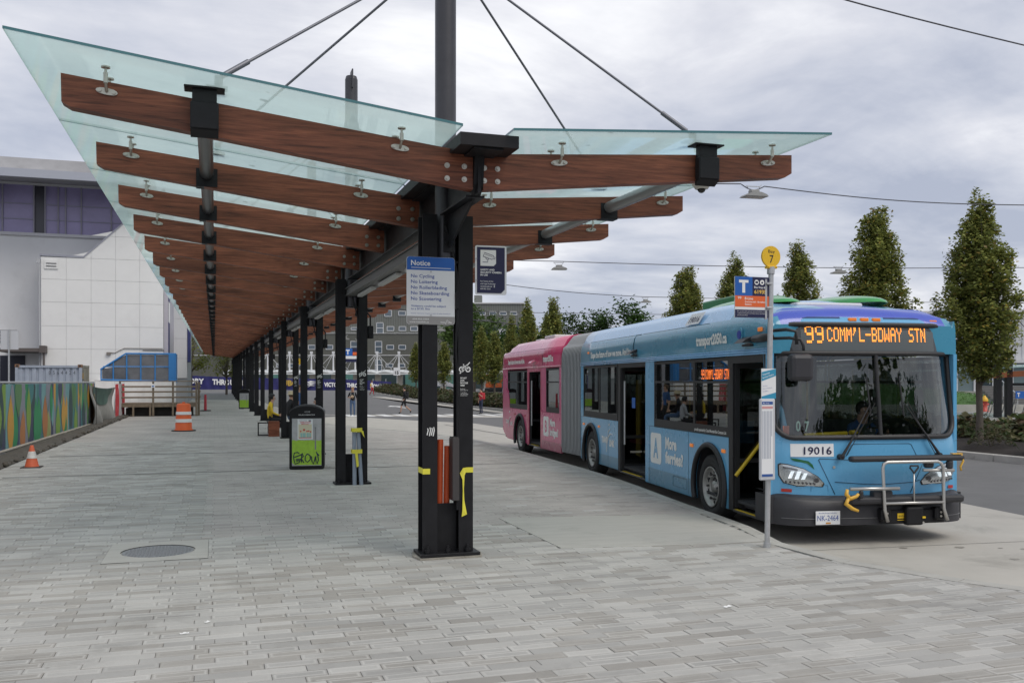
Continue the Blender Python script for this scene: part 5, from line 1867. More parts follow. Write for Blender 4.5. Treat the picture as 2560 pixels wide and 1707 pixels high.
window(2.46, 3.68, 1.275, 2.40, [], 2.05, rearp=True)
window(5.6, 7.98, 1.275, 2.38, [6.8], 2.05, rearp=True)
side_part('rear_far_side', [([(RA0, .3), (8.6, .3), (8.6, 1.27), (RA0, 1.27)], 0), ([(RA0, 2.3), (8.6, 2.3), (8.6, 2.42), (RA0, 2.42)], 0)], [PINK], rearp=True, right=True)
window(2.4, 8.3, 1.275, 2.3, [4.0, 6.0], None, rearp=True, right=True)
side_part('rear_door_frame', [([(4.1, .3), (4.22, .3), (4.22, 2.42), (4.1, 2.42)], 0), ([(5.45, .3), (5.62, .3), (5.62, 2.42), (5.45, 2.42)], 0), ([(4.22, 2.33), (5.45, 2.33), (5.45, 2.42), (4.22, 2.42)], 0)], [PINKD], rearp=True, x0=.002)
leaf('rear_door', .5, 2.0, (.02, 5.42), R(-92), handle='bar', rearp=True, hz=.34)
leaf('rear_door', .46, 2.0, (.04, 4.25), R(-88), rearp=True, hz=.34)
b = MB(); b.box(.0, .5, 4.22, 5.45, .30, .33); b.box(-.002, .05, 4.5, 5.2, .331, .336, 1); rear(b.build('rear_step', [GREY, YRAIL], bus))
secs = []
for a, h, k in ((RA0, 3.235, 1), (4.0, 3.235, 1), (6.0, 3.235, 1), (7.7, 3.23, 1), (8.0, 3.18, 1), (8.25, 3.02, 1), (8.45, 2.96, 1), (8.62, 2.94, 1)):
    secs.append((a, sec(h, k, .0, 2.93)))
def mfr(x, a, z): return 1 if z > 2.935 else 0
shell('rear_roof', secs, mfr, [PINKD, PINKR], rearp=True)
b = MB(); b.box(.0, BW, 8.56, 8.62, .55, 2.42, bev=.02); rear(b.build('rear_panel', PINK, bus))
b = MB(); b.tube([(-.004, RA0, 2.455), (-.004, 8.6, 2.455)], .018, 6); rear(b.build('rear_side_rail', PINKR, bus))
b = MB(); b.tube([(.068, 3.2, 2.934), (.068, 7.9, 2.934)], .005, 5); b.tube([(-.001, 4.0, 2.5), (-.001, 4.0, 2.74), (.06, 4.0, 2.93)], .006, 5); rear(b.build('panel_seam', mat('seam wine', (.1, .01, .03), .5), bus))
b = MB(); b.box(.06, BW - .06, 2.3, 8.5, .36, .40); b.box(.06, BW - .06, 2.3, 8.5, 2.5, 2.53); rear(b.build('floor', INT, bus))
b = MB(); b.box(.5, 1.6, 4.6, 5.6, 3.2, 3.34, bev=.03); b.box(.6, 1.4, 6.4, 6.9, 3.2, 3.30, bev=.02); rear(b.build('roof_unit', mat('unit white', (.6, .6, .6), .5), bus))
b = MB()
text('Shape the future of how we move. And live.', None, None, (-.006, 7.9, 2.58), SA, SZ, .13, 2.0, bold=.04, mb=b)
text('transport2050.ca', None, None, (-.006, 3.95, 2.585), SA, SZ, .15, .95, bold=.045, mb=b)
text('More', None, None, (-.004, 3.3, .93), SA, SZ, .18, .47, bold=.05, mb=b)
text('bridges?', None, None, (-.004, 3.3, .69), SA, SZ, .18, .76, bold=.05, mb=b)
text('TRANS', None, None, (-.004, 8.2, .80), SA, SZ, .11, .42, bold=.03, mb=b); text('LINK', None, None, (-.004, 7.66, .76), SA, SZ, .11, .34, bold=.03, mb=b)
b.tube([(-.003, 7.86, .68), (-.003, 7.8, .86), (-.003, 7.66, .99), (-.003, 7.45, 1.02)], [.006, .016, .016, .004], 5); b.ball((-.003, 7.66, 1.15), .03, 8)
rear(b.build('lettering', WHITE_PRINT, bus))
b = MB(); b.prism(rrect(3.42, 3.92, .65, 1.16, .07), -.0035, -.001, 'x'); bb_ = rear(b.build('logo_box', WHITE_PRINT, bus))
text('B', PINK, bb_, (-.0055, 3.67, .76), SA, SZ, .29, .2, 'C', bold=.035)
b = MB()
for a in (5.85, 7.05): b.box(-.02, 0, a - .04, a + .04, 1.08, 1.12, bev=.005)
rear(b.build('marker_lamp', mat('marker red', (.4, .08, .05), .4), bus))
b = MB(); b.box(-.05, .0, 4.65, 5.0, 2.54, 2.56); b.prism([(-.14, 2.57), (0, 2.6), (0, 2.65), (-.1, 2.61)], 4.72, 4.98, 'y'); rear(b.build('side_camera', PINKR, bus))
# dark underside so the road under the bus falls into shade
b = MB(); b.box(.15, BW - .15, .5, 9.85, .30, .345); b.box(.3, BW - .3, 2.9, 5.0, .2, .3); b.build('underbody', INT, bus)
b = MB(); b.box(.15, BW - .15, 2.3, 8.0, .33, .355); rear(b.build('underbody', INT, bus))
# ================================================================== street furniture on the island
ORANGE = mat('traffic orange', (.72, .115, .02), .5, var=.06, vscale=5)
# bus stop pole
sp = thing('bus_stop_sign', 'bus stop pole with round yellow Bay 7 disc and blue and orange stop sign', 'bus stop sign', (5.889, 8.923, 0))
lean = .022
b = MB()
b.cyl((0, 0, .0), (.052, 0, 3.12), .03, n=16)
b.cyl((.047, 0, 3.06), (.0525, 0, 3.14), .043, n=16)
b.cyl((0, 0, 0), (.001, 0, .05), .04, n=16)
b.build('pole', GALV, sp)
b = MB(); b.cyl((.047, -.012, 3.255), (.047, .012, 3.255), .118, n=40); 
for dx in (-.05, -.015, .02, .055): b.cyl((.05 + dx, -.03, 3.135), (.05 + dx, -.04, 3.135), .006, n=6)
b.box(-.015, .115, -.03, .03, 3.12, 3.15, bev=.005)
dsk = b.build('disc', mat('disc yellow', (.76, .47, .02), .4), sp)
b = MB()
text('Bay', None, None, (.05, -.0135, 3.295), XA, ZA, .034, .085, 'C', bold=.005, mb=b)
text('7', None, None, (.05, -.0135, 3.185), XA, ZA, .085, .05, 'C', bold=.012, mb=b)
b.build('lettering', mat('ink black', (.02, .02, .02), .5), dsk)
SX0, SX1, SZ0, SZ1 = -.455, -.012, 2.565, 3.02
b = MB(); b.box(SX0, SX1, -.006, .006, SZ0, SZ1)
pl_ = b.build('stop_panel', SIGNW, sp)
pl_.location = (.04, 0, 0)
def band(x0, x1, z0, z1, m, nm='panel_field'):
    b = MB(); b.box(x0, x1, -.008, -.0065, z0, z1); return b.build(nm, m, pl_)
H_ = SZ1 - SZ0
band(SX0 + .001, SX0 + .222, SZ1 - .212, SZ1 - .001, BLUE); band(SX0 + .222, SX1 - .001, SZ1 - .212, SZ1 - .001, NAVY)
band(SX0 + .001, SX1 - .001, SZ1 - .335, SZ1 - .2125, mat('sign orange', (.72, .13, .03), .45)); band(SX0 + .001, SX1 - .001, SZ0 + .001, SZ0 + .088, NAVY)
b = MB()
b.box(SX0 + .05, SX0 + .17, -.0095, -.0082, SZ1 - .068, SZ1 - .038); b.box(SX0 + .092, SX0 + .128, -.0095, -.0082, SZ1 - .18, SZ1 - .067)
text('Bus Stop #', None, None, (SX0 + .245, -.0085, SZ1 - .125), XA, ZA, .022, .14, bold=.015, mb=b)
text('99', None, None, (SX0 + .035, -.0085, SZ1 - .25), XA, ZA, .027, .045, bold=.01, mb=b)
text('B-Line', None, None, (SX0 + .125, -.0085, SZ1 - .255), XA, ZA, .027, .105, bold=.015, mb=b)
text('Commercial - Broadway', None, None, (SX0 + .125, -.0085, SZ1 - .287), XA, ZA, .018, .275, bold=.015, mb=b)
text('Station', None, None, (SX0 + .125, -.0085, SZ1 - .315), XA, ZA, .018, .085, bold=.015, mb=b)
for i in range(3):
    text(('For next bus times text your bus stop number to 33333', 'Customer information and lost property by telephone', 'translink information')[i], None, None, (SX0 + .03, -.0085, SZ0 + .064 - i * .021), XA, ZA, .009, (.38, .37, .13)[i], mb=b)
for cx_ in (.275, .345):
    b.cyl((SX0 + cx_, -.0083, SZ1 - .06), (SX0 + cx_, -.0095, SZ1 - .06), .028, n=20)
b.build('lettering', WHITE_PRINT, pl_)
b = MB(); text('61935', None, None, (SX0 + .245, -.0085, SZ1 - .185), XA, ZA, .04, .155, bold=.025, mb=b); b.build('lettering', mat('sign gold', (.8, .5, .08), .5), pl_)
b = MB(); b.box(SX0 + .258, SX0 + .292, -.0105, -.0097, SZ1 - .072, SZ1 - .048); b.cyl((SX0 + .345, -.0097, SZ1 - .062), (SX0 + .345, -.0108, SZ1 - .062), .012, n=12); b.build('pictogram', NAVY, pl_)
b = MB()
for z in (2.68, 2.95): b.box(-.02, .05, -.035, .02, z - .012, z + .012, bev=.004)
b.box(-.03, -.005, -.009, .012, 2.55, 3.0)
b.build('clamp', GALV, sp)
# blue service notice and timetable case strapped to the pole
nt = thing('service_notice', 'blue and white service notice strapped to the bus stop pole above the timetable', 'notice', (5.83, 8.87, 0))
b = MB(); b.box(-.05, .135, -.004, .004, 1.665, 2.0); b.build('card', SIGNW, nt)
b = MB(); b.add([(-.049, -.0055, 1.86), (.134, -.0055, 1.92), (.134, -.0055, 1.999), (-.049, -.0055, 1.96)], [(0, 1, 2, 3)]); b.add([(-.049, -.0055, 1.666), (.134, -.0055, 1.666), (.134, -.0055, 1.735), (-.049, -.0055, 1.69)], [(0, 1, 2, 3)])
b.build('card_field', mat('notice blue', (.03, .27, .44), .5), nt)
b = MB()
text('Temporary', None, None, (-.04, -.007, 1.92), (1, 0, .3), ZA, .018, .1, bold=.01, mb=b); text('Service Notice', None, None, (-.04, -.007, 1.885), (1, 0, .3), ZA, .018, .15, bold=.01, mb=b)
b.build('lettering', WHITE_PRINT, nt)
b = MB()
for i in range(3): text(('Stop closed', 'please use the next stop', 'translink.ca')[i], None, None, (-.035, -.006, 1.80 - i * .03), (1, 0, .12), ZA, .010, (.06, .12, .07)[i], mb=b)
b.build('lettering', BLUEINK, nt)
tt = thing('timetable_case', 'tall narrow timetable case with printed columns fixed to the bus stop pole', 'timetable', (5.852, 8.865, 0))
b = MB(); b.box(-.10, .095, -.02, .02, .76, 1.665, bev=.012); b.build('case', mat('pale grey case', (.52, .53, .56), .4), tt)
b = MB(); b.box(-.085, .06, -.0225, -.0205, .80, 1.645); sh_ = b.build('sheet', SIGNW, tt)
b = MB(); b.box(-.082, .057, -.0245, -.0228, 1.60, 1.635); b.box(-.082, .057, -.0245, -.0228, .802, .83); b.build('sheet_band', mat('band blue', (.03, .09, .3), .5), tt)
b = MB(); b.box(-.082, .057, -.0245, -.0228, 1.555, 1.582); b.build('sheet_band', mat('band pink', (.6, .3, .3), .5), tt)
b = MB()
for i in range(7):
    z1 = 1.53; z0 = 1.0 if i < 6 else 1.25
    b.box(-.075 + i * .019, -.066 + i * .019, -.0236, -.0228, z0, z1)
b.build('print', mat('print grey', (.32, .35, .42), .6), tt)
b = MB(); text('Bus times', None, None, (-.07, -.0255, 1.61), XA, ZA, .014, .08, mb=b); b.build('lettering', WHITE_PRINT, tt)

# solar compactor bin
def compactor(loc, rz, label):
    t = thing('solar_compactor', label, 'bin', loc, rz, 'solar compactor bins along the shelter')
    b = MB()
    w, h = .36, 1.35
    prof = [(-w, .03), (-w, 1.20)] + [(w * math.sin(R(a)) , 1.20 + .15 * math.cos(R(a))) for a in range(-75, 76, 15)] + [(w, 1.20), (w, .03)]
    prof = [(-w + .03, 0)] + prof + [(w - .03, 0)]
    b.prism(prof, 0, .74, 'y')
    b.build('body', mat('bin black', (.012, .012, .013), .5, bump=.08, bscale=150, spec=.25), t)
    b = MB(); pr = [(-w - .008, 1.19)] + [((w + .008) * math.sin(R(a)), 1.20 + .17 * math.cos(R(a))) for a in range(-75, 76, 15)] + [(w + .008, 1.19)] + [((w) * math.sin(R(a)), 1.185 + .15 * math.cos(R(a))) for a in range(75, -76, -15)]
    b.prism(pr, -.012, .74, 'y'); b.build('lid', mat('bin lid grey', (.05, .05, .053), .5, spec=.3), t)
    b = MB(); b.box(-.305, .305, -.008, -.001, .08, 1.08, bev=.002)
    pan = b.build('poster_panel', mat('panel print white', (.40, .40, .41), .35, var=.25, vscale=5), t)
    gr = MB()
    n_ = 26
    topl = [(-.303 + .606 * i / n_, .62 + .025 * mnoise.noise(Vector((i * .4, 1, 0)))) for i in range(n_ + 1)]
    gr.add([(-.303, -.0092, .15), (-.25, -.0092, .1), (.303, -.0092, .095)] + [(x, -.0092, z) for x, z in topl[::-1]], [tuple(range(3 + len(topl)))])
    gr.build('grass_print', mat('grass print', (.33, .55, .045), .4, var=.2, vscale=12), pan)
    gr = MB(); gr.box(.165, .195, -.0102, -.0094, .42, .9); gr.build('trunk_print', mat('trunk print', (.22, .22, .23), .5, var=.3, vscale=14), pan)
    return t, pan
bin1, pan = compactor((1.86, 19.87, 0), R(-8), 'black solar compactor bin with green grass poster and sprayed graffiti under the canopy')
b = MB(); b.box(-.19, .125, -.0115, -.0095, .64, 1.065); ps = b.build('event_poster', SIGNW, pan)
b = MB(); b.box(-.17, .105, -.0125, -.0118, .67, .96); b.build('poster_field', mat('poster tan', (.62, .58, .42), .5), ps)
b = MB()
for x, w_ in ((-.11, .05), (-.05, .065), (.02, .05), (.07, .04)):
    b.box(x - w_ / 2 * .9, x + w_ / 2 * .9, -.0133, -.0128, .68, .775)
b.build('poster_shape', mat('poster teal', (.28, .50, .46), .5), ps)
b = MB()
for x, z, r_ in ((-.125, .81, .018), (-.055, .84, .026), (0.005, .81, .018), (.04, .815, .018), (.08, .80, .018)): b.cyl((x, -.0128, z), (x, -.0135, z), r_, n=12)
b.box(-.165, .1, -.0133, -.0128, .665, .682)
b.build('poster_shape', mat('poster red', (.55, .12, .09), .5), ps)
b = MB(); text('OPERATION', None, None, (-.03, -.0128, .985), XA, ZA, .026, .22, 'C', bold=.03, mb=b); text('BRAVO', None, None, (-.03, -.0128, .95), XA, ZA, .024, .16, 'C', bold=.03, mb=b); b.build('lettering', mat('poster red ink', (.55, .05, .04), .5), ps)
b = MB(); text('THE SCIENCE UNDER', None, None, (-.16, -.0128, 1.03), XA, ZA, .014, .16, bold=.02, mb=b); b.box(.04, .09, -.0125, -.0118, 1.02, 1.045); b.build('lettering', NAVY, ps)
b = MB()
def spray(pts, r_=.011):
    b.tube([(x, -.0115, z) for x, z in pts], r_, 5)
SO = lambda L_: [((x - 545) / 430 * .55 - .275, .375 - (z - 985) / 210 * .26) for x, z in L_]
for L_ in ([(640, 1010), (610, 990), (560, 1000), (545, 1060), (555, 1130), (575, 1190), (640, 1160), (665, 1100), (585, 1115)], [(560, 1075), (650, 1040), (690, 1010), (705, 1060), (670, 1095), (715, 1170)], [(680, 1020), (672, 1160)],
          [(770, 1015), (735, 1060), (735, 1130), (775, 1160), (820, 1110), (815, 1050), (770, 1015)], [(835, 1060), (845, 1150), (865, 1195), (890, 1120), (905, 1060)], [(905, 1060), (910, 1150), (930, 1190), (950, 1120), (935, 1040), (910, 985), (960, 1050)], [(590, 1140), (645, 1125)]):
    spray(SO(L_))
b.build('graffiti', mat('spray blue', (.015, .02, .07), .5), pan)
b = MB(); text('SOLAR COMPACTOR', None, None, (0, -.002, 1.145), XA, ZA, .024, .34, 'C', bold=.03, mb=b); text('ACAB', None, None, (-.05, -.002, 1.205), XA, ZA, .03, .12, bold=0, mb=b); b.build('lettering', mat('pale lettering', (.5, .5, .5), .6), bin1)
bin2, pan2 = compactor((1.95, 66.1, 0), R(-12), 'small black compactor bin far along the row of columns under the canopy')

# traffic drum and cone
dr = thing('traffic_drum', 'orange and white striped traffic drum on the paving left of the canopy', 'traffic drum', (-1.11, 37.0, 0))
b = MB()
prof = [(.345, .0), (.345, .06), (.30, .065), (.30, .3), (.285, .31), (.285, .52), (.27, .53), (.27, .74), (.255, .75), (.255, .98), (.22, 1.03), (.1, 1.05), (0, 1.05)]
b.lathe(prof, 24); b.box(-.05, .05, -.015, .015, 1.05, 1.1, bev=.01)
b.build('body', ORANGE, dr)
b = MB()
for r_, z0, z1 in ((.2865, .33, .46), (.2715, .62, .755 - .02)):
    b.lathe([(r_ + .012, z0), (r_, z1)], 24)
b.build('reflective_band', WHITE_PRINT, dr)
b = MB(); b.cyl((0, 0, 0), (0, 0, .035), .44, n=24); b.build('rubber_base', DARK, dr)
cn = thing('traffic_cone', 'small faded orange traffic cone with white band near the painted fence', 'traffic cone', (-3.77, 22.2, 0))
b = MB(); b.lathe([(.145, .02), (.14, .03), (.038, .46), (.03, .48), (.0, .48)], 20); b.build('body', mat('faded orange', (.62, .12, .05), .6, var=.15, vscale=8), cn)
b = MB(); b.lathe([(.1055, .20), (.0675, .35)], 20); b.build('reflective_band', mat('dirty white', (.62, .6, .58), .6, var=.3, vscale=14), cn)
b = MB(); b.box(-.2, .2, -.2, .2, 0, .022, bev=.008); b.build('base', mat('cone base', (.06, .05, .045), .8), cn)
# litter
for i, (x, y, s_, rz, lb) in enumerate(((4.02, 6.66, .06, .4, 'white paper receipt lying on the pavers below the bus stop pole'), (-.05, 7.47, .045, 1.0, 'crumpled white scrap on the pavers below the manhole'), (-.21, 7.18, .05, .2, 'flat white scrap on the pavers nearest below the manhole'))):
    b = MB(); b.grid(lambda u_, v_: (s_ * (u_ - .5) * 1.3, s_ * .55 * (v_ - .5), .004 + .006 * math.sin(u_ * 5 + i) ** 2 * (v_ + .3)), 6, 3)
    o = b.build('paper_scrap', WHITE_PRINT); o.location = (x, y, .0); o.rotation_euler = (0, 0, rz); tag(o, lb, 'litter', 'paper scraps on the pavers')
# dark bench with timber end block
bn = thing('bench', 'dark metal bench with reddish timber end among the columns', 'bench', (1.75, 32.3, 0))
b = MB(); b.box(0.05, .5, .2, 2.2, .40, .45, bev=.01); b.box(.08, .12, .25, .29, 0, .4); b.box(.44, .48, .25, .29, 0, .4); b.box(.08, .12, 2.0, 2.04, 0, .4); b.box(.44, .48, 2.0, 2.04, 0, .4); b.box(-.35, .0, .15, .19, .02, .06); b.box(-.35, -.31, .15, .19, .02, .48); b.box(-.35, .0, .15, .19, .44, .48); b.build('frame', BLACK, bn)
b = MB(); b.box(-.0, .36, -.05, .15, .0, .52, bev=.01); b.build('timber_block', WOOD, bn)

bn2 = copy_tree(bn); bn2.location = (2.62, 29.5, 0); bn2['label'] = 'second dark bench hidden behind the compactor bin'; bn['group'] = bn2['group'] = 'benches among the columns'
# ================================================================== people
SKIN = mat('skin', (.46, .27, .19), .55)
def person(name, label, loc, rz, J, rad, colors, hair=None, extra=None, scale=1.0):
    """one continuous skinned body; J joint positions, edges fixed; colours by bone"""
    bones = [('pelvis', 'spine', 'top'), ('spine', 'chest', 'top'), ('chest', 'neck', 'top'), ('neck', 'head', 'skin'), ('head', 'crown', 'skin'),
             ('chest', 'shL', 'top'), ('shL', 'elL', 'sleeve'), ('elL', 'wrL', 'arm'), ('wrL', 'haL', 'skin'), ('chest', 'shR', 'top'), ('shR', 'elR', 'sleeve'), ('elR', 'wrR', 'arm'), ('wrR', 'haR', 'skin'),
             ('pelvis', 'hipL', 'legs'), ('hipL', 'knL', 'legs'), ('knL', 'anL', 'shin'), ('anL', 'toL', 'shoe'), ('pelvis', 'hipR', 'legs'), ('hipR', 'knR', 'legs'), ('knR', 'anR', 'shin'), ('anR', 'toR', 'shoe')]
    names = list(J.keys())
    me = bpy.data.meshes.new('body')
    me.from_pydata([J[k] for k in names], [(names.index(a), names.index(b_)) for a, b_, _ in bones], [])
    o = bpy.data.objects.new('tmp', me); COL.objects.link(o)
    sk = o.modifiers.new('skin', 'SKIN'); sk.use_smooth_shade = True
    for i, k in enumerate(names):
        d = me.skin_vertices[0].data[i]
        q = rad.get(k, .05); d.radius = q if isinstance(q, tuple) else (q, q)
        d.use_root = (k == 'pelvis')
    sb = o.modifiers.new('sub', 'SUBSURF'); sb.levels = 1; sb.render_levels = 1
    bpy.context.view_layer.update()
    me2 = bpy.data.meshes.new_from_object(o.evaluated_get(bpy.context.evaluated_depsgraph_get()))
    bpy.data.objects.remove(o)
    keys = ['skin', 'top', 'sleeve', 'arm', 'legs', 'shin', 'shoe']
    for k in keys: me2.materials.append(colors.get(k, SKIN))
    segs = [(Vector(J[a]), Vector(J[b_]), c_) for a, b_, c_ in bones]
    for p in me2.polygons:
        c_ = p.center; best = None
        for a, e_, k in segs:
            d = e_ - a; t = max(0, min(1, (c_ - a).dot(d) / max(1e-9, d.length_squared)))
            q = (c_ - (a + d * t)).length
            if best is None or q < best[0]: best = (q, k)
        k = best[1]
        if k == 'skin' and c_.z > J['neck'][2] - .0 and False: k = 'skin'
        p.material_index = keys.index(k); p.use_smooth = True
    t = thing(name, label, 'person', loc, rz)
    t.scale = (scale,) * 3
    link('body', me2, t)
    h = J['head']
    if hair:
        b = MB()
        b.ball((h[0], h[1] + .012, h[2] + .055), .112, 14, 0, (.86, 1.02, 1.0))
        b.v = [(x, y if z > h[2] + .06 or y > h[1] else max(y, h[1] - .03), z) for x, y, z in b.v]
        if hair[1] == 'long': b.ball((h[0], h[1] + .07, h[2] - .05), .085, 10, 0, (.9, .6, 1.5))
        b.build('hair', hair[0], t)
    b = MB()
    fy = h[1] - .098
    for dx in (-.032, .032): b.ball((h[0] + dx, fy + .012, h[2] + .02), .011, 6)
    b.build('eyes', DARK, t)
    b = MB(); b.ball((h[0], fy - .004, h[2] - .012), .016, 6, 0, (.8, 1, 1.3)); b.build('nose', SKIN, t)
    b = MB(); b.ball((h[0], fy + .012, h[2] - .05), .02, 6, 0, (1.2, .5, .3)); b.build('mouth', mat('lips', (.35, .13, .1), .5), t)
    for sd, w_, e_ in (('L', 'wrL', 'elL'), ('R', 'wrR', 'elR')):
        b = MB()
        w0 = Vector(J[w_]); hd_ = Vector(J['ha' + sd]); d = (hd_ - w0).normalized()
        s_ = d.cross(Vector((0, 1, 0)) if abs(d.y) < .8 else Vector((1, 0, 0))).normalized()
        for i in range(4):
            base_ = hd_ + s_ * (.016 * (i - 1.5))
            b.tube([base_ - d * .02, base_ + d * .04, base_ + d * (.075 - .006 * abs(i - 1.3)) + Vector((0, -.015, 0))], [.0095, .009, .006], 5)
        b.tube([hd_ - d * .04 + s_ * .025, hd_ + s_ * .05, hd_ + s_ * .055 + d * .03], [.011, .010, .007], 5)
        b.build('fingers', SKIN, t)
    if extra: extra(t, J)
    return t
RAD = dict(pelvis=(.155, .115), spine=(.14, .10), chest=(.165, .115), neck=.055, head=(.085, .105), crown=(.07, .085), shL=.06, shR=.06, elL=.042, elR=.042, wrL=.03, wrR=.03, haL=(.036, .022), haR=(.036, .022),
           hipL=.09, hipR=.09, knL=.058, knR=.058, anL=.042, anR=.042, toL=(.042, .03), toR=(.042, .03))
def pose(**k):
    J = dict(pelvis=(0, 0, .95), spine=(0, .01, 1.12), chest=(0, 0, 1.32), neck=(0, .0, 1.48), head=(0, -.02, 1.60), crown=(0, -.01, 1.70),
             shL=(.17, 0, 1.40), elL=(.22, .03, 1.13), wrL=(.23, -.03, .89), haL=(.23, -.05, .81), shR=(-.17, 0, 1.40), elR=(-.22, .03, 1.13), wrR=(-.23, -.03, .89), haR=(-.23, -.05, .81),
             hipL=(.09, 0, .90), knL=(.10, -.02, .50), anL=(.10, .02, .09), toL=(.11, -.12, .035), hipR=(-.09, 0, .90), knR=(-.10, -.02, .50), anR=(-.10, .02, .09), toR=(-.11, -.12, .035))
    J.update(k); return J
SIT = dict(pelvis=(0, .05, .52), spine=(0, .06, .70), chest=(0, .03, .92), neck=(0, .0, 1.08), head=(0, -.04, 1.20), crown=(0, -.04, 1.30), shL=(.17, .02, 1.0), elL=(.22, -.03, .75), wrL=(.14, -.24, .66), haL=(.1, -.31, .65), shR=(-.17, .02, 1.0), elR=(-.22, -.03, .75), wrR=(-.14, -.24, .66), haR=(-.1, -.31, .65),
           hipL=(.09, 0, .50), knL=(.11, -.42, .50), anL=(.11, -.40, .09), toL=(.12, -.54, .035), hipR=(-.09, 0, .50), knR=(-.11, -.42, .50), anR=(-.11, -.40, .09), toR=(-.12, -.54, .035))
cl = lambda n_, c_: mat('cloth ' + n_, c_, .85, var=.12, vscale=18)
K = cl('black', (.015, .015, .018)); DEN = cl('denim', (.07, .12, .22)); NV = cl('navy', (.02, .028, .06)); RD = cl('red', (.42, .03, .04)); YL = cl('yellow', (.72, .50, .03)); BL = cl('blue', (.03, .085, .22)); WH = cl('white', (.72, .72, .7)); GY = cl('grey', (.35, .36, .38)); TAN = cl('tan', (.52, .42, .28))
HB = mat('hair brown', (.11, .055, .03), .6); HK = mat('hair black', (.012, .01, .01), .6); HF = mat('hair fair', (.3, .17, .08), .6)
def bag(col, sc=1):
    def f(t, J):
        c_ = J['chest']
        b = MB(); b.box(c_[0] - .15 * sc, c_[0] + .15 * sc, c_[1] + .10, c_[1] + .27, c_[2] - .34, c_[2] + .12, bev=.05); b.build('backpack', col, t)
        b = MB()
        for dx in (-.1, .1):
            b.tube([(c_[0] + dx, c_[1] + .12, c_[2] + .08), (c_[0] + dx, c_[1] + .02, c_[2] + .14), (c_[0] + dx, c_[1] - .11, c_[2] + .06), (c_[0] + dx, c_[1] - .115, c_[2] - .1), (c_[0] + dx * 1.3, c_[1] + .1, c_[2] - .25)], .016, 5)
        b.build('strap', col, t)
    return f
def w_extra(t, J):
    b = MB(); b.ball((-.02, -.165, 1.2), .085, 12, 0, (1.1, .9, 1)); b.build('held_bundle', TAN, t)
    b = MB()
    for dx in (-.1, .1): b.tube([(dx, .1, 1.4), (dx, -.02, 1.45), (dx, -.12, 1.36), (dx * 1.1, -.12, 1.2)], .015, 5)
    b.build('strap', GY, t)
person('person', 'woman in black t-shirt and ripped jeans walking towards us holding a bundle', (7.65, 53.8, ROAD), R(-8), pose(elR=(-.26, -.02, 1.15), wrR=(-.08, -.2, 1.17), haR=(-.01, -.23, 1.19), elL=(.25, .02, 1.12), wrL=(.29, .0, .9), haL=(.3, -.01, .82), knL=(.10, -.08, .5), anL=(.10, -.0, .10), toL=(.11, -.14, .05), anR=(-.09, .06, .09), toR=(-.10, -.08, .03)), RAD,
       dict(top=K, sleeve=K, arm=SKIN, legs=DEN, shin=DEN, shoe=WH), (HF, 'short'), w_extra)
person('person', 'man in black shorts and dark jacket with backpack walking across the road', (11.73, 58.9, ROAD), R(-100), pose(knL=(.10, -.2, .52), anL=(.10, -.25, .10), toL=(.11, -.39, .04), knR=(-.10, .06, .48), anR=(-.10, .42, .19), toR=(-.11, .36, .06), elL=(.21, .1, 1.15), wrL=(.2, -.02, .95), haL=(.2, -.06, .88), elR=(-.21, .06, 1.14), wrR=(-.2, -.1, .95), haR=(-.2, -.15, .89)), RAD,
       dict(top=K, sleeve=K, arm=K, legs=K, shin=SKIN, shoe=K), (HK, 'short'), bag(K))
person('person', 'person in red shirt and dark trousers standing beside the planted median', (16.26, 56.7, ROAD), R(-70), pose(elL=(.25, -.05, 1.16), wrL=(.14, -.2, 1.3), haL=(.1, -.24, 1.36)), RAD,
       dict(top=RD, sleeve=RD, arm=SKIN, legs=NV, shin=NV, shoe=K), (HK, 'short'), bag(RD, .8), .95)
person('person', 'tiny distant walker in red trousers and pale top near the blue banner fence', (17.9, 109.8, rise(17.9, 109.8)), R(40), pose(knL=(.1, -.15, .5), anL=(.1, -.2, .09), toL=(.1, -.33, .03), anR=(-.1, .25, .1), toR=(-.1, .12, .04)), RAD,
       dict(top=WH, sleeve=YL, arm=SKIN, legs=RD, shin=RD, shoe=K), (HB, 'short'))
person('person', 'person in yellow jacket with dark rucksack strap seated on the bench', (1.88, 33.2, -.02), R(90), SIT, RAD, dict(top=YL, sleeve=YL, arm=YL, legs=K, shin=K, shoe=K), (HK, 'long'), None, 1.08)
def hat(t, J):
    h = J['head']
    b = MB(); b.lathe([(.17, h[2] + .05), (.115, h[2] + .07), (.105, h[2] + .15), (.06, h[2] + .165), (0, h[2] + .165)], 18, T=Matrix.Translation((h[0], h[1] + .02, 0))); b.build('bucket_hat', TAN, t)
person('person', 'person in cream bucket hat and dark jacket seated behind the columns', (2.62, 33.9, 0), R(110), SIT, RAD, dict(top=K, sleeve=K, arm=K, legs=DEN, shin=DEN, shoe=K), (HB, 'short'), hat, 1.12)
person('person', 'person in blue t-shirt standing half hidden behind a column', (2.93, 34.6, 0), R(70), pose(), RAD, dict(top=BL, sleeve=BL, arm=SKIN, legs=K, shin=K, shoe=K), (HB, 'short'))
person('person', 'person in grey hooded top seated behind the second column pair', (3.2, 30.4, .0), R(-95), SIT, RAD, dict(top=GY, sleeve=GY, arm=GY, legs=K, shin=K, shoe=K), (HK, 'short'))
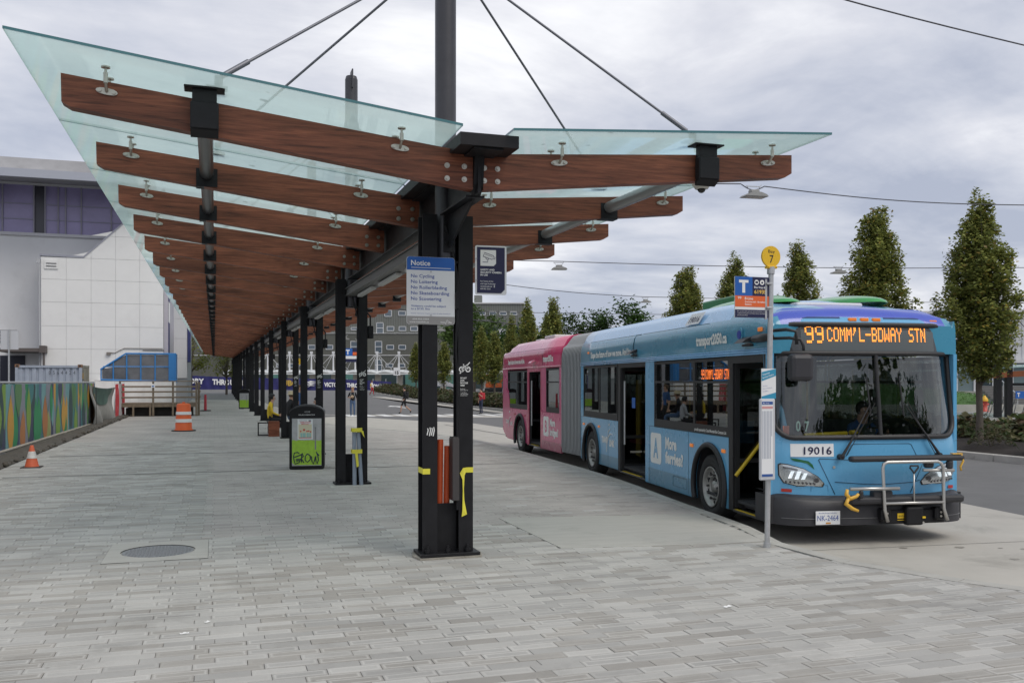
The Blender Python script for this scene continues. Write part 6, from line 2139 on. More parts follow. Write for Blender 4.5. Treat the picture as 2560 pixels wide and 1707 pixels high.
# the driver
Bm = Matrix.Translation((6.742, 9.99, -.2)) @ Matrix.Rotation(R(-7.7), 4, 'Z')
dp = Bm @ Vector((1.93, 1.28, .42))
DR = dict(SIT); DR.update(elL=(.24, -.14, .78), wrL=(.17, -.36, .92), haL=(.13, -.42, .95), elR=(-.24, -.14, .78), wrR=(-.17, -.36, .92), haR=(-.13, -.42, .95))
person('person', 'bus driver in blue shirt seated at the wheel behind the windshield', tuple(dp), R(-7.7), DR, RAD, dict(top=BL, sleeve=BL, arm=SKIN, legs=NV, shin=NV, shoe=K), (HK, 'short'))
# ================================================================== trees and planting
def leaf_mat(name, trans=.35):
    m = bpy.data.materials.new(name); m.use_nodes = True
    n, l = m.node_tree.nodes, m.node_tree.links
    b = n['Principled BSDF']; b.inputs['Roughness'].default_value = .55; b.inputs['Specular IOR Level'].default_value = .3
    a = n.new('ShaderNodeAttribute'); a.attribute_name = 'Col'
    l.new(a.outputs['Color'], b.inputs['Base Color'])
    tl = n.new('ShaderNodeBsdfTranslucent'); l.new(a.outputs['Color'], tl.inputs[0])
    mx = n.new('ShaderNodeMixShader'); mx.inputs[0].default_value = trans
    l.new(b.outputs[0], mx.inputs[1]); l.new(tl.outputs[0], mx.inputs[2]); l.new(mx.outputs[0], n['Material Output'].inputs[0])
    return m
LEAF = leaf_mat('leaf green')
BARK = mat('bark', (.10, .085, .07), .9, var=.25, vscale=12, bump=.5, bscale=30)

def leaves_mesh(pts, size, cols, rg, name='crown', aspect=.6):
    """pts: (x,y,z, normal-ish) leaf cards, two triangles folded along the midrib"""
    V, F, Cc = [], [], []
    for p in pts:
        a = rg.uniform(0, 6.283); t = rg.uniform(-.5, .9)
        d = Vector((math.cos(a) * math.cos(t), math.sin(a) * math.cos(t), math.sin(t)))
        s_ = d.cross(Vector((rg.gauss(0, .5), rg.gauss(0, .5), 1))).normalized()
        L_ = size * rg.uniform(.7, 1.35)
        q = Vector(p[:3]); o = len(V)
        V += [tuple(q - d * L_ * .5), tuple(q + s_ * L_ * aspect * .5 + Vector((0, 0, .01))), tuple(q + d * L_ * .5), tuple(q - s_ * L_ * aspect * .5 + Vector((0, 0, .01)))]
        F.append((o, o + 1, o + 2, o + 3))
        Cc.append(cols(p, rg))
    me = bpy.data.meshes.new(name); me.from_pydata(V, [], F); me.materials.append(LEAF)
    at = me.attributes.new('Col', 'FLOAT_COLOR', 'FACE'); at.data.foreach_set('color', [k for c_ in Cc for k in (*c_, 1)])
    me.update(); return me

def hornbeam(seed, n=5200, Hh=7.7, rmax=1.15, lsize=.135):
    """columnar street tree: upright limbs fanning from a short trunk, twigs on each, leaves clumped on the twigs"""
    rg = random.Random(seed)
    wood = MB(); pts = []
    z0 = 1.75
    wood.tube([(0, 0, -.1), (.02, .01, 1.0), (0, .02, z0), (.02, 0, 3.4), (.0, .02, 5.4), (0, 0, Hh - .5)], [.105, .085, .08, .055, .03, .008], 8)
    def prof(h):
        return rmax * (min(1, .5 + h * 2.6) if h < .2 else max(.05, 1 - ((h - .2) / .82) ** .92))
    limbs = []
    for i in range(34):
        h0 = z0 + rg.random() ** 1.3 * (Hh - z0) * .62
        a = i * 2.4 + rg.uniform(-.4, .4)
        ln = rg.uniform(1.4, 2.6) * (1 - .35 * (h0 - z0) / (Hh - z0))
        p = Vector((0, 0, h0)); chain = [p.copy()]
        out = rg.uniform(.42, .78)
        for k in range(6):
            hh = (p.z - z0) / (Hh - z0)
            d = Vector((math.cos(a) * out, math.sin(a) * out, 1)).normalized()
            out *= .74
            p = p + d * ln / 6
            lim = max(.12, prof(min(1, (p.z - z0) / (Hh - z0))) * 1.02)
            rr_ = math.hypot(p.x, p.y)
            if rr_ > lim: p.x *= lim / rr_; p.y *= lim / rr_
            p.z = min(p.z, Hh - .1 * rg.random())
            chain.append(p.copy())
        wood.tube(chain, [.032, .026, .02, .015, .01, .006, .003], 4)
        limbs.append(chain)
    tips = []
    for ch in limbs:
        for k in range(1, 7):
            for _ in range(5):
                a = rg.uniform(0, 6.283)
                q = ch[k] + Vector((math.cos(a), math.sin(a), rg.uniform(-.25, .8))) * rg.uniform(.08, .42)
                hh = max(0, min(1, (q.z - z0) / (Hh - z0)))
                lim = prof(hh) * rg.uniform(.75, 1.12) + .06
                rr_ = math.hypot(q.x, q.y)
                if rr_ > lim: q.x *= lim / rr_; q.y *= lim / rr_
                tips.append((q, ch[k]))
    for i in range(46):       # feathery upright shoots along the outline
        a = rg.uniform(0, 6.283); hh = rg.uniform(.08, .7); r_ = prof(hh) * rg.uniform(.55, .85)
        b0 = Vector((r_ * math.cos(a), r_ * math.sin(a), z0 + hh * (Hh - z0))); e_ = b0 + Vector((.12 * math.cos(a), .12 * math.sin(a), rg.uniform(.35, .8) * (1 - .4 * hh)))
        wood.tube([b0 * .96, e_], [.008, .002], 3)
        for k in range(5): tips.append((b0.lerp(e_, k / 4.5), b0))
    for i in range(14):       # thin leaders at the top
        a = rg.uniform(0, 6.283); r_ = rg.uniform(.0, .32)
        b0 = Vector((r_ * math.cos(a), r_ * math.sin(a), Hh * .8)); e_ = b0 + Vector((rg.uniform(-.1, .1), rg.uniform(-.1, .1), rg.uniform(.5, 1.55)))
        wood.tube([b0, e_], [.01, .002], 3)
        for k in range(7): tips.append((b0.lerp(e_, k / 6.5), b0))
    per = max(1, n // len(tips))
    for q, c_ in tips:
        rad_ = rg.uniform(.08, .19)
        tone_ = rg.uniform(.72, 1.25)
        for _ in range(per):
            v = Vector((rg.gauss(0, 1), rg.gauss(0, 1), rg.gauss(0, .9)))
            v = v * (rad_ * .75 * min(1, 1.7 / max(.01, v.length)))
            s_ = q + v
            pts.append((s_.x, s_.y, s_.z, tone_))
    def colr(p, g_):
        t = p[3] * g_.uniform(.8, 1.2)
        k = g_.random()
        if k < .05: return (.38 * t, .28 * t, .07)
        if k < .45: return (.30 * t, .32 * t, .085 * t)
        return (.19 * t, .225 * t, .065 * t)
    return leaves_mesh(pts, lsize, colr, rg), wood.mesh('trunk', BARK)
HB_NEAR = [hornbeam(s_, 36000, 7.7, 1.55, .105) for s_ in (11, 12, 14)]
HB_FAR = [hornbeam(s_, 12000, 7.6, 1.2, .15) for s_ in (21, 22, 23)]
ORD = ['first', 'second', 'third', 'fourth', 'fifth', 'sixth', 'seventh', 'eighth', 'ninth', 'tenth', 'eleventh', 'twelfth', 'thirteenth', 'fourteenth', 'fifteenth', 'sixteenth']
tr_list = [(21.0, 21.1, 7.75, 1.08), (21, 25.5, 8.2, 1.12), (21, 29.7, 7.4, 1.0), (21, 34.2, 7.7, 1.05), (21, 38.5, 7.75, 1.1), (21, 56.3, 7.75, 1.05), (21, 61.3, 8.2, .9), (20.8, 64.5, 7.2, .8), (21.2, 70.1, 6.2, .95), (21, 73, 6.8, .9), (21, 78, 6.0, 1.0), (21, 86.2, 5.9, .95), (21, 99, 6.2, 1)]
TL = ['broad upright street tree nearest the right edge behind the bus mirror side',
      'columnar street tree with a forked side shoot, second from the right edge',
      'slender pointed street tree seen just right of the Bay 7 disc',
      'columnar street tree with twin tops behind the blue bus roof left of the stop sign',
      'rounded columnar street tree leftmost of those rising above the blue bus roof',
      'bushy multi-tipped street tree standing above the pink end of the bus',
      'tall thin twin-spired street tree left of the bushy one beyond the pink bus',
      'thin dark street tree spire just left of the twin-spired tree beyond the bus',
      'low bright green street tree in front of the dark hedge right of the near column',
      'dark street tree close to the right post of the nearest column',
      'street tree half hidden by the right post of the nearest column',
      'bright green street tree framed between the two posts of the nearest column',
      'street tree half behind the left post of the nearest column',
      ]
for i, (x, y, h_, w_) in enumerate(tr_list):
    cm, wm = (HB_NEAR[i % 3] if i < 5 else HB_FAR[i % 3])
    t = thing('street_tree', TL[i], 'tree', (x, y, rise(x, y) + .18), 2.1 * i, 'street trees along the planted median')
    k = h_ / 7.9
    t.scale = (w_, w_, k)
    tr_ = link('trunk', wm, t); link('crown', cm, t)

def round_tree(seed, n, r, h_, ls, tint):
    rg = random.Random(seed); pts = []; wood = MB()
    wood.tube([(0, 0, -.2), (.05, 0, h_ * .3), (0, .05, h_ * .6)], [.2, .16, .08], 7)
    for i in range(26):
        a = rg.uniform(0, 6.283); u_ = rg.uniform(-.5, 1); rr_ = r * math.sqrt(max(0, 1 - u_ * u_)) * rg.uniform(.4, .95)
        c_ = Vector((rr_ * math.cos(a), rr_ * math.sin(a), h_ * .62 + u_ * h_ * .36))
        wood.tube([(0, 0, h_ * .35), c_ * .6 + Vector((0, 0, h_ * .16)), c_], [.06, .035, .01], 4)
        t_ = rg.uniform(.7, 1.3); cr_ = r * rg.uniform(.22, .4)
        for _ in range(n // 26):
            d = Vector((rg.gauss(0, 1), rg.gauss(0, 1), rg.gauss(0, .8))) * cr_ * .6
            q = c_ + d; pts.append((q.x, q.y, q.z, t_))
    def colr(p, g_):
        t = p[3] * g_.uniform(.8, 1.2); return (tint[0] * t, tint[1] * t, tint[2] * t)
    return leaves_mesh(pts, ls, colr, rg), wood.mesh('trunk', BARK)
RT = [round_tree(31, 6000, 4.2, 10, .42, (.05, .10, .024)), round_tree(32, 6000, 3.8, 11, .40, (.075, .125, .028)), round_tree(33, 1600, 2.6, 7, .28, (.16, .17, .035))]
wood_ = [(40, 118, 0, 'dark wide tree above the pink bus roof in the far wood'), (45, 116, 1, 'lighter round tree next along the far wood above the bus joint'), (51, 112, 0, 'dark tree of the far wood behind the blue bus roof'), (57, 107, 1, 'pale tree tip of the far wood above the blue bus roof'), (63, 100, 0, 'dark far tree between the street trees over the blue roof'), (34, 122, 1, 'far tree at the left end of the wood behind the pink bus')]
for i, (x, y, k, lb) in enumerate(wood_):
    t = thing('round_tree', lb, 'tree', (x, y, 0), i * 1.3, 'far wood behind the bus'); t.scale = (1.0 + .1 * (i % 3), 1.0, .92 + .13 * ((i * 7) % 3))
    link('trunk', RT[k][1], t); link('crown', RT[k][0], t)
for x, y, s_, lb in ((-2.6, 112, 1.0, 'yellow green birch behind the white panel building at the left'), (1.4, 118, .8, 'thin yellow leaved birch at the far end of the canopy')):
    t = thing('birch_tree', lb, 'tree', (x, y, 0), s_); t.scale = (s_, s_, s_ * 1.2)
    link('trunk', RT[2][1], t); link('crown', RT[2][0], t)

# shrubs of the median: a few near ones are things, the far run reads as one mass
def shrub_mesh(seed, n, r, h_, ls, grass=False):
    rg = random.Random(seed); pts = []
    V, F, Cc = [], [], []
    for i in range(n):
        a = rg.uniform(0, 6.283)
        if grass:
            b0 = Vector((rg.gauss(0, r * .25), rg.gauss(0, r * .25), 0)); ln = h_ * rg.uniform(.6, 1.1); lean_ = rg.uniform(.2, .9)
            d = Vector((math.cos(a) * lean_, math.sin(a) * lean_, 1)).normalized(); s_ = Vector((-math.sin(a), math.cos(a), 0)) * .012
            m_ = b0 + d * ln * .6; e_ = m_ + Vector((d.x, d.y, .2)) * ln * .45
            o = len(V); V += [tuple(b0 - s_), tuple(b0 + s_), tuple(m_ + s_), tuple(m_ - s_), tuple(e_)]
            F += [(o, o + 1, o + 2, o + 3), (o + 3, o + 2, o + 4)]
            t_ = rg.uniform(.7, 1.3); Cc += [(.07 * t_, .115 * t_, .035 * t_)] * 2
        else:
            u_ = rg.random() ** .5; rr_ = r * u_
            z = h_ * (1 - u_ * u_) * rg.uniform(.35, 1.05) + .04
            pts.append((rr_ * math.cos(a), rr_ * math.sin(a), z, rg.uniform(.6, 1.3)))
    if grass:
        me = bpy.data.meshes.new('blades'); me.from_pydata(V, [], F); me.materials.append(LEAF)
        at = me.attributes.new('Col', 'FLOAT_COLOR', 'FACE'); at.data.foreach_set('color', [k for c_ in Cc for k in (*c_, 1)]); me.update(); return me
    def colr(p, g_):
        t = p[3]; k = g_.random()
        return (.085 * t, .085 * t, .042 * t) if k < .5 else ((.05 * t, .07 * t, .03 * t) if k < .85 else (.10 * t, .07 * t, .045 * t))
    return leaves_mesh(pts, ls, colr, rg, 'foliage', .4)
SH = [shrub_mesh(41, 420, .6, .62, .10), shrub_mesh(42, 420, .5, .75, .10)]
GR = shrub_mesh(43, 130, .5, .55, .1, True)
near_pl = [(19.9, 15.2, 2), (20.6, 16.6, 0), (21.7, 15.4, 1), (22.6, 17.4, 0), (19.95, 18.2, 2), (21.2, 18.6, 1), (22.4, 19.6, 0), (20.3, 20.0, 0), (21.7, 22.0, 1), (20.2, 23.2, 2), (22.8, 22.6, 1), (20.8, 24.6, 0), (22.2, 26.0, 1)]
PLN = ['spiky grass clump at the right edge of the planted bed', 'low twiggy shrub on the mulch behind the grass clump', 'grey green shrub at the rear of the bed near the right edge', 'shrub below the timber shelter across the bed', 'spiky grass clump just right of the bus front on the mulch', 'upright shrub right of the street tree foot', 'shrub behind the street tree foot', 'twiggy shrub beside the bus mirror corner', 'upright shrub seen through the windshield side', 'spiky grass hidden partly by the bus corner', 'rear shrub of the bed behind the bus corner', 'shrub between the street trees behind the bus', 'tall shrub of the bed behind the bus']
for (x, y, k), lb in zip(near_pl, PLN):
    nm = 'grass_clump' if k == 2 else 'shrub'
    t = thing(nm, lb, 'plant', (x, y, rise(x, y) + .3), x * 3, 'plants of the median bed')
    link('foliage', GR if k == 2 else SH[k], t)
    if k != 2:
        b = MB()
        rg = random.Random(int(x * 10))
        for _ in range(7):
            a = rg.uniform(0, 6.283); b.tube([(0, 0, -.05), (.2 * math.cos(a), .2 * math.sin(a), .4)], [.012, .004], 4)
        b.build('stem', BARK, t)
rg = random.Random(5)
pts = []
for i in range(9000):
    y = 12.95 + 14.5 * rg.random(); x = 21.3 + 2.3 * rg.random() ** .7
    hh = (.55 + .35 * mnoise.noise(Vector((x * 1.4, y * 1.1, 3)))) * (.35 + .65 * min(1, (x - 21.2) / 1.2))
    pts.append((x, y, rise(x, y) + .25 + max(.05, hh) * rg.uniform(.2, 1.1), rg.uniform(.8, 1.6)))
for i in range(42000):
    y = 27 + 93 * rg.random() ** 1.1
    u_ = rg.random(); x = 19.55 + 4.0 * u_
    hh = .3 + .75 * math.sin(math.pi * min(1, u_ * 1.15 + .05)) + .3 * mnoise.noise(Vector((x * .8, y * .5, 1)))
    if y < 42: hh *= .8
    pts.append((x, y, rise(x, y) + .1 + max(.08, hh) * rg.uniform(.35, 1.05), rg.uniform(.55, 1.25)))
def hcol(p, g_):
    t = p[3]; k = g_.random()
    return (.11 * t, .105 * t, .05 * t) if k < .55 else ((.07 * t, .10 * t, .036 * t) if k < .9 else (.14 * t, .09 * t, .055 * t))
o = link('shrubbery', leaves_mesh(pts, .28, hcol, rg, 'shrubbery', .55)); o['kind'] = 'stuff'
b = MB(); b.box(-.05, .05, -.02, .02, 0, .22, bev=.01)
o = b.build('marker_post', WHITE_PRINT); o.location = (20.55, 17.75, rise(0, 20) + .28); o.rotation_euler = (R(8), R(10), 0); tag(o, 'small pale marker block stuck in the mulch right of the bus front', 'marker')

# ================================================================== left side: painted fence, container, white hall
MUR = mat('mural paint', (1, 1, 1), .6, attr=True, var=.1, vscale=6)
fence = thing('painted_fence', 'site fence covered in a mural of long green, orange and teal lozenges', 'fence', (-5.0, 0, 0))
pal = [(.10, .22, .09), (.20, .33, .06), (.55, .30, .05), (.06, .20, .20), (.16, .33, .34), (.035, .07, .075), (.05, .06, .11), (.23, .24, .28), (.03, .25, .10), (.30, .33, .12), (.09, .14, .22), (.42, .17, .06)]
rg = random.Random(77)
BOARD = mat('board back', (.14, .15, .15), .7)
yy = 12.0
xo = lambda y: -.13 + .011 * (y - 26)
i = 0
while yy < 41.4:
    w_ = 2.42
    b = MB()
    def q4(y0, y1, z0, z1, c_, lay): b.quad((xo(y0) + lay, y0, z0), (xo(y1) + lay, y1, z0), (xo(y1) + lay, y1, z1), (xo(y0) + lay, y0, z1), 0, (*c_, 1))
    sub_ = 6
    for k in range(sub_):
        a0 = yy + w_ * k / sub_; a1 = yy + w_ * (k + 1) / sub_
        q4(a0, a1 , .12, 1.80, pal[rg.choice((3, 4, 7, 6, 10))], .0)
    lay = .002
    for k in range(7):
        yc = yy + w_ * (k * 3 % 7 + .5 + rg.uniform(-.3, .3)) / 7; hw = rg.uniform(.26, .46); c_ = pal[rg.choice((0, 0, 1, 1, 2, 2, 3, 3, 4, 5, 6, 7, 8, 8, 9, 11))]
        zc = rg.choice((.35, .6, .95, 1.3, 1.6)) + rg.uniform(-.1, .1); hz = rg.uniform(.5, .95)
        pts_ = []
        for t in np.linspace(0, 1, 7): pts_.append((yc + hw * math.sin(math.pi * t) ** 1.05, max(.125, min(1.795, zc - hz + 2 * hz * t))))
        for t in np.linspace(1, 0, 7)[1:-1]: pts_.append((yc - hw * math.sin(math.pi * t) ** 1.05, max(.125, min(1.795, zc - hz + 2 * hz * t))))
        b.add([(xo(y_) + lay, max(yy + .003, min(yy + w_ - .003, y_)), z_) for y_, z_ in pts_], [tuple(range(len(pts_)))], 0, False, (*c_, 1))
        lay += .0012
    p = b.build('mural_panel', [MUR], fence, colors=True)
    b = MB(); b.add([(xo(yy) - .001, yy, .12), (xo(yy + w_) - .001, yy + w_, .12), (xo(yy + w_) - .001, yy + w_, 1.8), (xo(yy) - .001, yy, 1.8), (xo(yy) - .02, yy, .12), (xo(yy + w_) - .02, yy + w_, .12), (xo(yy + w_) - .02, yy + w_, 1.8), (xo(yy) - .02, yy, 1.8)], [(4, 7, 6, 5), (0, 4, 5, 1), (3, 2, 6, 7), (0, 3, 7, 4), (1, 5, 6, 2), (0, 1, 2, 3)])
    b.build('board', BOARD, fence)
    b = MB(); b.cyl((xo(yy) - .06, yy, 0), (xo(yy) - .06, yy, 1.86), .025, n=8); b.box(xo(yy) - .4, xo(yy) + .02, yy - .06, yy + .06, 0, .08); b.build('post', GALV, fence)
    yy += w_ + .01
b = MB(); b.tube([(xo(y_) + .02, y_, .085) for y_ in np.linspace(12, yy, 12)], .04, 6); b.build('bottom_rail', mat('weathered rail', (.36, .33, .28), .8, var=.2, vscale=3), fence)
b = MB(); b.tube([(xo(y_) - .03, y_, 1.84) for y_ in np.linspace(12, yy, 12)], .03, 6); b.build('top_rail', GALV, fence)
# loose banner end: sagging cloth with its grey back folded down
cl_ = thing('sagging_banner', 'loose end of mural banner sagging with its pale grey back folded down', 'banner', (-4.95, 41.5, 0))
b = MB()
def clf(s_, t):
    y_ = .1 + 8.2 * s_; sag = .55 * math.sin(math.pi * s_) * (1 - t) ** 0
    top_ = 1.72 - .12 * s_ ; z = .05 + (top_ - .05) * t - .1 * math.sin(math.pi * s_) * t
    return (.13 + .05 * s_ + .22 * math.sin(s_ * 9 + t * 3) * (.25 + .75 * (1 - t)) * math.sin(math.pi * min(1, s_ * 1.2)) + .1 * math.sin(t * 5 + s_ * 2), y_, z)
b.grid(clf, 40, 18, 0)
b.build('cloth', mat('cloth back grey', (.27, .26, .24), .85, var=.12, vscale=4), cl_)
b = MB()
b.grid(lambda s_, t: (lambda p: (p[0] + .03, p[1], p[2]))(clf(.12 + .72 * s_, 1 - t * (.16 + .34 * math.sin(math.pi * s_)))), 20, 8, 0)
b.build('mural_flap', mat('flap green', (.06, .11, .09), .7, var=.4, vscale=2), cl_)
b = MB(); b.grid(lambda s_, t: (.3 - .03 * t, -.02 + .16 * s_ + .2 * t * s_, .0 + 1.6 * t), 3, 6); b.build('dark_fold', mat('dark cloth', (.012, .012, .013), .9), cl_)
nf = thing('safety_netting', 'sheer red and grey plastic safety netting on stakes past the sagging banner', 'netting', (-4.75, 50, 0))
REDN = mat('net red', (.48, .05, .06), .6)
for y0, y1, m_, st_ in ((.0, 1.9, REDN, .16), (1.9, 3.4, mat('net grey', (.4, .38, .39), .7), .07), (3.3, 5.0, REDN, .1)):
    b = MB()
    k = int((y1 - y0) / st_)
    for i in range(k + 1):
        y_ = y0 + (y1 - y0) * i / k; b.tube([(.02 * math.sin(i), y_, .05), (.03 * math.sin(i * 2), y_ + .03, .9), (.02 * math.sin(i), y_, 1.75)], .028, 4)
    for z in np.arange(.1, 1.75, .18): b.box(-.006, .006, y0, y1, z, z + .03)
    b.build('net', m_, nf)
b = MB()
for y_ in (0, 1.9, 3.4, 5.0): b.cyl((0, y_, 0), (0, y_, 1.85), .025, n=6)
b.build('stake', GALV, nf)

# timber ramp with rails
TIM = mat('weathered timber', (.20, .155, .11), .8, var=.22, vscale=5, grain=(1, 1, 1))
rp_ = thing('timber_ramp', 'weathered timber ramp deck with rails in front of the white hall', 'ramp', (0.06, 53.2, 0))
def plank(nm, x0, x1, y0, y1, z0, z1):
    b = MB(); b.box(x0, x1, y0, y1, z0, z1, bev=.01); return b.build(nm, TIM, rp_)
for i in range(12):
    plank('plank', -4.9, -.95, .0 + i * .2, .19 + i * .2, .66, .71)
plank('joist', -4.9, -.95, -.06, -.01, .5, .66)
for x in (-4.85, -4.2, -3.35, -3.2, -2.2, -1.0): plank('post', x - .05, x + .05, -.14, -.065, 0, 1.86 if x in (-4.85, -3.2, -2.2, -1.0) else .66)
for z in (.98, 1.28, 1.56): plank('rail', -4.85, -.95, -.19, -.145, z, z + .09)
plank('rail', -4.9, -.9, -.22, -.05, 1.865, 1.92)
for y_ in (.8, 1.6, 2.4): plank('post', -.95, -.85, y_ - .05, y_ + .05, 0, 1.86)
for z in (.98, 1.28, 1.56): plank('rail', -.84, -.80, -.1, 2.4, z, z + .09)
b = MB(); b.box(-4.6, -1.2, .3, 2.3, 0, .45); b.build('under_shade', mat('painted shade', (.015, .014, .013), .9), rp_)  # near-black block standing in for the shade beneath the deck
o = MB().box(-3.30, -3.1, -.225, -.2, 1.55, 1.75).build('paper_notice', SIGNW); o.location = (0.06, 53.2, 0); tag(o, 'white paper notice with blue logo taped to the ramp rail', 'notice')
b = MB(); b.box(-3.26, -3.14, -.232, -.227, 1.6, 1.66); b.build('print', BLUE, o)

# shipping container
ct_ = thing('shipping_container', 'short pale blue grey shipping container behind the painted fence', 'container', (-8.12, 44.0, 0))
CB = mat('container blue grey', (.33, .37, .44), .6, var=.14, vscale=3)
CT = mat('container tan', (.28, .27, .23), .65, var=.18, vscale=3)
Wc, Dc, Hc = 2.62, 2.44, 2.61
b = MB()
nC = 9
prof = []
st_ = (Wc - .24) / nC
for i in range(nC):
    x = .12 + i * st_
    prof += [(x, .04), (x + st_ * .58, .04), (x + st_ * .70, .0 + .085), (x + st_ * .88, .085)]
prof += [(Wc - .12, .04)]
v = [(x, y, .15) for x, y in prof] + [(x, y, Hc - .14) for x, y in prof]
k = len(prof)
b.add(v, [(i, i + 1, k + i + 1, k + i) for i in range(k - 1)])
b.build('corrugated_wall', CB, ct_)
b = MB()
b.box(0, .12, 0, .1, .1, Hc - .1); b.box(Wc - .12, Wc, 0, .1, .1, Hc - .1); b.box(.1, Wc - .1, .0, .09, Hc - .14, Hc - .04); b.box(.1, Wc - .1, .0, .09, .05, .15); b.box(0.02, Wc - .02, .09, Dc - .05, Hc - .08, Hc - .05)
b.build('frame', CB, ct_)
b = MB(); b.box(Wc - .03, Wc - .01, .1, Dc - .1, .1, Hc - .08); b.box(Wc - .06, Wc, .05, .15, .1, Hc); b.box(Wc - .06, Wc, Dc - .12, Dc, .1, Hc); b.box(Wc - .06, Wc, .1, Dc, Hc - .12, Hc - .02)
for y_ in (.55, 1.0, 1.45, 1.9): b.cyl((Wc + .02, y_, .2), (Wc + .02, y_, Hc - .15), .018, n=6)
b.build('end_door', CT, ct_)
b = MB()
for x in (-.01, Wc - .17): b.box(x, x + .18, -.012, .16, Hc - .12, Hc + .005); b.box(x, x + .18, -.012, .16, 0, .12)
b.build('corner_casting', mat('rust', (.22, .12, .07), .85, var=.4, vscale=14), ct_)
b = MB()
for x in (.04, Wc - .13): b.box(x, x + .09, -.018, -.013, Hc - .09, Hc - .03)
b.build('casting_hole', DARK, ct_)
text('0564424', mat('faded ink', (.09, .10, .12), .7), ct_, (1.3, .036, 2.18), XA, ZA, .16, 1.05, spacing=1.7)
b = MB(); b.box(Wc + .002, Wc + .006, .16, .36, 2.0, 2.25); b.box(Wc + .002, Wc + .006, .16, .36, 1.25, 1.4); b.build('warning_label', mat('label amber', (.6, .34, .04), .6), ct_)
b = MB(); b.box(Wc + .002, Wc + .006, .14, .38, 1.45, 1.95); lb_ = b.build('warning_label', mat('ink', (.02, .02, .02), .6), ct_)
b = MB(); b.box(Wc + .0065, Wc + .008, .17, .35, 1.72, 1.9); b.box(Wc + .0065, Wc + .008, .17, .35, 1.5, 1.66); b.build('print', WHITE_PRINT, lb_)
# sign seen from the back
sb = thing('road_sign', 'grey road sign seen from behind on a thin pole left of the container', 'sign', (-7.97, 42.0, 0))
b = MB(); b.cyl((0, 0, 0), (0, 0, 4.0), .035, n=8); b.build('pole', GALV, sb)
b = MB(); b.box(-.32, .34, .04, .05, 3.18, 3.95); b.build('plate', mat('sign back', (.55, .56, .58), .5, .3), sb)

# ---- white hall
HALLW = mat('hall render', (.72, .725, .74), .8, var=.05, vscale=.6, dirt=(.5, .22, .55, (.45, .45, .46)))
PANEL = mat('cladding panel', (.74, .74, .73), .7, var=.035, vscale=1.2, dirt=(.7, .16, .56, (.5, .5, .48)))
PURP = glass_mat('purple film glass', (.02, .02, .04), (.5, .45, .8), .12, (.05, .04, .14), .0, .08)
PURP = mat('purple window film', (.30, .265, .47), .25, var=.22, vscale=.5)
hall = thing('white_hall', 'large white hall with purple clerestory windows and a panelled front block', 'building', (0, 0, 0))
b = MB(); b.box(-30, -4.6, 60.3, 90, 0, 10.55); b.build('wall', HALLW, hall)
b = MB(); b.box(-30, -5.0, 60.7, 89, 10.55, 13.5); b.build('clerestory_core', mat('core dark', (.05, .05, .08), .6), hall)
b = MB()
b.prism([(56.4, 13.15), (56.4, 13.45), (57.2, 14.35), (90, 15.4), (90, 13.6), (60.2, 13.55)], -32, -3.6, 'x')
b.build('roof', mat('roof soffit', (.30, .30, .31), .7, var=.2, vscale=.8), hall)
b = MB(); b.box(-32, -3.6, 56.25, 56.4, 13.1, 13.55); b.build('fascia', mat('fascia blue grey', (.38, .40, .46), .5), hall)
b = MB(); b.box(-30, -4.6, 60.1, 60.3, 10.45, 10.62); b.box(-30, -4.6, 60.1, 60.3, 13.42, 13.56); b.build('sill', mat('sill pale', (.55, .55, .58), .6), hall)
mulls = [-18.2, -15.6, -13.6, -11.8, -10.15, -9.55, -8.85, -8.45, -7.6, -5.95, -5.0]
for a, c_ in zip(mulls, mulls[1:]):
    wv = MB(); wv.box(a, a + .07, 60.15, 60.32, 10.62, 13.42)
    wo = wv.build('window', mat('mullion grey', (.28, .27, .33), .5), hall)
    if c_ - a < .6 and a < -9:
        MB().box(a + .07, c_, 60.32, 60.36, 10.62, 13.42).build('pane', mat('dark window glass', (.05, .05, .07), .3), wo); continue  # narrow pane in darker glass than the purple ones
    MB().box(a + .07, c_, 60.26, 60.3, 10.62, 11.4).build('pane', PURP, wo)
    MB().box(a + .07, c_, 60.26, 60.3, 11.44, 12.3).build('pane', PURP, wo)
    MB().box(a + .07, c_, 60.26, 60.3, 12.34, 13.42).build('pane', PURP, wo)
    b = MB(); b.box(a + .07, c_, 60.22, 60.3, 11.4, 11.44); b.box(a + .07, c_, 60.22, 60.3, 12.3, 12.34); b.build('transom', mat('transom grey', (.25, .25, .32), .5), wo)
# panelled block in front: backing and single panels
b = MB(); b.prism([(-9.35, 0), (-2.86, 0), (-2.86, 13.2), (-4.0, 12.0), (-7.17, 9.0), (-9.35, 9.05)], 58.06, 66, 'y'); b.build('block_core', mat('joint grey', (.28, .29, .31), .8), hall)
px = [-9.38 + 1.305 * i for i in range(6)]; 
zs_ = [1.0, 2.35, 3.75, 5.06, 6.42, 7.72, 8.98, 10.3, 11.6]
for i, x in enumerate(px):
    x1 = min(x + 1.295, -2.84)
    if x1 - x < .2: continue
    for j, z in enumerate(zs_[:-1]):
        z1 = zs_[j + 1] - .012
        roofz = lambda q: 9.05 if q < -7.17 else 9.05 + (q + 7.17) * .96
        ztl, ztr = min(z1, roofz(x) - .04), min(z1, roofz(x1) - .04)
        if ztr <= z + .1: continue
        pz = [(x, z), (x1, z), (x1, ztr)]
        if ztl > z + .02:
            if ztl < z1 - 1e-3 and ztr >= z1 - 1e-3: pz += [(x + (z1 - (roofz(x) - .04)) / .96, z1), (x, ztl)]
            else: pz += [(x, ztl)]
        b = MB(); b.prism(pz, 58.0, 58.06, 'y'); b.build('panel', PANEL, hall)
b = MB()
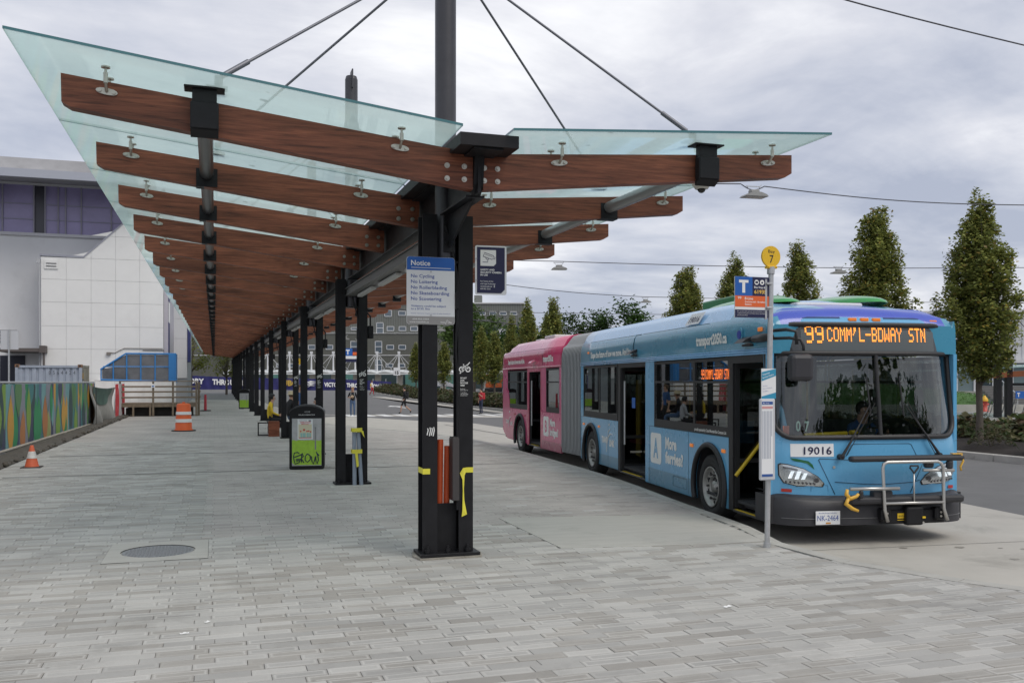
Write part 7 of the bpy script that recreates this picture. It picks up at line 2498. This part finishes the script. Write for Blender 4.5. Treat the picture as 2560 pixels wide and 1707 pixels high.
b.add([(-9.45, 57.97, 9.02), (-7.17, 57.97, 8.98), (-7.17, 57.97, 9.1), (-9.45, 57.97, 9.14), (-9.45, 66, 9.02), (-7.17, 66, 8.98), (-7.17, 66, 9.1), (-9.45, 66, 9.14)], [(0, 1, 2, 3), (3, 2, 6, 7), (0, 3, 7, 4)])
b.add([(-7.17, 57.97, 8.98), (-2.8, 57.97, 13.2), (-2.8, 57.97, 13.32), (-7.17, 57.97, 9.1), (-2.8, 66, 13.2), (-2.8, 66, 13.32), (-7.17, 66, 9.1)], [(0, 1, 2, 3), (3, 2, 5, 6), (1, 4, 5, 2)])
b.build('roof_flashing', mat('flashing', (.3, .31, .36), .5), hall)
b = MB(); b.box(-9.6, -9.42, 57.9, 58.1, 8.6, 8.85); b.cyl((-9.47, 57.93, 8.6), (-9.44, 57.93, 2.0), .04, n=6); b.build('downpipe', mat('pipe grey', (.42, .43, .45), .6), hall)
b = MB(); b.box(-9.2, -8.5, 57.94, 57.99, 8.3, 8.78); vt = b.build('vent', PANEL, hall)
for z in (8.42, 8.58): MB().box(-9.12, -8.58, 57.92, 57.935, z, z + .05).build('slat', mat('vent dark', (.06, .06, .065), .6), vt)
b = MB(); b.box(-11.5, -9.35, 57.3, 60.3, 3.55, 3.75); b.box(-9.35, -9.05, 57.25, 58.0, 3.5, 3.9); b.box(-9.2, -9.1, 57.4, 57.5, 2.6, 3.5)
b.build('awning', mat('awning brown', (.10, .085, .08), .7), hall)
b = MB(); b.box(-11.9, -10.6, 60.22, 60.3, .0, 3.4); b.build('loading_door', mat('door dark', (.012, .014, .03), .5), hall)
lv = MB().box(-13.5, -11.0, 60.2, 60.3, 4.1, 4.9).build('louvre', mat('louvre grey', (.3, .3, .31), .6), hall)
for i in range(4): MB().box(-13.4, -11.05, 60.14, 60.2, 4.15 + i * .19, 4.25 + i * .19).build('slat', mat('vent dark'), lv)
b = MB(); b.box(-4.0, -2.84, 57.95, 57.99, 3.7, 3.74); b.tube([(-2.9, 57.96, 3.82), (-5.0, 57.96, 3.82), (-5.5, 57.96, 3.55), (-5.8, 57.96, 3.55)], .02, 5); b.box(-5.95, -5.72, 57.85, 57.99, 3.42, 3.58)
b.build('wall_light', mat('light brown', (.2, .18, .16), .6), hall)
# banners on the return wall
b = MB(); b.box(-2.84, -2.6, 58.02, 66, 0, 12.9); b.build('return_wall', mat('lavender grey', (.42, .40, .44), .7, var=.08, vscale=.6), hall)
b = MB(); b.box(-2.62, -2.58, 58.05, 59.6, 3.4, 9.3); nb_ = b.build('wall_banner', mat('banner navy', (.02, .028, .12), .6), hall)
MB().box(-2.59, -2.57, 58.05, 59.6, 5.4, 6.6).build('banner_print', WHITE_PRINT, nb_)
# second white block farther along
hb_ = thing('white_annexe', 'farther white panelled annexe with a navy edge beyond the hall', 'building', (0, 0, 0))
b = MB(); b.box(-8, -2.25, 85.1, 100, 0, 11); b.build('core', mat('joint grey'), hb_)
for i in range(3):
    for j in range(5):
        b = MB(); b.box(-5.6 + i * 1.12, -4.5 + i * 1.12, 85.0, 85.1, 2.2 + j * 1.72, 3.9 + j * 1.72); b.build('panel', mat('annexe panel', (.52, .52, .54), .7), hb_)
b = MB(); b.box(-2.24, -2.0, 84.95, 87, 3.6, 8.4); b.build('edge_sign', mat('banner navy'), hb_)
# blue glazed stair enclosure
be = thing('glazed_stair_entrance', 'blue framed glazed stair entrance with a sloping top before the white hall', 'stair entrance', (0, 56.2, 0))
BF = mat('frame blue', (.035, .20, .50), .45)
def bar(pts, r_=.06):
    b = MB(); b.tube([(x, 0, z) for x, z in pts], r_, 4); return b.build('frame', BF, be)
bar([(-6.08, 2.55), (-4.76, 3.46), (-2.1, 3.46)], .07); bar([(-6.08, 1.98), (-2.1, 1.86)], .07); bar([(-6.05, 2.6), (-6.05, 1.98)], .05)
for x in (-5.42, -4.72, -3.98, -3.22): bar([(x, 1.93), (x, 2.55 + (x + 6.08) * .69 if x < -4.76 else 3.46)], .05)
bar([(-5.95, 2.72), (-2.5, 2.72)], .045)
b = MB(); b.box(-2.5, -2.1, -.06, 2.0, 1.8, 3.5, bev=.02); b.build('corner_post', BF, be)
xs_ = [-6.0, -5.42, -4.72, -3.98, -3.22, -2.5]
DG = mat('dark grey glazing', (.10, .105, .115), .12, spec=.8, var=.5, vscale=1.2)  # dark grey panes, uneven in tone
for a, c_ in zip(xs_, xs_[1:]):
    zt = lambda x: min(3.4, 2.55 + (x + 6.08) * .69)
    MB().prism([(a, 1.95), (c_, 1.95), (c_, 2.68), (a, min(2.68, zt(a)))], .02, .03, 'y').build('pane', DG, be)
    if zt(c_) > 2.8: MB().prism([(max(a, -5.8), 2.75), (c_, 2.75), (c_, zt(c_)), (max(a, -5.8), max(2.76, zt(max(a, -5.8))))], .02, .03, 'y').build('pane', DG, be)
b = MB(); b.box(-6.4, -2.2, .35, 2.0, 0, 1.95); b.box(-6.4, -2.1, -.1, .0, 0, 1.9); b.build('base_wall', mat('base white', (.74, .73, .71), .7, var=.12, vscale=2), be)
b = MB(); b.box(-9.3, -6.4, .2, .4, 0, 2.0); b.build('low_wall', mat('base white'), be)

# ================================================================== far end of the street
fb = thing('banner_fence', 'long dark blue banner fence lettered VICTORY THROUGH HONOUR across the far end', 'fence', (0, 0, 0))
NB_M = mat('banner blue', (.022, .022, .13), .6, var=.3, vscale=.8)
fbp = [(-9.5, 150.5, .62), (-5.5, 149, .70), (2.2, 146.5, .72), (10.5, 147, .62), (19.8, 147, .45), (27.4, 148.8, .33)]
fbt = [3.05, 2.95, 2.6, 2.45, 2.3, 1.93]
for i in range(5):
    (x0, y0, z0), (x1, y1, z1) = fbp[i], fbp[i + 1]
    b = MB()
    b.grid(lambda s_, t: (x0 + (x1 - x0) * s_, y0 + (y1 - y0) * s_ + .06 * math.sin(s_ * 40 + t * 3), (z0 + (z1 - z0) * s_) * (1 - t) + (fbt[i] + (fbt[i + 1] - fbt[i]) * s_) * t - .05 * (math.sin(s_ * 25) ** 2) * t), 30, 5)
    b.build('banner', NB_M, fb)
def bt(s_, p0, p1, z0, z1, h_):
    d = Vector((p1[0] - p0[0], p1[1] - p0[1], z1 - z0)); text(s_, WHITE_PRINT, fb, (p0[0], p0[1] - .15, z0), d, ZA, h_, d.length, bold=.045)
bt('VICTORY', (-6.0, 149.0), (-1.5, 147.5), 1.75, 1.58, .75); bt('THROUGH', (-.3, 147.1), (4.2, 146.3), 1.52, 1.35, .75)
bt('VICTORY', (16.4, 146.7), (19.3, 146.7), 1.15, 1.08, .62); bt('THROUGH', (19.9, 146.7), (23.2, 147.6), 1.07, .95, .6); bt('HONOUR', (23.8, 147.8), (26.8, 148.4), .93, .83, .58)
text('UBC', mat('banner gold', (.5, .33, .05), .6), fb, (10.0, 146.7, 1.3), (1, .02, 0), ZA, .8, 2.3, bold=.045)
# eagle-like white crest drawn as plain strokes
b = MB()
for k in range(4): b.tube([(13.6 + .1 * k, 146.6, 1.75 - .22 * k), (14.3, 146.6, 1.95 - .2 * k), (15.2 - .1 * k, 146.6, 1.9 - .22 * k)], [.03, .1, .02], 5)
b.build('crest', WHITE_PRINT, fb)
b = MB()
for i in range(18):
    x = -9 + i * 2.1; b.cyl((x, 149.6, 0), (x, 149.6, 2.4), .03, n=6)
b.build('post', GALV, fb)
d_ = thing('far_grey_building', 'long grey ribbed building with small white framed windows at the far end', 'building', (56.5, 183.5, 0), R(-17.925))
GD = mat('ribbed grey dark', (.125, .128, .11), .7, var=.05, vscale=.2); GLt = mat('ribbed grey light', (.21, .22, .205), .7, var=.05, vscale=.2)
b = MB(); b.box(-75, 5.3, .0, 20, 0, 12.0); b.build('lower_wall', GD, d_)
b = MB(); b.box(-75, 5.3, .4, 20, 12.05, 18.3); b.box(-5.2, -3.6, .5, 4, 18.3, 20); b.build('upper_wall', GLt, d_)
rb = MB()
for i in range(230):
    x = -75 + i * .36
    if x > 5.1: break
    rb.box(x, x + .09, -.06, -.001, 2.5, 11.95); rb.box(x, x + .09, .32, .399, 12.1, 18.2)
o = rb.build('cladding_rib', GD, d_); o['kind'] = 'stuff'
b = MB(); b.box(-75, 5.5, -.2, .35, 11.95, 12.05); b.box(-75, 5.5, .1, .39, 18.2, 18.45); b.box(-75, -12, -.15, 0, 7.35, 7.5); b.build('trim', mat('trim white', (.58, .58, .58), .6), d_)
WF = mat('window frame white', (.66, .67, .68), .5); WGL = mat('far window glass', (.10, .13, .16), .1, spec=.8)
def fwin(x, z, w, h_, y=-.06):
    b = MB()
    b.box(x, x + w, y - .06, y, z, z + .12); b.box(x, x + w, y - .06, y, z + h_ - .12, z + h_); b.box(x, x + .12, y - .06, y, z, z + h_); b.box(x + w - .12, x + w, y - .06, y, z, z + h_)
    if h_ > 1.5: b.box(x + .12, x + w - .12, y - .06, y, z + h_ * .55 - .06, z + h_ * .55 + .06)
    w_ = b.build('window', WF, d_)
    MB().box(x + .12, x + w - .12, y - .02, y - .01, z + .12, z + h_ - .12).build('pane', WGL, w_)
# image position -> metres along this facade: (x_img-1280)/2300*190 around its centre
fx = lambda xi: (xi - 1247) / 2300 * 192
for zz, lst in ((13.0, [(876, .6), (940, 2.6), (966, 1.0), (996, 1.0), (1025, 1.0)]), (9.1, [(814, 1.0), (876, 2.6), (937, 2.6), (966, 1.0), (996, 1.0), (770, 1.0)]), (5.3, [(937, 2.6), (964, .9), (994, .9), (720, .9), (690, .9)]), (16.2, [(995, 1.0), (1195, .8), (1222, .8), (1248, .8), (1274, .8), (960, 1.4)]), (13.0, [(575, 1.2), (600, 1.2), (690, 1.2), (740, 1.2)])):
    for xi, h_ in lst:
        fwin(fx(xi), zz - h_ * .5, 1.55 if h_ < 1.5 else 1.5, h_, .3 if zz > 12.05 else -.06)
b = MB(); b.box(fx(1186), fx(1290), -.3, .0, 11.0, 13.3); b.build('window_band', mat('band glass', (.03, .04, .055), .15), d_)
b = MB()
for xi in (1248, 1256, 1262): b.box(fx(xi), fx(xi) + .25, -.36, -.31, 11.0, 13.0)
b.box(fx(1246), fx(1264), -.36, -.31, 12.6, 12.9); b.build('door_frame', WF, d_)
# white walkway roof hung from masts
wk = thing('walkway_roof', 'white walkway roof hung from short white masts before the grey building', 'canopy', (51.2, 169.5, 0), R(-17.925))
wx = lambda xi: (xi - 1235) / 2300 * 177
b = MB()
b.grid(lambda s_, t: (wx(560) + (wx(1270) - wx(560)) * s_, -1.2 + 2.4 * t, 3.55 + .22 * abs(math.sin(s_ * 58)) + .5 * t), 120, 2); b.box(wx(560), wx(1270), -1.25, -1.15, 3.3, 3.55)
b.build('roof', mat('fabric white', (.62, .64, .64), .6), wk)
for k in range(-6, 8):
    xi = 833 + 54.7 * k
    if xi > 1265 or xi < 560: continue
    b = MB(); b.cyl((wx(xi), 0, 3.6), (wx(xi), 0, 7.4), .18, .12, n=8); b.box(wx(xi) - .25, wx(xi) + .25, -.1, .1, 7.3, 7.75); b.build('mast', mat('mast white', (.66, .67, .68), .5), wk)
    b = MB()
    for dx in (-3.3, -1.7, 1.7, 3.3): b.tube([(wx(xi), 0, 7.4), (wx(xi) + dx, -.5, 3.8)], .045, 4)
    b.build('stay_cable', mat('stay white', (.6, .61, .62), .5), wk)
    b = MB(); b.box(wx(xi) - .55, wx(xi) + .55, .8, 1.8, 0, 3.3); b.build('pillar', mat('pillar cream', (.45, .42, .36), .8), wk)
b = MB(); b.box(wx(560), wx(1270), 5, 5.3, 0, 3.4); b.build('glazed_front', mat('front dark glass', (.05, .075, .08), .15), wk)
for xi, w_ in ((1006, 5.0), (1110, 3.0), (830, 3.2), (650, 3.0)):
    MB().box(wx(xi), wx(xi) + w_, 4.6, 4.9, .2, 3.3).build('green_glazing', mat('green glass', (.12, .27, .24), .15), wk)
# orange digger, tent and barrier near it
dg = thing('orange_digger', 'small orange digger parked before the walkway roof beyond the median', 'digger', (36.2, 120, .55), R(-18))
OD = mat('digger orange', (.72, .13, .03), .5)
b = MB(); b.box(-1.1, 1.1, -.6, .6, .55, 1.15, bev=.1); b.build('body', OD, dg)
b = MB(); b.box(-1.0, .0, -.5, .5, 1.15, 2.3, bev=.1); cb_ = b.build('cab', OD, dg); MB().box(-.9, -.1, -.52, -.505, 1.35, 2.1).build('cab_window', DG, cb_)
b = MB(); b.box(-1.2, 1.2, -.75, -.35, 0, .5, bev=.12); b.box(-1.2, 1.2, .35, .75, 0, .5, bev=.12); b.build('track', DARK, dg)
b = MB(); b.tube([(.8, 0, 1.1), (1.6, 0, 2.2), (2.3, 0, 1.5), (2.3, 0, .7)], .12, 6); b.box(2.0, 2.6, -.3, .3, .3, .75, bev=.05); b.build('boom', OD, dg)
tn = thing('white_tent', 'low white dome tent before the walkway roof behind the median shrubs', 'tent', (30.5, 128, .5))
b = MB(); b.grid(lambda s_, t: (2.6 * math.cos(math.pi * s_), 1.5 * (2 * t - 1), 1.6 * math.sin(math.pi * s_) * (1 - .5 * (2 * t - 1) ** 2)), 16, 6); b.build('cover', mat('tent white', (.62, .6, .58), .8), tn)
b = MB(); b.tube([(2.6 * math.cos(t), -1.52, .8 * math.sin(t)) for t in np.linspace(0, math.pi, 12)], .05, 5); b.build('rib', GALV, tn)
# far bus stop signs
for x, y, col, lb in ((8.66, 60.3, 0, 'distant blue bus stop sign on a pole beyond the second column'),):
    t = thing('far_stop_sign', lb, 'bus stop sign', (x, y, ROAD))
    b = MB(); b.cyl((.55, 0, 0), (.55, 0, 4.2), .05, n=8); b.build('pole', GALV, t)
    b = MB(); b.box(-.7, .5, -.03, .03, 3.35, 4.25); pn = b.build('panel', NAVY, t)
    MB().box(-.69, -.1, -.045, -.031, 3.75, 4.24).build('panel_field', BLUE, pn); MB().box(-.69, .49, -.045, -.031, 3.56, 3.75).build('panel_field', SIGNW, pn)
    MB().box(-.08, .48, -.045, -.031, 3.8, 4.0).build('panel_field', mat('sign orange'), pn)
    text('T', WHITE_PRINT, pn, (-.4, -.05, 3.86), XA, ZA, .28, .25, 'C', bold=.04)
t = thing('bay_disc_pole', 'distant pole with small yellow bay disc between the far columns', 'bus stop sign', (5.25, 62, ROAD))
b = MB(); b.cyl((0, 0, 0), (0, 0, 3.3), .05, n=8); b.build('pole', GALV, t)
b = MB(); b.cyl((0, -.02, 3.4), (0, .02, 3.4), .22, n=24); dd = b.build('disc', mat('disc yellow'), t); text('5', mat('ink black'), dd, (0, -.03, 3.3), XA, ZA, .2, .12, 'C')
t = thing('speed_sign', 'small white speed limit sign on a thin pole before the blue banner', 'sign', (28.6, 150, .35), R(-18))
b = MB(); b.cyl((0, 0, 0), (0, 0, 3.9), .06, n=6); b.build('pole', GALV, t)
MB().box(-.55, .55, -.1, -.07, 2.6, 3.9).build('plate', SIGNW, t); text('15', DARK, t, (0, -.12, 2.8), XA, ZA, .5, .6, 'C', bold=.03)
# street barrier and a red post near the ramp
t = thing('red_bollard', 'slim red bollard on a black foot beside the timber ramp', 'bollard', (-.55, 62, 0))
b = MB(); b.cyl((0, 0, .05), (0, 0, 1.05), .09, .07, n=10); b.build('post', mat('bollard red', (.5, .04, .06), .5), t); b = MB(); b.cyl((0, 0, 0), (0, 0, .06), .35, n=12); b.build('foot', DARK, t)

# ---- right background: lawn, steps, white building, timber shelter, hydrant
gm = mat('lawn', (.055, .13, .022), .9, var=.25, vscale=3, bump=.5, bscale=40)
b = MB(); b.grid(lambda s_, t: (38 + 22 * s_, 52.5 - 7 * s_ + 14 * t, -.05 + 2.1 * t * (1 - .7 * s_ ** 3)), 12, 8); o = b.build('lawn', gm); o['kind'] = 'structure'
rgl = random.Random(8); pts = []
for i in range(5000):
    s_, t_ = rgl.random(), rgl.random(); pts.append((38 + 22 * s_, 52.5 - 7 * s_ + 14 * t_, .02 + 2.1 * t_ * (1 - .7 * s_ ** 3), rgl.uniform(.7, 1.3)))
o = link('grass', leaves_mesh(pts, .18, lambda p, g_: (.06 * p[3], .14 * p[3], .022 * p[3]), rgl, 'grass', .3)); o['kind'] = 'stuff'
sheet('sidewalk', [(24, 10), (70, -5), (70, 40), (60, 45.5), (38, 52.4), (28, 60), (24, 90)], -.12, mat('sidewalk grey', (.27, .265, .25), .9, var=.08, vscale=1))
b = MB(); b.box(37.5, 60, 52.2, 52.5, -.2, .35); o = b.build('retaining_wall', KERB); o.rotation_euler = (0, 0, 0); tag(o, 'low pale concrete retaining wall along the foot of the lawn', 'wall')
for v_ in o.data.vertices: v_.co.y += -(v_.co.x - 37.5) * .318
wb = thing('white_building', 'white ribbed building over dark glazing behind the rightmost street tree', 'building', (69.9, 66.7, 0), R(-28))
b = MB(); b.box(-9.5, 30, 0, 20, 3.9, 8.3); b.build('upper_wall', mat('white cladding', (.56, .57, .585), .6, var=.04, vscale=.5), wb)
rb = MB()
for i in range(70): rb.box(-9.4 + i * .55, -9.3 + i * .55, -.06, -.001, 4.0, 8.2)
o = rb.build('cladding_rib', mat('white cladding'), wb); o['kind'] = 'stuff'
b = MB(); b.box(-9.6, 30.1, -.1, 20, 8.3, 8.5); b.box(-9.6, 30, -.8, .0, 3.6, 3.9); b.build('roof_edge', mat('edge white', (.62, .62, .63), .5), wb)
for i in range(16):
    x = -9.5 + i * 1.6
    fr_ = MB().box(x, x + .22, -.02, .2, 1.0, 3.6).build('mullion', WF, wb)
    MB().box(x + .22, x + 1.6, .1, .14, 1.0, 3.6).build('pane', mat('pane dark', (.05, .07, .08), .1, spec=.8) if i % 3 else mat('pane pale', (.2, .26, .27), .1, spec=.8), wb)
b = MB(); b.box(-9.5, 30, -.1, .3, .0, 1.0); b.build('plinth', KERB, wb)
hb2 = thing('far_white_block', 'distant low white block with a dark rooftop box behind the street trees', 'building', (58, 80, 0), R(-25))
b = MB(); b.box(-8, 14, 0, 10, 0, 7.6); b.build('wall', mat('white cladding'), hb2); b = MB(); b.box(-4.5, -.2, 1, 6, 7.6, 9.0); b.build('rooftop_box', mat('box dark', (.06, .055, .06), .6), hb2)
b = MB(); b.box(-8.1, 14.1, -.1, 10.1, 7.6, 7.75); b.build('roof_edge', WF, hb2)
stp = thing('stone_steps', 'broad grey steps with thin steel handrails right of the lawn', 'steps', (52.5, 47.5, 0), R(-18))
ST = mat('step grey', (.15, .148, .145), .85, var=.1, vscale=2)
for i in range(10):
    b = MB(); b.box(-2.5, 9, i * .36, i * .36 + .4, -.2 if i == 0 else (i - 1) * .17, i * .17 + .05, bev=.015); b.build('step', ST, stp)
for x in (-1.6, 2.0, 5.6):
    b = MB(); b.tube([(x, -.4, .9), (x, 0, 1.0), (x, 3.6, 2.7), (x, 4.4, 2.7)], .035, 6); b.tube([(x, 0, .0), (x, 0, 1.0)], .03, 6); b.tube([(x, 1.8, .85), (x, 1.8, 1.85)], .03, 6); b.tube([(x, 3.6, 1.7), (x, 3.6, 2.7)], .03, 6)
    b.build('handrail', GALV, stp)
sh2 = thing('timber_shelter', 'second timber roofed bus shelter on dark posts at the right edge', 'shelter', (41.5, 40, -.1), R(-18))
b = MB(); b.box(-.5, -.18, -.15, .15, 0, 3.0); b.box(.1, .42, -.15, .15, 0, 3.0); b.box(-.1, .2, -.1, .2, 2.9, 6.2); b.build('post', BLACK, sh2)
b = MB(); b.prism([(-1.55, 2.42), (4.4, 2.78), (4.4, 2.45), (-1.5, 2.12)], -.15, .15, 'y'); b.build('beam', mat('orange timber', (.33, .09, .03), .5, var=.2, vscale=2), sh2)
b = MB(); b.prism([(-1.7, 2.62), (4.4, 3.0), (4.4, 3.04), (-1.7, 2.66)], -.8, 8, 'y'); b.build('glass_roof', GLASS, sh2)
b = MB(); b.box(-1.75, -1.5, -.2, .2, 2.1, 2.5); b.box(3.0, 3.3, -.25, .25, 2.3, 3.1); b.box(.4, 4.0, .0, .1, 1.75, 1.9); b.tube([(.2, 0, 6.0), (3.1, 0, 2.9)], .02, 4); b.build('bracket', BLACK, sh2)
b = MB(); b.box(.5, 1.1, -.3, -.25, 1.05, 1.45); ps2 = b.build('stop_panel', BLUE, sh2); text('T', WHITE_PRINT, ps2, (.65, -.31, 1.15), XA, ZA, .2, .16, 'C', bold=.04)
hy = thing('fire_hydrant', 'red fire hydrant with yellow cap before the lawn behind the street tree', 'fire hydrant', (48.8, 48.6, -.12))
b = MB(); b.lathe([(.28, 0), (.28, .08), (.17, .1), (.16, .62), (.2, .64), (.2, .7)], 14); b.cyl((-.3, 0, .48), (.3, 0, .48), .09, n=10); b.build('body', mat('hydrant red', (.5, .08, .06), .45), hy)
b = MB(); b.lathe([(.22, .7), (.22, .78), (.17, .9), (.08, 1.0), (.06, 1.08), (0, 1.08)], 14); b.build('cap', mat('hydrant yellow', (.75, .42, .03), .45), hy)
rk2 = thing('bike_stands', 'row of leaning dark bicycle stands by the hydrant', 'bicycle stand', (47.0, 46.6, -.12), R(-18))
for i in range(5):
    b = MB(); b.tube([(i * .75, 0, 0), (i * .75 + .25, 0, .85), (i * .75 + .45, 0, .85), (i * .75 + .2, 0, 0)], .035, 5); b.build('stand', GREY, rk2)

# ================================================================== span wires and hanging lamps
WIRE = mat('wire dark', (.06, .06, .07), .6)
def span(pts, r_, label):
    b = MB(); P_ = [Vector(p) for p in pts]
    out = []
    for a, c_ in zip(P_, P_[1:]):
        for k in range(12):
            t = k / 12; q = a.lerp(c_, t); q.z -= .12 * math.sin(math.pi * t); out.append(q)
    out.append(P_[-1]); b.tube(out, r_, 5)
    o = b.build('span_wire', WIRE); tag(o, label, 'wire'); return o
span([(2.35, 9.56, 7.3), (11.2, 10.45, 6.75), (24, 11.6, 7.2)], .011, 'thin span wire crossing the sky at the top right corner')
span([(2.35, 23.76, 7.3), (12.6, 20.25, 6.83), (13.25, 20.2, 6.80), (21.1, 19.7, 6.70), (27, 19.3, 7.1)], .014, 'span wire holding the nearest hanging lamp above the bus')
span([(2.35, 37.96, 7.3), (13.6, 35.7, 6.85), (33.3, 31.1, 6.8), (45, 28.4, 7.3)], .016, 'span wire crossing behind the Bay 7 disc with two hanging lamps')
span([(2.35, 52.2, 7.3), (13.2, 45.5, 7.0), (23.6, 48.0, 6.75), (60, 44, 7.0)], .018, 'third span wire crossing above the bus roof')
span([(2.35, 66.4, 7.3), (24, 63, 6.9), (60, 58, 7.2)], .02, 'farthest span wire low over the pink bus end')
span([(4, 59, 7.9), (16, 62, 6.3), (40, 70, 5.4)], .03, 'dark sagging cable before the far grey building')
LG = mat('lamp grey', (.30, .30, .29), .5, .2); LGW = mat('lamp glass', (.6, .6, .56), .3)
def hlamp(x, y, z, rz, lb, s_=1):
    t = thing('hanging_lamp', lb, 'street lamp', (x, y, z), rz, 'hanging lamps over the road'); t.scale = (.86 * s_,) * 3
    b = MB(); b.box(-.26, .20, -.012, .012, -.04, -.015); b.tube([(-.22, 0, -.03), (-.14, 0, -.14)], .01, 5); b.tube([(.2, 0, -.02), (.1, 0, -.15)], .01, 5); b.tube([(.2, 0, -.02), (.24, 0, .03)], .01, 5); b.build('hanger', GALV, t)
    b = MB(); b.box(-.14, .14, -.1, .1, -.22, -.13, bev=.02); b.prism([(-.36, -.34), (.36, -.34), (.30, -.28), (.12, -.22), (-.12, -.22), (-.30, -.28)], -.22, .22, 'y'); b.build('housing', LG, t)
    b = MB(); b.box(-.30, .30, -.17, .17, -.352, -.341); b.build('lens', LGW, t)
hlamp(12.95, 20.2, 6.80, R(-4), 'nearest hanging lamp on the span wire right of the canopy end')
hlamp(13.6, 35.7, 6.82, R(-13), 'hanging lamp below the tip of the right canopy wing, left of the street trees', 1.05)
hlamp(25.3, 33.0, 6.78, R(-13), 'hanging lamp just right of the Bay 7 disc before a street tree', 1.05)
hlamp(23.6, 48.0, 6.72, R(-6), 'small hanging lamp in the open sky above the blue bus roof')
hlamp(15.3, 63.8, 5.8, R(0), 'far hanging lamp before the street trees above the pink bus end', 1.1)
hlamp(9.9, 74, 5.6, R(0), 'far hanging lamp low before the trees right of the near column', 1.2)
hlamp(13.6, 92, 6.2, R(0), 'faint far lamp before the grey building between the columns', 1.2)

# trees on the far side of the street behind the viewer: they show as the dark outline mirrored in the windshield
rg = random.Random(91); pts = []; cores = MB()
for i in range(26):
    cx_ = 4 + i * 2.7 + rg.uniform(-1.5, 1.5); cy_ = -58 + rg.uniform(-8, 8); h_ = rg.uniform(8.5, 12.5) * (1.2 if 8 < i < 18 else .9)
    cores.ball((cx_, cy_, h_ * .42), 1.0, 12, 0, (2.6, 2.6, h_ * .42))
    for _ in range(900):
        d = Vector((rg.gauss(0, 1), rg.gauss(0, 1), rg.gauss(0, 1))); q = (cx_ + d.x * 1.9, cy_ + d.y * 1.9, max(.1, h_ * (.40 + .24 * max(-2, min(2, d.z)))))
        pts.append((*q, rg.uniform(.6, 1.1)))
cm_ = cores.mesh('woods', mat('wood core', (.02, .04, .012), .95))
o = link('woods', leaves_mesh(pts, 1.1, lambda p, g_: (.03 * p[3], .06 * p[3], .016 * p[3]), rg, 'woods', .9)); o['kind'] = 'stuff'
o2 = link('woods', cm_); o2['kind'] = 'stuff'

SPLIT = {'web_plate', 'rear_post', 'marker_lamp', 'vent_slot', 'reflector', 'lamp', 'side_camera', 'seat', 'grab_pole', 'roof_fairing', 'roof_unit', 'door_post', 'end_post', 'corner_post', 'door_frame', 'rear_door_frame',
         'reflective_band', 'bolt', 'corner_casting', 'casting_hole', 'warning_label', 'stake', 'hook', 'wheel_tray', 'rack_frame', 'strap', 'eyes', 'clamp', 'sill', 'rear_far_side', 'step_edge', 'track', 'poster_shape', 'stay_cable',
         'anchor_bolt', 'bolt_group', 'rim_hole', 'wheel_nut', 'partition', 'yellow_panel', 'bracket', 'awning', 'door_frame', 'trim', 'roof_edge', 'panel_seam', 'accent', 'running_lamps', 'post', 'underbody', 'door_sill', 'side_rail', 'mirror_arm', 'inner_mirror', 'sheet_band', 'wall_light', 'upper_wall', 'base_wall', 'rack_label', 'wheel_arch', 'tube_collar'}
done_meshes = {}
for o in list(COL.objects):
    if o.type != 'MESH' or o.parent is None or o.name.split('.')[0] not in SPLIT: continue
    if o.data.users > 1 and o.name.split('.')[0] in ('web_plate', 'anchor_bolt', 'bolt_group', 'stay_cable', 'post', 'rim_hole', 'wheel_nut', 'tube_collar'): continue
    split_loose(o)
